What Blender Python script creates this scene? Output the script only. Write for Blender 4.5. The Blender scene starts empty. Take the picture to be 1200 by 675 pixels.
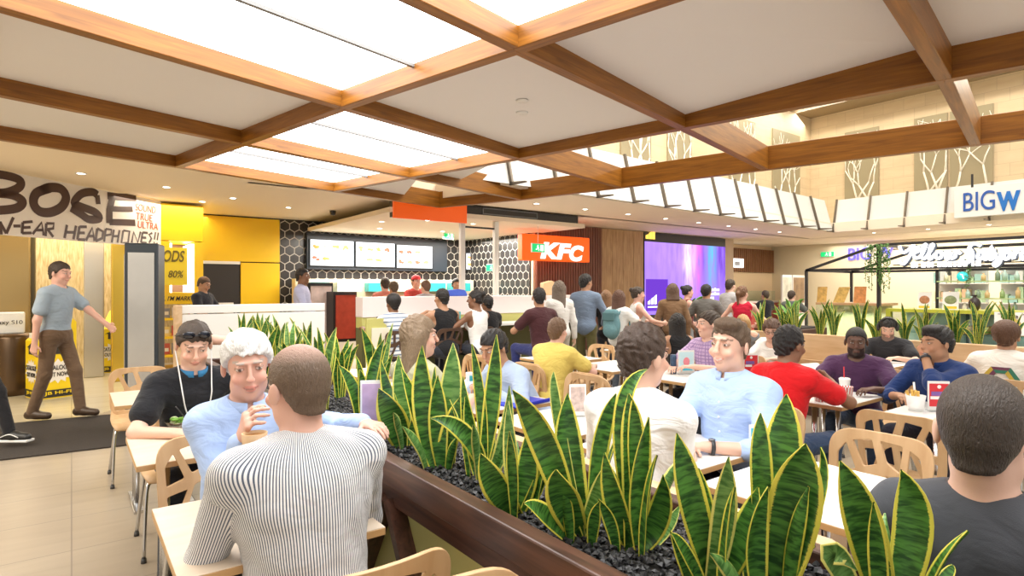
import bpy, bmesh, math, random
import numpy as np
from mathutils import Vector, Matrix
random.seed(7); np.random.seed(7)
SC = bpy.context.scene
COL = SC.collection
PI = math.pi
# ---------------------------------------------------------------- camera, world, exposure
CAMH = 1.5; FPX = 690.0; CX, CY = 600.0, 337.5
FW = (.599, .8008); RT = (.8008, -.599)          # camera forward / right in the floor grid
cam_d = bpy.data.cameras.new('camera'); cam = bpy.data.objects.new('camera', cam_d); COL.objects.link(cam)
cam_d.sensor_width = 36; cam_d.lens = FPX/1200*36; cam_d.clip_start = .05; cam_d.clip_end = 200
cam.location = (0, 0, CAMH); cam.rotation_euler = (PI/2, 0, -math.atan2(FW[0], FW[1]))
SC.camera = cam
SC.view_settings.view_transform = 'Standard'; SC.view_settings.look = 'None'
SC.view_settings.gamma = 1; SC.view_settings.use_curve_mapping = False
SC.view_settings.exposure = 0.60
w = bpy.data.worlds.new('world'); SC.world = w; w.use_nodes = True
w.node_tree.nodes['Background'].inputs[0].default_value = (1.0, .95, .88, 1)
w.node_tree.nodes['Background'].inputs[1].default_value = 0.66
try:
    SC.cycles.max_bounces = 6; SC.cycles.diffuse_bounces = 3; SC.cycles.glossy_bounces = 2
    SC.cycles.transmission_bounces = 4; SC.cycles.transparent_max_bounces = 6
    SC.cycles.caustics_reflective = False; SC.cycles.caustics_refractive = False
    SC.cycles.use_denoising = True
except Exception: pass
def area_light(name, loc, size, power, col=(1, .95, .88), size_y=None, rot=(0, 0, 0)):
    l = bpy.data.lights.new(name, 'AREA'); l.energy = power; l.color = col; l.size = size
    if size_y: l.shape = 'RECTANGLE'; l.size_y = size_y
    o = bpy.data.objects.new(name, l); o.location = loc; o.rotation_euler = rot; COL.objects.link(o)
    return o
# daylight of the atrium roof, high over the court, the shops' own ceilings, and added fill lamps
area_light('atrium_skylight', (8.5, 2.0, 7.6), 9, 800, (1, .97, .92), 7)
area_light('wall_wash_right', (17.2, 3.0, 6.6), 1.0, 230, (1, .93, .78), 12, (0, .45, 0))
area_light('back_wall_fill', (11, 8.3, 7.0), 14, 230, (1, .93, .78), 1.0, (.35, 0, 0))  # added unseen strip lamp that brightens the dark atrium back wall
area_light('kitchen_ceiling_light', (6.3, 11.4, 2.68), 4.0, 280, (1, .93, .82), 2.6)
area_light('shop_ceiling_light', (0.2, 13.0, 2.93), 4, 230, (1, .90, .72), 4)
area_light('store_ceiling_light', (19.0, 5.0, 2.93), 3, 260, (1, .93, .80), 9)
area_light('walkway_fill', (-3.2, 5.6, 2.93), 3.5, 260, (1, .92, .8), 6)  # broad unseen lamp added so floor bounce lifts the cream ceiling

# ---------------------------------------------------------------- pixels to places
def cam_pt(X, Y, Z): return Vector((RT[0]*X+FW[0]*Y, RT[1]*X+FW[1]*Y, Z))
def PY(px, py, Y): return cam_pt((px-CX)/FPX*Y, Y, CAMH-(py-CY)/FPX*Y)
def PZ(px, py, Z):
    Y = (CAMH-Z)*FPX/(py-CY); return PY(px, py, Y)
def ray(px, py): return (PY(px, py, 1.0)-Vector((0, 0, CAMH)))
def HIT(px, py, p0, n):
    r = ray(px, py); o = Vector((0, 0, CAMH)); n = Vector(n); p0 = Vector(p0)
    return o+r*((p0-o).dot(n)/r.dot(n))
def HX(px, py, x): return HIT(px, py, (x, 0, 0), (1, 0, 0))
def HY(px, py, y): return HIT(px, py, (0, y, 0), (0, 1, 0))
def HZ(px, py, z): return HIT(px, py, (0, 0, z), (0, 0, 1))
def depth(p): return FW[0]*p[0]+FW[1]*p[1]

# ---------------------------------------------------------------- materials
MATS = {}
def nt(m): return m.node_tree.nodes, m.node_tree.links
def mat(name, col, rough=.5, metal=0, spec=.5, emit=None, es=0, bump=None, var=None, sub=0, alpha=None, trans=0):
    """bump=(scale,strength[,stretch]) ; var=(scale,amount)"""
    if name in MATS: return MATS[name]
    m = bpy.data.materials.new(name); m.use_nodes = True; n, l = nt(m); b = n['Principled BSDF']
    c = tuple(col)+(1,)
    b.inputs['Base Color'].default_value = c; b.inputs['Roughness'].default_value = rough
    b.inputs['Metallic'].default_value = metal; b.inputs['Specular IOR Level'].default_value = spec
    if emit: b.inputs['Emission Color'].default_value = tuple(emit)+(1,); b.inputs['Emission Strength'].default_value = es
    if trans: b.inputs['Transmission Weight'].default_value = trans
    if alpha is not None: b.inputs['Alpha'].default_value = alpha
    if sub: b.inputs['Subsurface Weight'].default_value = sub; b.inputs['Subsurface Radius'].default_value = (.02, .008, .004)
    tc = None
    if bump or var:
        tc = n.new('ShaderNodeTexCoord'); mp = n.new('ShaderNodeMapping'); l.new(tc.outputs['Object'], mp.inputs[0])
    if bump:
        t = n.new('ShaderNodeTexNoise'); t.inputs['Scale'].default_value = bump[0]; t.inputs['Detail'].default_value = 3
        if len(bump) > 2: mp.inputs['Scale'].default_value = bump[2]
        l.new(mp.outputs[0], t.inputs['Vector']); bp = n.new('ShaderNodeBump'); bp.inputs['Strength'].default_value = bump[1]
        bp.inputs['Distance'].default_value = .02
        l.new(t.outputs['Fac'], bp.inputs['Height']); l.new(bp.outputs[0], b.inputs['Normal'])
    if var:
        t = n.new('ShaderNodeTexNoise'); t.inputs['Scale'].default_value = var[0]; t.inputs['Detail'].default_value = 5
        l.new(mp.outputs[0], t.inputs['Vector']); mx = n.new('ShaderNodeMix'); mx.data_type = 'RGBA'
        k = var[1]
        mx.inputs[6].default_value = tuple(max(0, x*(1-k)) for x in col)+(1,); mx.inputs[7].default_value = tuple(min(1, x*(1+k)) for x in col)+(1,)
        l.new(t.outputs['Fac'], mx.inputs[0]); l.new(mx.outputs[2], b.inputs['Base Color'])
    MATS[name] = m; return m
def emis(name, col, s):
    if name in MATS: return MATS[name]
    m = bpy.data.materials.new(name); m.use_nodes = True; n, l = nt(m); n.remove(n['Principled BSDF'])
    e = n.new('ShaderNodeEmission'); e.inputs[0].default_value = tuple(col)+(1,); e.inputs[1].default_value = s
    l.new(e.outputs[0], n['Material Output'].inputs[0]); MATS[name] = m; return m
def wood(name, c1, c2, axis=0, scale=3, rough=.45, stretch=14, coat=0):
    if name in MATS: return MATS[name]
    m = bpy.data.materials.new(name); m.use_nodes = True; n, l = nt(m); b = n['Principled BSDF']
    tc = n.new('ShaderNodeTexCoord'); mp = n.new('ShaderNodeMapping'); sc = [stretch]*3; sc[axis] = 1
    mp.inputs['Scale'].default_value = sc; l.new(tc.outputs['Object'], mp.inputs[0])
    t = n.new('ShaderNodeTexNoise'); t.inputs['Scale'].default_value = scale; t.inputs['Detail'].default_value = 6; t.inputs['Distortion'].default_value = .6
    l.new(mp.outputs[0], t.inputs['Vector']); r = n.new('ShaderNodeValToRGB')
    r.color_ramp.elements[0].position = .3; r.color_ramp.elements[1].position = .72
    r.color_ramp.elements[0].color = tuple(c1)+(1,); r.color_ramp.elements[1].color = tuple(c2)+(1,)
    l.new(t.outputs['Fac'], r.inputs[0]); l.new(r.outputs[0], b.inputs['Base Color']); b.inputs['Roughness'].default_value = rough
    MATS[name] = m; return m
def glass(name='clear_glass', tint=(.9, .97, .95), opacity=.12):
    if name in MATS: return MATS[name]
    m = bpy.data.materials.new(name); m.use_nodes = True; n, l = nt(m); n.remove(n['Principled BSDF'])
    a = n.new('ShaderNodeBsdfTransparent'); a.inputs[0].default_value = tuple(tint)+(1,)
    g = n.new('ShaderNodeBsdfGlossy'); g.inputs['Roughness'].default_value = .03
    mx = n.new('ShaderNodeMixShader'); mx.inputs[0].default_value = opacity
    l.new(a.outputs[0], mx.inputs[1]); l.new(g.outputs[0], mx.inputs[2]); l.new(mx.outputs[0], n['Material Output'].inputs[0])
    MATS[name] = m; return m

# ---------------------------------------------------------------- objects, tags
def tag(o, label, cat, group=None, kind=None):
    if label: o['label'] = label
    if cat: o['category'] = cat
    if group: o['group'] = group
    if kind: o['kind'] = kind
    return o
def thing(name, label, cat, loc=(0, 0, 0), rz=0, group=None):
    o = bpy.data.objects.new(name, None); COL.objects.link(o); o.location = loc; o.rotation_euler = (0, 0, rz)
    o.empty_display_size = .1
    return tag(o, label, cat, group)
def dup(o, parent=None):
    c = o.copy(); COL.objects.link(c)
    if parent: c.parent = parent
    for ch in list(o.children): dup(ch, c)
    return c
def mesh_obj(name, verts, faces, m, parent=None, smooth=False):
    me = bpy.data.meshes.new(name); me.from_pydata([tuple(v) for v in verts], [], [tuple(f) for f in faces])
    ms = m if isinstance(m, (list, tuple)) else [m]
    for x in ms: me.materials.append(x)
    if smooth:
        for p in me.polygons: p.use_smooth = True
    o = bpy.data.objects.new(name, me); COL.objects.link(o)
    if parent: o.parent = parent
    return o
class MB:
    """collects shapes, builds ONE mesh object"""
    def __init__(s): s.v = []; s.f = []; s.mi = []; s.sm = []; s.cur = 0
    def add(s, v, f, smooth=False):
        b = len(s.v); s.v += [Vector(x) for x in v]
        for q in f: s.f.append(tuple(b+i for i in q)); s.mi.append(s.cur); s.sm.append(smooth)
        return s
    def box(s, lo, hi, M=None):
        x0, y0, z0 = lo; x1, y1, z1 = hi
        v = [Vector(p) for p in ((x0,y0,z0),(x1,y0,z0),(x1,y1,z0),(x0,y1,z0),(x0,y0,z1),(x1,y0,z1),(x1,y1,z1),(x0,y1,z1))]
        if M: v = [M @ p for p in v]
        return s.add(v, [(0,3,2,1),(4,5,6,7),(0,1,5,4),(1,2,6,5),(2,3,7,6),(3,0,4,7)])
    def prism(s, pts, d):
        """polygon of 3-D points extruded by vector d"""
        n = len(pts); d = Vector(d); a = [Vector(p) for p in pts]; v = a+[p+d for p in a]
        f = [tuple(range(n-1, -1, -1)), tuple(range(n, 2*n))]+[(i, (i+1) % n, n+(i+1) % n, n+i) for i in range(n)]
        return s.add(v, f)
    def beam(s, a, b, w, h, up=(0, 0, 1)):
        """bar from a to b, width w (sideways) and height h (along up), centred"""
        a = Vector(a); b = Vector(b); t = (b-a).normalized(); up = Vector(up)
        if abs(t.dot(up.normalized())) > .99: up = Vector((1, 0, 0))
        sd = t.cross(up).normalized(); u = sd.cross(t).normalized()
        v = []
        for p in (a, b):
            for x, y in ((-1,-1),(1,-1),(1,1),(-1,1)): v.append(p+sd*x*w/2+u*y*h/2)
        return s.add(v, [(0,1,2,3),(7,6,5,4),(0,4,5,1),(1,5,6,2),(2,6,7,3),(3,7,4,0)])
    def tube(s, pts, r, n=10, caps=True):
        pts = [Vector(p) for p in pts]; rs = r if isinstance(r, (list, tuple)) else [r]*len(pts)
        v = []; ref = None
        for i, p in enumerate(pts):
            t = (pts[min(i+1, len(pts)-1)]-pts[max(i-1, 0)]).normalized()
            if ref is None: ref = Vector((0, 0, 1)) if abs(t.z) < .9 else Vector((1, 0, 0))
            a = (ref-t*ref.dot(t)).normalized(); b = t.cross(a); ref = a
            for k in range(n):
                an = 2*PI*k/n; v.append(p+(a*math.cos(an)+b*math.sin(an))*rs[i])
        f = []
        for i in range(len(pts)-1):
            for k in range(n): f.append((i*n+k, i*n+(k+1) % n, (i+1)*n+(k+1) % n, (i+1)*n+k))
        s.add(v, f, True)
        if caps:
            e = (len(pts)-1)*n
            b0 = len(s.v)-len(v)
            s.f.append(tuple(b0+k for k in range(n-1, -1, -1))); s.mi.append(s.cur); s.sm.append(False)
            s.f.append(tuple(b0+e+k for k in range(n))); s.mi.append(s.cur); s.sm.append(False)
        return s
    def lathe(s, prof, c=(0, 0, 0), n=20, M=None):
        c = Vector(c); v = []
        for r, z in prof:
            for k in range(n):
                p = Vector((r*math.cos(2*PI*k/n), r*math.sin(2*PI*k/n), z)); v.append((M @ p if M else p)+c)
        f = []
        for i in range(len(prof)-1):
            for k in range(n): f.append((i*n+k, i*n+(k+1) % n, (i+1)*n+(k+1) % n, (i+1)*n+k))
        return s.add(v, f, True)
    def ball(s, c, r, n=12, m=8, R=None):
        c = Vector(c); r = r if isinstance(r, (list, tuple)) else (r, r, r); v = []; f = []
        for i in range(m+1):
            th = PI*i/m
            for k in range(n):
                p = Vector((r[0]*math.sin(th)*math.cos(2*PI*k/n), r[1]*math.sin(th)*math.sin(2*PI*k/n), -r[2]*math.cos(th)))
                v.append(c+(R @ p if R else p))
        for i in range(m):
            for k in range(n): f.append((i*n+k, i*n+(k+1) % n, (i+1)*n+(k+1) % n, (i+1)*n+k))
        return s.add(v, f, True)
    def build(s, name, m, parent=None, bevel=0, seg=2, local=None):
        vs = s.v
        if local is not None: vs = [p-Vector(local) for p in vs]
        me = bpy.data.meshes.new(name); me.from_pydata([tuple(p) for p in vs], [], s.f)
        for x in (m if isinstance(m, (list, tuple)) else [m]): me.materials.append(x)
        me.polygons.foreach_set('material_index', s.mi); me.polygons.foreach_set('use_smooth', s.sm)
        me.validate()
        o = bpy.data.objects.new(name, me); COL.objects.link(o)
        if parent: o.parent = parent
        if local is not None: o.location = local
        if bevel:
            b = o.modifiers.new('bevel', 'BEVEL'); b.width = bevel; b.segments = seg; b.limit_method = 'ANGLE'
        return o
def struct(o): o['kind'] = 'structure'; return o
def frame(origin, xd, yd):
    """matrix: local x along xd, y along yd, z = x cross y"""
    x = Vector(xd).normalized(); y = Vector(yd).normalized(); z = x.cross(y)
    return Matrix(((x.x, y.x, z.x, origin[0]), (x.y, y.y, z.y, origin[1]), (x.z, y.z, z.z, origin[2]), (0, 0, 0, 1)))
def curve_mesh(cu):
    o = bpy.data.objects.new('tmp', cu); COL.objects.link(o)
    dg = bpy.context.evaluated_depsgraph_get(); me = bpy.data.meshes.new_from_object(o.evaluated_get(dg))
    bpy.data.objects.remove(o); bpy.data.curves.remove(cu)
    return me
def text_obj(name, txt, m, M, width=None, height=None, depth_=.01, shear=0, offset=0, parent=None, spacing=1.0, line=1.0):
    """lettering built from curves, scaled to the width and height given (metres), lower left corner at M"""
    cu = bpy.data.curves.new(name, 'FONT'); cu.body = txt; cu.size = 1; cu.extrude = .02; cu.shear = shear; cu.offset = offset
    cu.space_character = spacing; cu.space_line = line
    me = curve_mesh(cu); n = len(me.vertices); a = np.empty(n*3); me.vertices.foreach_get('co', a); a = a.reshape(-1, 3)
    lo = a.min(0); hi = a.max(0); sx = width/(hi[0]-lo[0]) if width else height/(hi[1]-lo[1]); sy = height/(hi[1]-lo[1]) if height else sx
    a[:, 0] = (a[:, 0]-lo[0])*sx; a[:, 1] = (a[:, 1]-lo[1])*sy; a[:, 2] = (a[:, 2]-lo[2])/(hi[2]-lo[2])*depth_
    A = np.array(M); a = a @ A[:3, :3].T+A[:3, 3]
    me.vertices.foreach_set('co', a.ravel()); me.materials.clear(); me.materials.append(m); me.name = name
    o = bpy.data.objects.new(name, me); COL.objects.link(o)
    if parent: o.parent = parent
    return o
def stroke(mb, pts, wd, n, lift=.004):
    """flat brush stroke: ribbon through 3-D points on a plane of normal n"""
    n = Vector(n).normalized(); pts = [Vector(p) for p in pts]; ws = wd if isinstance(wd, (list, tuple)) else [wd]*len(pts); v = []
    for i, p in enumerate(pts):
        t = (pts[min(i+1, len(pts)-1)]-pts[max(i-1, 0)]).normalized(); sd = n.cross(t).normalized()
        v += [p+sd*ws[i]/2+n*lift, p-sd*ws[i]/2+n*lift]
    mb.add(v, [(2*i, 2*i+1, 2*i+3, 2*i+2) for i in range(len(pts)-1)])
def spl(pts, k=6):
    """smooth curve through points (Catmull-Rom)"""
    P = [Vector(p) for p in pts]; out = []
    for i in range(len(P)-1):
        a = P[max(i-1, 0)]; b = P[i]; c = P[i+1]; d = P[min(i+2, len(P)-1)]
        for j in range(k):
            t = j/k; out.append(.5*((2*b)+(c-a)*t+(2*a-5*b+4*c-d)*t*t+(3*b-a-3*c+d)*t**3))
    return out+[P[-1]]
# ---------------------------------------------------------------- organic surfaces: distance fields and surface nets
class Field:
    def __init__(s, lo, hi, h):
        s.h = h; s.lo = np.array(lo, float)-2*h; n = np.ceil((np.array(hi)+2*h-s.lo)/h).astype(int)+1
        s.d = np.full(n, 9.0, np.float32); s.n = n
    def _win(s, lo, hi, mg):
        a = np.clip(((np.array(lo)-mg-s.lo)/s.h).astype(int), 0, s.n); b = np.clip(((np.array(hi)+mg-s.lo)/s.h).astype(int)+2, 0, s.n)
        if (b <= a).any(): return None, None
        ax = [s.lo[i]+s.h*np.arange(a[i], b[i]) for i in range(3)]
        X, Y, Z = np.meshgrid(*ax, indexing='ij')
        return tuple(slice(a[i], b[i]) for i in range(3)), np.stack([X, Y, Z], -1).astype(np.float32)
    def put(s, lo, hi, fn, k=.02, op='u'):
        sl, p = s._win(lo, hi, k+3*s.h)
        if sl is None: return
        e = fn(p).astype(np.float32); d = s.d[sl]
        if op == 'u':
            hh = np.maximum(k-np.abs(d-e), 0)/k if k > 0 else 0; s.d[sl] = np.minimum(d, e)-hh*hh*k*.25
        elif op == 's':
            e = -e; hh = np.maximum(k-np.abs(d-e), 0)/k; s.d[sl] = np.maximum(d, e)+hh*hh*k*.25
    def ell(s, c, r, R=None, k=.02, op='u', inf=0):
        c = np.array(c, float); r = np.array(r, float)+inf; m = r.max()
        def fn(p):
            q = p-c.astype(np.float32)
            if R is not None: q = q @ np.array(R).astype(np.float32)
            a = q/r.astype(np.float32); k0 = np.sqrt((a*a).sum(-1)); k1 = np.sqrt(((a/r.astype(np.float32))**2).sum(-1))+1e-6
            return k0*(k0-1)/k1
        s.put(c-m, c+m, fn, k, op)
    def cone(s, a, b, ra, rb, k=.02, op='u', inf=0, flat=None):
        """tapered capsule; flat=(axis, factor) squeezes it along a direction"""
        a = np.array(a, float); b = np.array(b, float); ra += inf; rb += inf; m = max(ra, rb)*(1.0 if flat is None else max(1, 1/min(1, flat[1])))
        def fn(p):
            pa = p-a.astype(np.float32); ba = (b-a).astype(np.float32); h = np.clip((pa @ ba)/max(1e-9, float(ba @ ba)), 0, 1)
            q = pa-h[..., None]*ba
            if flat is not None:
                f = np.array(flat[0]).astype(np.float32); w_ = q @ f; q = q+(w_*(1/flat[1]-1))[..., None]*f
            return np.sqrt((q*q).sum(-1))-(ra+(rb-ra)*h)
        s.put(np.minimum(a, b)-m, np.maximum(a, b)+m, fn, k, op)
    def cut(s, p0, n):
        """keep the side the normal points away from"""
        X = [s.lo[i]+s.h*np.arange(s.n[i]) for i in range(3)]; n = np.array(n, float); n /= np.linalg.norm(n); p0 = np.array(p0)
        e = ((X[0]-p0[0])*n[0])[:, None, None]+((X[1]-p0[1])*n[1])[None, :, None]+((X[2]-p0[2])*n[2])[None, None, :]
        s.d = np.maximum(s.d, e.astype(np.float32))
    def grid(s):
        X = [s.lo[i]+s.h*np.arange(s.n[i]) for i in range(3)]; return np.stack(np.meshgrid(*X, indexing='ij'), -1).astype(np.float32)
    def mesh(s, smooth=1):
        d = s.d; i = d < 0
        c = [d[x:d.shape[0]-1+x, y:d.shape[1]-1+y, z:d.shape[2]-1+z] for x in (0, 1) for y in (0, 1) for z in (0, 1)]
        ins = [a < 0 for a in c]; cnt = sum(a.astype(np.int8) for a in ins); act = (cnt > 0) & (cnt < 8)
        idx = np.full(act.shape, -1, np.int64); ac = np.argwhere(act); idx[act] = np.arange(len(ac))
        cv = np.stack([a[act] for a in c], 1); off = np.array([(x, y, z) for x in (0, 1) for y in (0, 1) for z in (0, 1)], float)
        acc = np.zeros((len(ac), 3)); num = np.zeros(len(ac))
        for p in range(8):
            for q in range(p+1, 8):
                if np.abs(off[p]-off[q]).sum() != 1: continue
                u, v = cv[:, p], cv[:, q]; m = (u < 0) != (v < 0); t = np.where(m, u/np.where(m, u-v, 1), 0)
                acc += np.where(m[:, None], off[p]+t[:, None]*(off[q]-off[p]), 0); num += m
        V = s.lo+s.h*(ac+acc/num[:, None]); F = []
        for ax in range(3):
            o = [1, 2] if ax == 0 else ([2, 0] if ax == 1 else [0, 1])
            A = i[:-1] if ax == 0 else (i[:, :-1] if ax == 1 else i[:, :, :-1]); B = i[1:] if ax == 0 else (i[:, 1:] if ax == 1 else i[:, :, 1:])
            e = np.argwhere(A != B); ok = (e[:, o[0]] > 0) & (e[:, o[1]] > 0)
            for k in (o[0], o[1]): ok &= e[:, k] < idx.shape[k]
            ok &= e[:, ax] < idx.shape[ax]; e = e[ok]; f = A[tuple(e.T)]
            q = []
            for (x, y) in ((-1, -1), (0, -1), (0, 0), (-1, 0)):
                g = e.copy(); g[:, o[0]] += x; g[:, o[1]] += y; q.append(idx[tuple(g.T)])
            q = np.stack(q, 1); q[~f] = q[~f][:, ::-1]; F.append(q)
        F = np.concatenate(F)
        for _ in range(smooth):
            S = np.zeros_like(V); N = np.zeros(len(V))
            for a, b in ((0, 1), (1, 2), (2, 3), (3, 0)):
                np.add.at(S, F[:, a], V[F[:, b]]); np.add.at(N, F[:, a], 1)
            V = .5*V+.5*S/np.maximum(N, 1)[:, None]
        return V, F
def np_obj(name, V, F, m, parent=None, attrs=None, smooth=True):
    me = bpy.data.meshes.new(name); nv = len(V); nf = len(F)
    me.vertices.add(nv); me.vertices.foreach_set('co', np.asarray(V, np.float32).ravel())
    me.loops.add(nf*4); me.loops.foreach_set('vertex_index', F.astype(np.int32).ravel())
    me.polygons.add(nf); me.polygons.foreach_set('loop_start', np.arange(0, nf*4, 4, dtype=np.int32))
    try: me.polygons.foreach_set('loop_total', np.full(nf, 4, np.int32))
    except Exception: pass
    me.polygons.foreach_set('use_smooth', np.full(nf, smooth)); me.update(calc_edges=True)
    me.materials.append(m)
    for k, (ty, a) in (attrs or {}).items():
        at = me.attributes.new(k, ty, 'POINT')
        at.data.foreach_set('color' if ty == 'FLOAT_COLOR' else 'vector', np.asarray(a, np.float32).ravel())
    o = bpy.data.objects.new(name, me); COL.objects.link(o)
    if parent: o.parent = parent
    return o
def skin_mat():
    if 'skin' in MATS: return MATS['skin']
    m = bpy.data.materials.new('skin'); m.use_nodes = True; n, l = nt(m); b = n['Principled BSDF']
    a = n.new('ShaderNodeAttribute'); a.attribute_name = 'Col'; l.new(a.outputs['Color'], b.inputs['Base Color'])
    b.inputs['Roughness'].default_value = .5; b.inputs['Subsurface Weight'].default_value = .08; b.inputs['Subsurface Radius'].default_value = (.01, .004, .002)
    t = n.new('ShaderNodeTexNoise'); t.inputs['Scale'].default_value = 220; tc = n.new('ShaderNodeTexCoord'); l.new(tc.outputs['Object'], t.inputs['Vector'])
    bp = n.new('ShaderNodeBump'); bp.inputs['Strength'].default_value = .06; bp.inputs['Distance'].default_value = .004; l.new(t.outputs['Fac'], bp.inputs['Height']); l.new(bp.outputs[0], b.inputs['Normal'])
    MATS['skin'] = m; return m
def cloth(name, c1, c2=None, pattern=None, period=.01, duty=.5, rough=.85, fold=1.0):
    """pattern 'v' stripes along the body, 'h' hoops round it"""
    if name in MATS: return MATS[name]
    m = bpy.data.materials.new(name); m.use_nodes = True; n, l = nt(m); b = n['Principled BSDF']; b.inputs['Roughness'].default_value = rough
    b.inputs['Base Color'].default_value = tuple(c1)+(1,); b.inputs['Sheen Weight'].default_value = .15; b.inputs['Specular IOR Level'].default_value = .25
    if pattern:
        a = n.new('ShaderNodeAttribute'); a.attribute_name = 'tor'; s = n.new('ShaderNodeSeparateXYZ'); l.new(a.outputs['Vector'], s.inputs[0])
        d = n.new('ShaderNodeMath'); d.operation = 'DIVIDE'; d.inputs[1].default_value = period; l.new(s.outputs[0 if pattern in ('v', 'g') else 2], d.inputs[0])
        f = n.new('ShaderNodeMath'); f.operation = 'FRACT'; l.new(d.outputs[0], f.inputs[0])
        g = n.new('ShaderNodeMath'); g.operation = 'LESS_THAN'; g.inputs[1].default_value = duty; l.new(f.outputs[0], g.inputs[0])
        fac = g
        if pattern == 'g':
            d2 = n.new('ShaderNodeMath'); d2.operation = 'DIVIDE'; d2.inputs[1].default_value = period; l.new(s.outputs[2], d2.inputs[0])
            f2 = n.new('ShaderNodeMath'); f2.operation = 'FRACT'; l.new(d2.outputs[0], f2.inputs[0])
            g2 = n.new('ShaderNodeMath'); g2.operation = 'LESS_THAN'; g2.inputs[1].default_value = duty; l.new(f2.outputs[0], g2.inputs[0])
            fac = n.new('ShaderNodeMath'); fac.operation = 'MAXIMUM'; l.new(g.outputs[0], fac.inputs[0]); l.new(g2.outputs[0], fac.inputs[1])
        mx = n.new('ShaderNodeMix'); mx.data_type = 'RGBA'; mx.inputs[6].default_value = tuple(c1)+(1,); mx.inputs[7].default_value = tuple(c2)+(1,)
        l.new(fac.outputs[0], mx.inputs[0]); l.new(mx.outputs[2], b.inputs['Base Color'])
    tc = n.new('ShaderNodeTexCoord'); t = n.new('ShaderNodeTexNoise'); t.inputs['Scale'].default_value = 7; t.inputs['Detail'].default_value = 2.5; t.inputs['Distortion'].default_value = 1.4
    mp = n.new('ShaderNodeMapping'); mp.inputs['Scale'].default_value = (1, 1, 1.9); l.new(tc.outputs['Object'], mp.inputs[0]); l.new(mp.outputs[0], t.inputs['Vector'])
    bp = n.new('ShaderNodeBump'); bp.inputs['Strength'].default_value = .35*fold; bp.inputs['Distance'].default_value = .05; l.new(t.outputs['Fac'], bp.inputs['Height'])
    t2 = n.new('ShaderNodeTexNoise'); t2.inputs['Scale'].default_value = 500; l.new(tc.outputs['Object'], t2.inputs['Vector'])
    b2 = n.new('ShaderNodeBump'); b2.inputs['Strength'].default_value = .12; b2.inputs['Distance'].default_value = .004; l.new(t2.outputs['Fac'], b2.inputs['Height'])
    l.new(bp.outputs[0], b2.inputs['Normal']); l.new(b2.outputs[0], b.inputs['Normal'])
    MATS[name] = m; return m
def hair_mat(col, name=None, thin=None):
    nm = name or ('thin_' if thin else '')+'hair_%d_%d_%d' % tuple(int(c*255) for c in col)
    if nm in MATS: return MATS[nm]
    m = bpy.data.materials.new(nm); m.use_nodes = True; n, l = nt(m); b = n['Principled BSDF']; b.inputs['Roughness'].default_value = .5
    a = n.new('ShaderNodeAttribute'); a.attribute_name = 'tor'
    mp = n.new('ShaderNodeMapping'); mp.inputs['Scale'].default_value = (1, .35, .25); l.new(a.outputs['Vector'], mp.inputs[0])
    t = n.new('ShaderNodeTexNoise'); t.inputs['Scale'].default_value = 210; t.inputs['Detail'].default_value = 4; t.inputs['Distortion'].default_value = 1.2; l.new(mp.outputs[0], t.inputs['Vector'])
    mx = n.new('ShaderNodeMix'); mx.data_type = 'RGBA'; mx.inputs[6].default_value = tuple(c*.55 for c in col)+(1,); mx.inputs[7].default_value = tuple(min(1, c*1.5) for c in col)+(1,)
    l.new(t.outputs['Fac'], mx.inputs[0]); l.new(mx.outputs[2], b.inputs['Base Color'])
    
    if thin:
        s = n.new('ShaderNodeSeparateXYZ'); l.new(a.outputs['Vector'], s.inputs[0]); r = n.new('ShaderNodeMapRange'); l.new(s.outputs[2], r.inputs[0])
        r.inputs[1].default_value = .07; r.inputs[2].default_value = .125; r.inputs[3].default_value = .05; r.inputs[4].default_value = .55
        m2 = n.new('ShaderNodeMix'); m2.data_type = 'RGBA'; l.new(r.outputs[0], m2.inputs[0]); l.new(mx.outputs[2], m2.inputs[6]); m2.inputs[7].default_value = tuple(thin)+(1,); l.new(m2.outputs[2], b.inputs['Base Color'])
    bp = n.new('ShaderNodeBump'); bp.inputs['Strength'].default_value = .8; bp.inputs['Distance'].default_value = .008; l.new(t.outputs['Fac'], bp.inputs['Height']); l.new(bp.outputs[0], b.inputs['Normal'])
    MATS[nm] = m; return m
def rotv(v, ax, a): return np.array(Matrix.Rotation(a, 3, Vector(ax)) @ Vector(v))
def nrm(v): v = np.array(v, float); return v/(np.linalg.norm(v)+1e-9)
def ik(S, W, l1, l2, hint):
    S = np.array(S, float); W = np.array(W, float); d = W-S; L = np.linalg.norm(d); mx = (l1+l2)*.995
    if L > mx: W = S+d/L*mx; d = W-S; L = mx
    if L < .12: W = S+d/L*.12; d = W-S; L = .12
    u = d/L; a = (l1*l1-l2*l2+L*L)/(2*L); h = math.sqrt(max(1e-6, l1*l1-a*a)); hv = np.array(hint, float); hv = nrm(hv-u*(hv @ u))
    return S+u*a+hv*h, W
NP = 0
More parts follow.
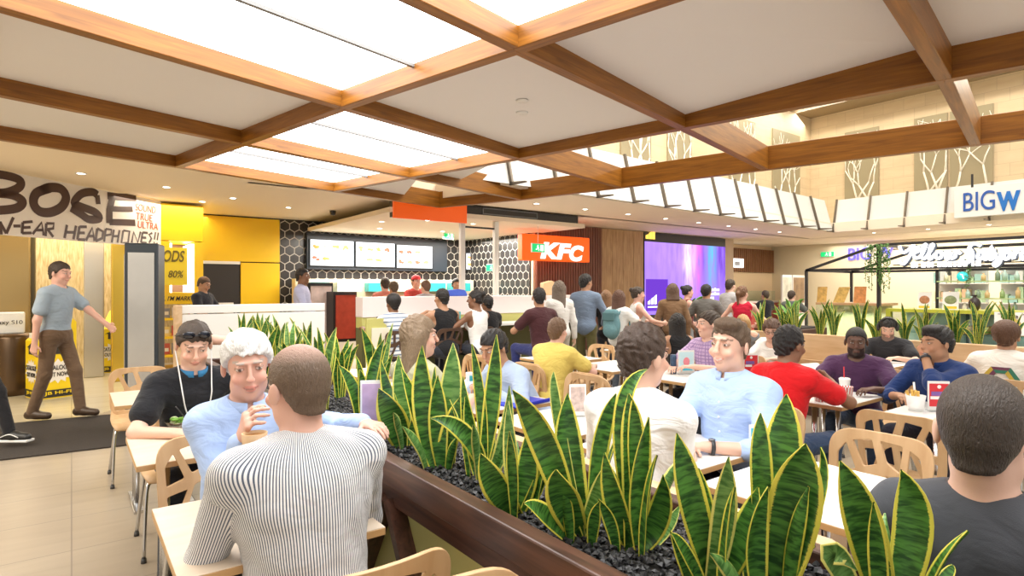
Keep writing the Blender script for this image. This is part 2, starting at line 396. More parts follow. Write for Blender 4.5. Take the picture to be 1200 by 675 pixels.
def person(label, at, face, pose='sit', lean=8, hyaw=0, hpitch=0, hroll=0, hands=((-.16, .36, .80), (.16, .36, .80)), elbow=((-1, -.3, -.6), (1, -.3, -.6)),
           palm=('down', 'down'), curl=(.45, .45), skin=(.62, .36, .25), hair=('short', (.05, .03, .02)), top=('long', None, 'shirt'), bottom=(.03, .035, .05),
           fem=False, fat=0.0, h=.009, group=None, collar=None, beard=None, glasses=False, feet=None, seat=.46, shoe=(.02, .02, .02), wide=1.0, smile=0, side=0, grey=None, brow=None, extras=None, scale=None, twist=0, knees=None):
    """at=(pixel x, pixel y of the crown, depth): where the head is; face = compass angle of the way the body faces (degrees in the floor grid, 0 = +x, 90 = +y)"""
    global NP; NP += 1
    Pt = PY(*at); fa = math.radians(face); a = math.radians(lean)
    cs = math.cos(a)
    if pose == 'sit':
        zp = seat+.085; s = (Pt.z-zp)/(.50*cs+.155*math.cos(a*.5)+.118*math.cos(math.radians(hpitch)*.7))
    else:
        s = Pt.z/1.72; zp = .93*s
    s0 = s; s = min(1.12, max(.62 if scale else .86, s))
    if pose != 'sit': zp = Pt.z-s*(.50*cs+.155*math.cos(a*.5)+.118)
    elif abs(s-s0) > .01: zp = Pt.z-s*(.50*cs+.155*math.cos(a*.5)+.118*math.cos(math.radians(hpitch)*.7))
    off_f = s*(.50*math.sin(a)+.155*math.sin(a*.5))+.02
    f2 = Vector((math.cos(fa), math.sin(fa), 0)); r2 = Vector((math.sin(fa), -math.cos(fa), 0))
    org = Vector((Pt.x, Pt.y, 0))-f2*off_f-r2*(side*s*.5)
    root = thing('person', label, 'person', org, fa-PI/2, group)
    # skeleton (local: x right, y forward, z up)
    P = np.array((0, 0, zp)); U = nrm((side, math.sin(a), cs)); Fv = nrm((0, cs, -math.sin(a))); R = np.cross(Fv, U)
    if twist:
        tw = math.radians(twist); Rs = rotv(R, U, tw); Fs = rotv(Fv, U, tw)
    else: Rs, Fs = R, Fv
    sw = (.150 if fem else .168)*s*wide; st = (.92 if fem else 1.0)*s
    T = lambda u, f=0, r=0: P+U*u*s+Fs*f*s+Rs*r*s
    N = T(.50, -.005); Hd = nrm((side*.4, math.sin(a*.5), math.cos(a*.5))); HC = N+Hd*.155*s+np.array((0, .012*s, 0))
    hm = Matrix.Rotation(math.radians(hyaw), 3, 'Z') @ Matrix.Rotation(math.radians(-hpitch), 3, 'X') @ Matrix.Rotation(math.radians(hroll), 3, 'Y')
    HR = np.array(hm)                                     # columns: head right, forward, up
    hs_ = s*1.05; HP = lambda x, y, z: HC+HR @ np.array((x, y, z))*hs_
    SH = [T(.432, -.012)-Rs*sw, T(.432, -.012)+Rs*sw]
    l1, l2 = .285*s, .25*s; EL = []; WR = []
    for i in (0, 1):
        e, wv = ik(SH[i], np.array(hands[i]), l1, l2, elbow[i]); EL.append(e); WR.append(wv)
    HJ = [P+np.array((-.088*s, 0, -.01)), P+np.array((.088*s, 0, -.01))]; KN = []; AN = []
    for i, sg in ((0, -1), (1, 1)):
        if feet: an = np.array(feet[i], float)
        elif pose == 'sit': an = np.array((sg*.13*s, .40*s, .085))
        else: an = np.array((sg*.085*s, (-.03 if i else .05)*s, .085))
        if pose == 'sit': hint = (sg*.25, .6, .9)
        else: hint = (0, 1, 0)
        lt, ls = (.44*s, .42*s)
        k_, an2 = ik(HJ[i], an, lt, ls, hint)
        if pose == 'sit' and not feet:                  # thigh level with the seat, shank upright
            k_ = HJ[i]+np.array((sg*.06, .42*s, -.005)); 
            if knees: k_ = np.array(knees[i], float)
            an2 = np.array((k_[0]+sg*.01, k_[1]-.05*s, .085))
        KN.append(k_); AN.append(an2)
    pts = np.array([P, N, HC]+SH+EL+WR+KN+AN+HJ); lo = pts.min(0)-.24; hi = pts.max(0)+.26; lo[2] = max(-.01, lo[2])
    def torso(F, inf=0, k=.06):
        ff = fat
        F.ell(T(.0, -.01), (.162*st+ff*.05, .115*s+ff*.06, .12*s), np.stack([R, Fv, U], 1), k, inf=inf)
        F.ell(T(.17, .005+ff*.04), (.140*st+ff*.08, .100*s+ff*.10, .15*s), np.stack([Rs, Fs, U], 1), k, inf=inf)
        F.ell(T(.34, -.002), (.158*st*wide+ff*.05, .112*s+ff*.04, .165*s), np.stack([Rs, Fs, U], 1), k, inf=inf)
        F.cone(SH[0]+Rs*.03, SH[1]-Rs*.03, .056*st, .056*st, k, inf=inf)
        F.cone(N-U*.02*s, SH[0]+U*.005, .055*st, .05*st, .04, inf=inf); F.cone(N-U*.02*s, SH[1]+U*.005, .055*st, .05*st, .04, inf=inf)
        if fem:
            for sg in (-1, 1): F.ell(T(.33, .085, sg*.075), (.062*s, .055*s, .06*s), None, .04, inf=inf)
    def arm(F, i, inf=0, t0=0, t1=2, k=.03):
        ra, rb, rc = (.047*st, .037*st, .026*st)
        if t1 <= 1:
            e = SH[i]+(EL[i]-SH[i])*t1; F.cone(SH[i], e, ra+.004, ra+(rb-ra)*t1+.012 if inf else rb, k, inf=inf)
        else:
            F.cone(SH[i], EL[i], ra, rb, k, inf=inf); e = EL[i]+(WR[i]-EL[i])*(t1-1); F.cone(EL[i], e, rb, rc+(rb-rc)*(2-t1), k, inf=inf)
    # ---- body
    F = Field(lo, hi, h); torso(F)
    for i in (0, 1):
        arm(F, i)
        F.cone(HJ[i], KN[i], .078*st+fat*.02, .056*st, .04); F.cone(KN[i], AN[i], .054*st, .037*s, .03)
        F.cone(AN[i]-np.array((0, .03, .03)), AN[i]+np.array((0, .13*s, -.05)), .036*s, .028*s, .02)
        # hand
        sg = -1 if i == 0 else 1; H = nrm(WR[i]-EL[i]); pm = palm[i]
        if pm == 'down': H = nrm((H[0], H[1], H[2]*.15)); n_ = np.array((0, 0, -1.0))
        elif pm == 'in': n_ = np.array((-sg, 0, 0.0))
        elif pm == 'back': n_ = np.array((0, -1.0, 0))
        elif pm == 'fwd': n_ = np.array((0, 1.0, .2))
        else: n_ = np.array(pm, float)
        n_ = nrm(n_-H*(n_ @ H)); W_ = np.cross(H, n_)*(1 if i == 1 else -1); hs = s*(.92 if fem else 1)
        r_ = max(.0082*hs, h*.92); wr = WR[i]; kk = .006
        F.cone(wr, wr+H*.035*hs, .026*hs, .024*hs, .02, flat=(n_, .62))
        for j, (wo, ln, ks) in enumerate(((.030, .074, .088), (.010, .083, .092), (-.011, .077, .088), (-.030, .060, .080))):
            kn = wr+H*ks*hs+W_*wo*hs
            F.cone(wr+H*.02*hs+W_*wo*.6*hs, kn, .0135*hs, .0125*hs, .012)
            d_ = H; p_ = kn; c_ = curl[i]*(1+.12*j)
            for q, fr in enumerate((.45, .32, .23)):
                an_ = c_*(.75 if q == 0 else .95); d_ = nrm(d_*math.cos(an_)+np.cross(np.cross(d_, n_), d_)*math.sin(an_)) 
                p2 = p_+d_*ln*fr*hs; F.cone(p_, p2, r_*(1-.08*q), r_*(1-.08*(q+1)), kk); p_ = p2
        t0_ = wr+H*.028*hs+W_*.022*hs; t1_ = t0_+(H*.55+W_*.75+n_*.25)*.042*hs; t2_ = t1_+(H*.95+W_*.2+n_*.35)*.034*hs
        F.cone(t0_, t1_, .0125*hs, r_*1.15, .008); F.cone(t1_, t2_, r_*1.15, r_, kk)
    # neck and head
    F.cone(N-U*.03*s, HP(0, -.022, -.05), .060*st, .054*st, .03)
    F.ell(HP(0, -.012, .032), (.076*s, .096*s, .088*s), HR, .02)
    F.ell(HP(0, .030, -.035), (.058*s, .058*s, .080*s), HR, .03)
    F.cone(HP(-.030, .012, -.070), HP(.030, .012, -.070), .030*s, .030*s, .03)
    F.cone(HP(0, .055, -.096), HP(0, .062, -.092), .021*s, .021*s, .025)
    hf = min(h, .012)
    for sg in (-1, 1):
        F.ell(HP(sg*.032, .092, .012), (.017*s, .013*s, .012*s), HR, .012, 's')
        F.ell(HP(sg*.080, -.012, -.008), (.009*s, .020*s, .033*s), HR @ np.array(Matrix.Rotation(-sg*.35, 3, 'Z')), .006)
        F.ell(HP(sg*.032, .0755, .011), (.0135*s, .0125*s, .0125*s), HR, .002)
        F.ell(HP(sg*.040, .068, -.030), (.020*s, .016*s, .018*s), HR, .02)
        F.ell(HP(sg*.024, .084, .034), (.024*s, .009*s, .007*s), HR, .012)
    F.cone(HP(0, .088, .018), HP(0, .104, -.022), .007*s, .0105*s, .010); F.ell(HP(0, .104, -.024), (.017*s, .011*s, .010*s), HR, .008)
    F.ell(HP(0, .086, -.056), (.023*s, .008*s, .0062*s), HR, .006); F.ell(HP(0, .084, -.067), (.020*s, .009*s, .0070*s), HR, .006)
    V, Q = F.mesh(1)
    # ---- colours of the skin, eyes, lips, brows and beard
    L = ((V-HC)/hs_) @ HR; sk = np.array(skin); C = np.tile(sk, (len(V), 1)); x, y, z = L.T
    hd = (np.linalg.norm(L*np.array((1, 1, .8)), axis=1) < .16) & (z > -.13)
    def mixc(mask, c, k): C[:] = C+(np.array(c)-C)*(mask*k)[:, None]
    g = lambda cx, cy, sx, sy: np.exp(-((np.abs(x)-cx)/sx)**2-((z-cy)/sy)**2)*hd*(y > .03)
    ck = sk*np.array((1.08, .82, .80)); mixc(g(.042, -.028, .022, .020), ck, .55); mixc(np.exp(-((x)/.014)**2-((z+.022)/.014)**2)*hd*(y > .085), ck, .5)
    lipc = sk*np.array((.92, .58, .60)); zz = z-smile*np.abs(x)*.35
    mixc(((np.abs(x) < .026) & (np.abs(zz+.061) < .013*(1-np.abs(x)/.036)) & hd & (y > .06)).astype(float), lipc, .8)
    if smile > .5: mixc(((np.abs(x) < .019) & (np.abs(zz+.0615) < .0035) & hd & (y > .06)).astype(float), (.70, .62, .56), .8)
    else: mixc(((np.abs(x) < .023) & (np.abs(zz+.0615) < .0022) & hd & (y > .06)).astype(float), sk*.35, .7)
    ex = np.abs(x)-.032; ez = z-.011
    mixc((((ex/.0155)**2+(ez/.0085)**2 < 1) & hd & (y > .05)).astype(float), sk*.42, .7)
    mixc((((ex/.0115)**2+(ez/.0042)**2 < 1) & hd & (y > .05)).astype(float), (.72, .68, .64), .95)
    mixc((((ex/.0056)**2+(ez/.0052)**2 < 1) & hd & (y > .05)).astype(float), (.05, .035, .025), .97)
    bc = np.array(brow if brow is not None else hair[1])*.8 if hair[0] != 'none' else sk*.4
    mixc(((np.abs(ex-.001) < .019) & (np.abs(z-.034+.03*(ex-.004)) < .0042) & hd & (y > .05)).astype(float), bc, .75)
    if beard:
        bm = ((z < -.030-.9*np.maximum(0, .055-np.abs(x))*(y > .05)*.35) & (z > -.135) & (y > .0-.6*(z+.03)*0) & hd).astype(float)
        bm *= 1-((np.abs(x) < .024) & (np.abs(z+.061) < .011) & (y > .06)); bm *= (y > .005)
        mixc(bm, beard[1], beard[0])
    np_obj('body', V, Q, skin_mat(), root, {'Col': ('FLOAT_COLOR', np.concatenate([np.clip(C, 0, 1), np.ones((len(V), 1))], 1))})
    # ---- clothing
    def tor_attr(V):
        q = V-P; t = np.stack([q @ Rs, q @ Fs, q @ U], 1); u = t.copy()
        wrap = np.arctan2(t[:, 0]/.165, -t[:, 1]/.115*np.where(t[:, 1] < 0, 1, 1))*.15; u[:, 0] = wrap; best = np.maximum(np.linalg.norm(t[:, :2]/np.array((.17*st, .13*s)), axis=1)-1, 0)*.13
        for i in (0, 1):
            for (a0, b0, o0) in ((SH[i], EL[i], 0), (EL[i], WR[i], l1)):
                ba = b0-a0; L_ = np.linalg.norm(ba); d_ = ba/L_; tt = np.clip((V-a0) @ d_, 0, L_); rel = V-a0-tt[:, None]*d_
                dist = np.maximum(np.linalg.norm(rel, axis=1)-.05, 0); e1 = nrm(np.cross(d_, np.array((.3, .2, 1.0)))); e2 = np.cross(d_, e1)
                an = np.arctan2(rel @ e2, rel @ e1); m = (dist < best-.004) & ((V-a0) @ d_ > (.05 if o0 == 0 else 0))
                u[m, 0] = (an*.052)[m]; u[m, 2] = -(tt+o0)[m]; best = np.where(m, dist, best)
        return u
    kind, tm, tname = top
    if tm is not None:
        F = Field(lo, hi, h); inf = .014 if kind != 'tank' else .010; torso(F, inf, .06)
        if kind == 'long':
            for i in (0, 1): arm(F, i, inf+.002, 0, 1.93)
        elif kind == 'rolled':
            for i in (0, 1): arm(F, i, inf+.003, 0, 1.28)
        elif kind == 'short':
            for i in (0, 1): arm(F, i, inf+.004, 0, .62)
        hem = -.10 if pose == 'sit' else -.12
        F.cut(P+U*hem*s, -U)
        F.cut(N+U*.045*s, U)
        F.cone(N-U*.05*s+Fs*.012*s, N+U*.10*s+Fs*.02*s, .056*s, .074*s, .008, 's')
        if kind == 'tank':
            for sg in (-1, 1):
                F.cone(SH[(sg+1)//2]+Rs*sg*.015-U*.1, SH[(sg+1)//2]+Rs*sg*.015+U*.12, .066*s, .066*s, .01, 's')
            F.ell(N+U*.01, (.075*s, .085*s, .07*s), np.stack([Rs, Fs, U], 1), .01, 's')
        if fem or kind == 'tee': F.ell(N+Fs*.05*s+U*.03*s, (.07*s, .075*s, .07*s), np.stack([Rs, Fs, U], 1), .01, 's')
        if h < .007:                                    # folds at the elbows, waist and shoulder blades
            G = F.grid(); q = G-P.astype(np.float32); uz = q @ U.astype(np.float32); ux = q @ Rs.astype(np.float32); uy = q @ Fs.astype(np.float32)
            F.d += .0022*np.sin(uz*46+ux*13+3*np.sin(uy*22+ux*9))*np.sin(ux*11+uz*7+uy*15)+.0012*np.sin(ux*60+uz*31+uy*40); del G
        V, Q = F.mesh(1)
        np_obj(tname, V, Q, tm, root, {'tor': ('FLOAT_VECTOR', tor_attr(V))})
    if bottom is not None:
        F = Field(lo, hi, max(h, .008)); F.ell(P-U*.01, (.168*st+fat*.05, .122*s+fat*.05, .12*s), np.stack([R, Fv, U], 1), .05, inf=.006)
        for i in (0, 1):
            F.cone(HJ[i], KN[i], .083*st+fat*.02, .064*st, .04); F.cone(KN[i], AN[i]+np.array((0, 0, .0)), .063*st, .052*s, .03)
        F.cut(P+U*.10*s, (0, -.55, 1))
        V, Q = F.mesh(1); np_obj('trousers', V, Q, cloth('cloth_%d_%d_%d' % tuple(int(c*255) for c in bottom), bottom), root)
    sh = mat('shoe_%d_%d_%d' % tuple(int(c*255) for c in shoe), shoe, .4)
    for i in (0, 1):
        A_ = AN[i]; dz = A_[2]-.085; F = Field(A_-np.array((.08, .14, .10)), A_+np.array((.08, .26, .08)), .009)
        F.cone((A_[0], A_[1]-.035, .050+dz), (A_[0], A_[1]+.05, .056+dz), .050, .048, .02); F.cone((A_[0], A_[1]+.05, .048+dz), (A_[0], A_[1]+.165*s, .042+dz), .050, .042, .02)
        F.cut((0, 0, .004+dz), (0, 0, -1)); V, Q = F.mesh(1); np_obj('shoe', V, Q, sh, root)
    # ---- hair
    st_, hc = hair[0], hair[1]
    if st_ != 'none':
        hh = max(h*.8, .0055); F = Field(HC-np.array((.2, .24, .36))*s, HC+np.array((.2, .2, .22))*s, hh); vol = hair[2] if len(hair) > 2 else .010
        F.ell(HP(0, -.014, .034), (.077*s, .096*s, .090*s), HR, .0, inf=vol); F.cone(HP(0, -.050, -.02), HP(0, -.056, -.055), (.054+vol*.5)*s, (.044+vol*.3)*s, .03)
        G = F.grid(); Lg = ((G-HC.astype(np.float32))/hs_) @ HR.astype(np.float32); gx, gy, gz = Lg[..., 0], Lg[..., 1], Lg[..., 2]
        top_l = {'bald': .05, 'receding': .085}.get(st_, .062)
        line = np.interp(gy, (-.09, -.045, -.028, .012, .030, .060, .10), (-.075, -.062, .0, .0, .030, top_l-.004, top_l)).astype(np.float32)
        if st_ in ('buzz', 'balding', 'receding'): line += .004
        if st_ in ('long', 'bob'): line = np.interp(gy, (-.09, .0, .03, .055, .10), (-.12, -.10, -.03, .045, .064)).astype(np.float32)
        if st_ in ('bun', 'pony'): line = np.interp(gy, (-.09, -.03, .01, .04, .10), (-.06, -.045, .0, .04, .064)).astype(np.float32)
        nz = .0045*np.sin(gx*95+7*np.sin(gz*40+gy*22+NP))*np.sin(gy*70+gz*45+NP)+.003*np.sin(gx*170+gz*60+gy*120) if st_ not in ('buzz', 'balding') else 0
        line = line+.004*np.sin(gx*160+np.sin(gx*60)*2)*(gy > .03)
        F.d = np.maximum(F.d+nz*(1.0 if vol < .02 else 1.8), (line-gz)*.75*s)
        if st_ in ('long', 'bob'):
            dn = -.13 if st_ == 'bob' else -.26
            for k_, xx in enumerate((-.062, -.03, 0, .03, .062)): F.cone(HP(xx, -.055+.02*abs(xx)/.06, .0), HP(xx*1.25, -.085, dn), .042*s, .026*s, .03)
            for sg in (-1, 1): F.cone(HP(sg*.074, .0, .03), HP(sg*.085, .0, dn*.85), .024*s, .018*s, .03)
        if st_ == 'pony': F.cone(HP(0, -.105, .03), HP(0, -.135, .0), .026*s, .032*s, .02); F.cone(HP(0, -.135, .0), HP(0, -.12, -.17), .032*s, .014*s, .02)
        if st_ == 'bun': F.ell(HP(0, -.105, .075), (.045*s, .042*s, .042*s), HR, .015)
        if st_ == 'quiff': F.ell(HP(-.015, .045, .105), (.066*s, .05*s, .03*s), HR, .03)
        if st_ == 'afro': F.ell(HP(0, -.02, .05), (.10*s, .11*s, .10*s), HR, .02); F.d = np.maximum(F.d, (line-gz)*.75*s)
        if (F.d < 0).any():
            V, Q = F.mesh(1); np_obj('hair', V, Q, hair_mat(hc, None, skin if st_ == 'balding' else None), root, {'tor': ('FLOAT_VECTOR', ((V-HC)/hs_) @ HR)})
    # ---- collar, glasses
    if collar:
        mb = MB(); e1, e2 = Rs, nrm(Fs*.95+U*.25); ring = []
        hw = collar[1] if len(collar) > 1 else .035
        for q in range(25):
            t_ = PI/2+.14+(2*PI-.28)*q/24; ring.append(N+U*(.012-.022*max(0, math.sin(t_)))*s+e1*math.cos(t_)*.068*s+e2*(math.sin(t_)*.072+.004)*s)
        v = []; f = []
        for q, p_ in enumerate(ring):
            o_ = nrm(p_-N-U*((p_-N) @ U)); v += [p_+U*(hw*.6)*s-o_*.004, p_+U*(hw*.75)*s+o_*.004, p_+o_*.016*s-U*hw*.35*s, p_+o_*.010*s-U*hw*.45*s]
        for q in range(len(ring)-1):
            for j in range(4): f.append((4*q+j, 4*q+(j+1) % 4, 4*q+4+(j+1) % 4, 4*q+4+j))
        f += [(3, 2, 1, 0), tuple(4*(len(ring)-1)+j for j in range(4))]
        mb.add(v, f, True); mb.build('collar', collar[0], root)
    if glasses:
        mb = MB()
        for sg in (-1, 1):
            c_ = [HP(sg*.032+.021*math.cos(t_), .100, .010+.016*math.sin(t_)) for t_ in np.linspace(0, 2*PI, 17)]; mb.tube(c_, .0018, 6, False)
            mb.tube([HP(sg*.053, .099, .014), HP(sg*.078, .07, .014), HP(sg*.080, -.01, .008)], .0018, 6)
        mb.tube([HP(-.011, .101, .014), HP(.011, .101, .014)], .0018, 6); mb.build('glasses', mat('black_plastic', (.015, .015, .017), .3), root)
    info = dict(root=root, HP=HP, WR=WR, EL=EL, N=N, U=U, R=Rs, F=Fs, s=s, HC=HC, T=T, HR=HR, P=P, SH=SH, KN=KN, AN=AN)
    if extras: extras(info)
    return info
# ================================================================= THE SETTING
CREAM = mat('cream_plaster', (.90, .78, .63), .8); WHITEP = mat('white_panel_paint', (.80, .80, .77), .6)
GREYP = mat('pale_grey_board', (.80, .78, .77), .8)
OAKX = wood('canopy_timber', (.17, .058, .005), (.37, .145, .016), 0, 2.2, .38, 18)
BLACKM = mat('black_metal', (.02, .02, .022), .4); CHROME = mat('brushed_steel', (.62, .62, .62), .28, 1)
YEL = mat('yellow_panel', (.86, .55, .01), .35, var=(1.5, .06)); WHITE = mat('white_gloss', (.82, .82, .80), .35)
LIGHT = emis('light_panel', (1, .98, .95), 4.4); GLOW = emis('downlight_glow', (1, .93, .80), 9)
# floor: large travertine tiles
def tile_mat(name, c1, c2, cm, bw, rh, mortar=.004, rough=.3, offset=0):
    m = bpy.data.materials.new(name); m.use_nodes = True; n, l = nt(m); b = n['Principled BSDF']
    tc = n.new('ShaderNodeTexCoord'); t = n.new('ShaderNodeTexBrick'); l.new(tc.outputs['Object'], t.inputs['Vector'])
    t.offset = offset; t.inputs['Scale'].default_value = 1; t.inputs['Brick Width'].default_value = bw; t.inputs['Row Height'].default_value = rh
    t.inputs['Mortar Size'].default_value = mortar; t.inputs['Mortar Smooth'].default_value = .1; t.inputs['Mortar'].default_value = tuple(cm)+(1,)
    no = n.new('ShaderNodeTexNoise'); no.inputs['Scale'].default_value = 2.2; no.inputs['Detail'].default_value = 8; no.inputs['Distortion'].default_value = .8
    mp = n.new('ShaderNodeMapping'); mp.inputs['Scale'].default_value = (.6, 3.5, 1); l.new(tc.outputs['Object'], mp.inputs[0]); l.new(mp.outputs[0], no.inputs['Vector'])
    for k, s in (('Color1', 1.0), ('Color2', .93)):
        mx = n.new('ShaderNodeMix'); mx.data_type = 'RGBA'; mx.inputs[6].default_value = tuple(x*s for x in c1)+(1,); mx.inputs[7].default_value = tuple(x*s for x in c2)+(1,)
        l.new(no.outputs['Fac'], mx.inputs[0]); l.new(mx.outputs[2], t.inputs[k])
    l.new(t.outputs['Color'], b.inputs['Base Color']); b.inputs['Roughness'].default_value = rough; MATS[name] = m; return m
FLOOR = tile_mat('travertine_tiles', (.33, .27, .20), (.46, .39, .30), (.25, .21, .17), 1.2, .6)
struct(MB().box((-9, -4, -.1), (24, 17, 0)).build('floor', FLOOR))
SHOPF = tile_mat('shop_floor_tiles', (.60, .52, .36), (.72, .64, .46), (.4, .34, .24), .9, .9, rough=.18)
struct(MB().prism([(-8, 7.55, 0), (-.6, 7.55, 0), (1.15, 9.6, 0), (1.15, 13.6, 0), (-8, 13.6, 0)], (0, 0, .004)).build('floor_shop', SHOPF))
# ceiling
struct(MB().prism([(-9, 3.6, 3.0), (-1.35, 6.62, 3.0), (4.95, 8.78, 3.0), (5.0, 6.95, 3.0), (16.4, 7.55, 3.0), (16.4, -4, 3.0), (24, -4, 3.0), (24, 17, 3.0), (-9, 17, 3.0)], (0, 0, .25)).build('ceiling', CREAM))
struct(MB().box((-9, -4, 7.9), (24, 17, 8.1)).build('ceiling_atrium', mat('atrium_plaster', (.82, .78, .70), .8)))
# ---- timber canopy
NPX = {(1, 3): (208.7, 196.6), (1, 2): (285, 170), (1, 1): (402, 128), (1, 0): (606, 60.5), (2, 3): (392, 225), (2, 2): (480, 209), (2, 1): (607, 187),
       (2, 0): (800, 151.5), (2, -1): (1107, 95.5), (3, 3): (515, 243.5), (3, 2): (610, 234.5), (3, 1): (727, 220.5), (3, 0): (897, 199.5), (3, -1): (1143, 170.7)}
ND = {k: HZ(v[0], v[1], 2.85) for k, v in NPX.items()}
for l_ in (1, 2, 3):
    if (l_, -1) not in ND: ND[(l_, -1)] = ND[(l_, 0)]*2-ND[(l_, 1)]
    ND[(l_, -2)] = ND[(l_, -1)]*2-ND[(l_, 0)]
ND[(1, -1)] = ND[(1, 0)]*2-ND[(1, 1)]; ND[(1, -2)] = ND[(1, -1)]*2-ND[(1, 0)]
for r_ in (3, 2, 1, 0, -1, -2): ND[(0, r_)] = ND[(1, r_)]+(ND[(1, r_)]-ND[(2, r_)])*.96
can = thing('ceiling_canopy', 'timber grid canopy of honey brown beams with grey and glowing panels overhead', 'canopy', (0, 0, 0))
BD = .265; BW = .085
def cbeam(a, b, z0, d):
    a = Vector(a); b = Vector(b); mb = MB(); L = (b-a).length; t = (b-a)/L; ang = math.atan2(t.y, t.x)
    mb.box((0, -BW/2, 0), (L, BW/2, d)); o = mb.build('beam', OAKX, can, .004, 1); o.location = (a.x, a.y, z0); o.rotation_euler = (0, 0, ang)
for l_ in (0, 1, 2, 3):
    for r_ in (3, 2, 1, 0, -1): cbeam(ND[(l_, r_)], ND[(l_, r_-1)], 2.85, BD)
for r_ in (3, 2, 1, 0, -1, -2):
    for l_ in (0, 1, 2): cbeam(ND[(l_, r_)], ND[(l_+1, r_)], 2.8515, BD-.003)
lit = {(0, 1), (0, 0), (0, -1), (1, 3), (1, 2)}
for l_ in (0, 1):
    for r_ in (3, 2, 1, 0, -1):
        q = [ND[(l_, r_)], ND[(l_, r_-1)], ND[(l_+1, r_-1)], ND[(l_+1, r_)]]; dz = [2.975, 2.975, 2.975, 2.975]
        if l_ == 1 and r_ == 0: dz = [2.985, 3.02, 3.095, 2.955]
        if l_ == 1 and r_ == -1: dz = [3.02, 3.02, 3.05, 3.06]
        if l_ == 1 and r_ == 1: dz = [2.975, 2.985, 2.955, 2.955]
        v = [(p.x, p.y, z) for p, z in zip(q, dz)]; v2 = [(p[0], p[1], p[2]+.02) for p in v]
        o = mesh_obj('light_panel' if (l_, r_) in lit else 'ceiling_panel', v+v2, [(0, 3, 2, 1), (4, 5, 6, 7), (0, 1, 5, 4), (1, 2, 6, 5), (2, 3, 7, 6), (3, 0, 4, 7)], LIGHT if (l_, r_) in lit else GREYP, can)
        if (l_, r_) in lit:
            o['label'] = 'glowing white light panel'
            a = (q[0]+q[3])/2; b = (q[1]+q[2])/2
            if l_ == 0 and r_ == 1: a, b = q[0]+(q[3]-q[0])*.0+(q[1]-q[0])*.5, q[3]+(q[2]-q[3])*.5
            else: a = q[0]+(q[1]-q[0])*.5; b = q[3]+(q[2]-q[3])*.5
            MB().beam((a.x, a.y, 2.962), (b.x, b.y, 2.962), .026, .022).build('seam', mat('seam_grey', (.22, .22, .22), .5), can)
# partial grey boards beside the second timber line
for q in ([ND[(2, 3)], ND[(2, 2)], ND[(2, 2)].lerp(ND[(3, 2)], .10), ND[(2, 3)].lerp(ND[(3, 3)], .62)], [ND[(2, 2)], ND[(2, 1)], ND[(2, 1)].lerp(ND[(3, 1)], .02), ND[(2, 2)].lerp(ND[(3, 2)], .40)]):
    v = [(p.x, p.y, 2.965) for p in q]; MB().prism(v, (0, 0, .02)).build('ceiling_panel', GREYP, can)
for px, py in ((612, 131), (612, 117)):
    p = HZ(px, py, 2.968); MB().lathe([(0, 0), (.045, 0), (.05, .008), (0, .012)], (p.x, p.y, 2.955)).build('sprinkler_plate', WHITE, can)
# ---- ceiling downlights
def downlight(p, n_=[0]):
    t = thing('downlight', None, None, p, 0, None); n_[0] += 1
    MB().lathe([(.048, -.006), (.065, -.008), (.068, 0), (.05, .0)], n=14).build('trim_ring', WHITE, t); MB().lathe([(0, -.003), (.047, -.003), (.047, 0)], n=14).build('lamp', GLOW, t)
    return t
dl = [((95, 203), 3), ((195, 219), 3), ((237, 236), 3), ((273, 232), 3), ((338, 243), 3)]
dl2 = [HY(px, 0, 7.9) for px in ()]
names_l = ['recessed downlight in the cream ceiling above the hand painted banner', 'recessed downlight in the cream ceiling near the banner end', 'recessed downlight in the cream ceiling above the yellow column', 'recessed downlight in the cream ceiling in front of the yellow column', 'recessed downlight in the cream ceiling above the yellow wall']
for ((px, py), _), nm in zip(dl, names_l):
    p = HZ(px, py, 3.0); tag(downlight((p.x, p.y, 2.997)), nm, 'downlight', 'ceiling downlights')
for k in range(8):
    x = 6.6+k*1.22; y = 8.1+.03*k
    tag(downlight((x, y, 2.997)), 'recessed downlight in the cream soffit under the white cladding, %s from the counter' % ('first second third fourth fifth sixth seventh eighth'.split()[k]), 'downlight', 'soffit downlights')
    if k % 2 == 0:
        L = bpy.data.lights.new('downlight_beam', 'SPOT'); L.energy = 60; L.spot_size = 2.0; L.spot_blend = 1; L.color = (1, .9, .75); L.shadow_soft_size = .06
        o = bpy.data.objects.new('downlight_beam', L); o.location = (x, y, 2.96); COL.objects.link(o)
for k in range(7):
    y = 6.9-k*1.25
    tag(downlight((17.4, y, 2.997)), 'recessed downlight in the store entrance soffit, %s from the corner' % ('first second third fourth fifth sixth seventh'.split()[k]), 'downlight', 'entrance downlights')
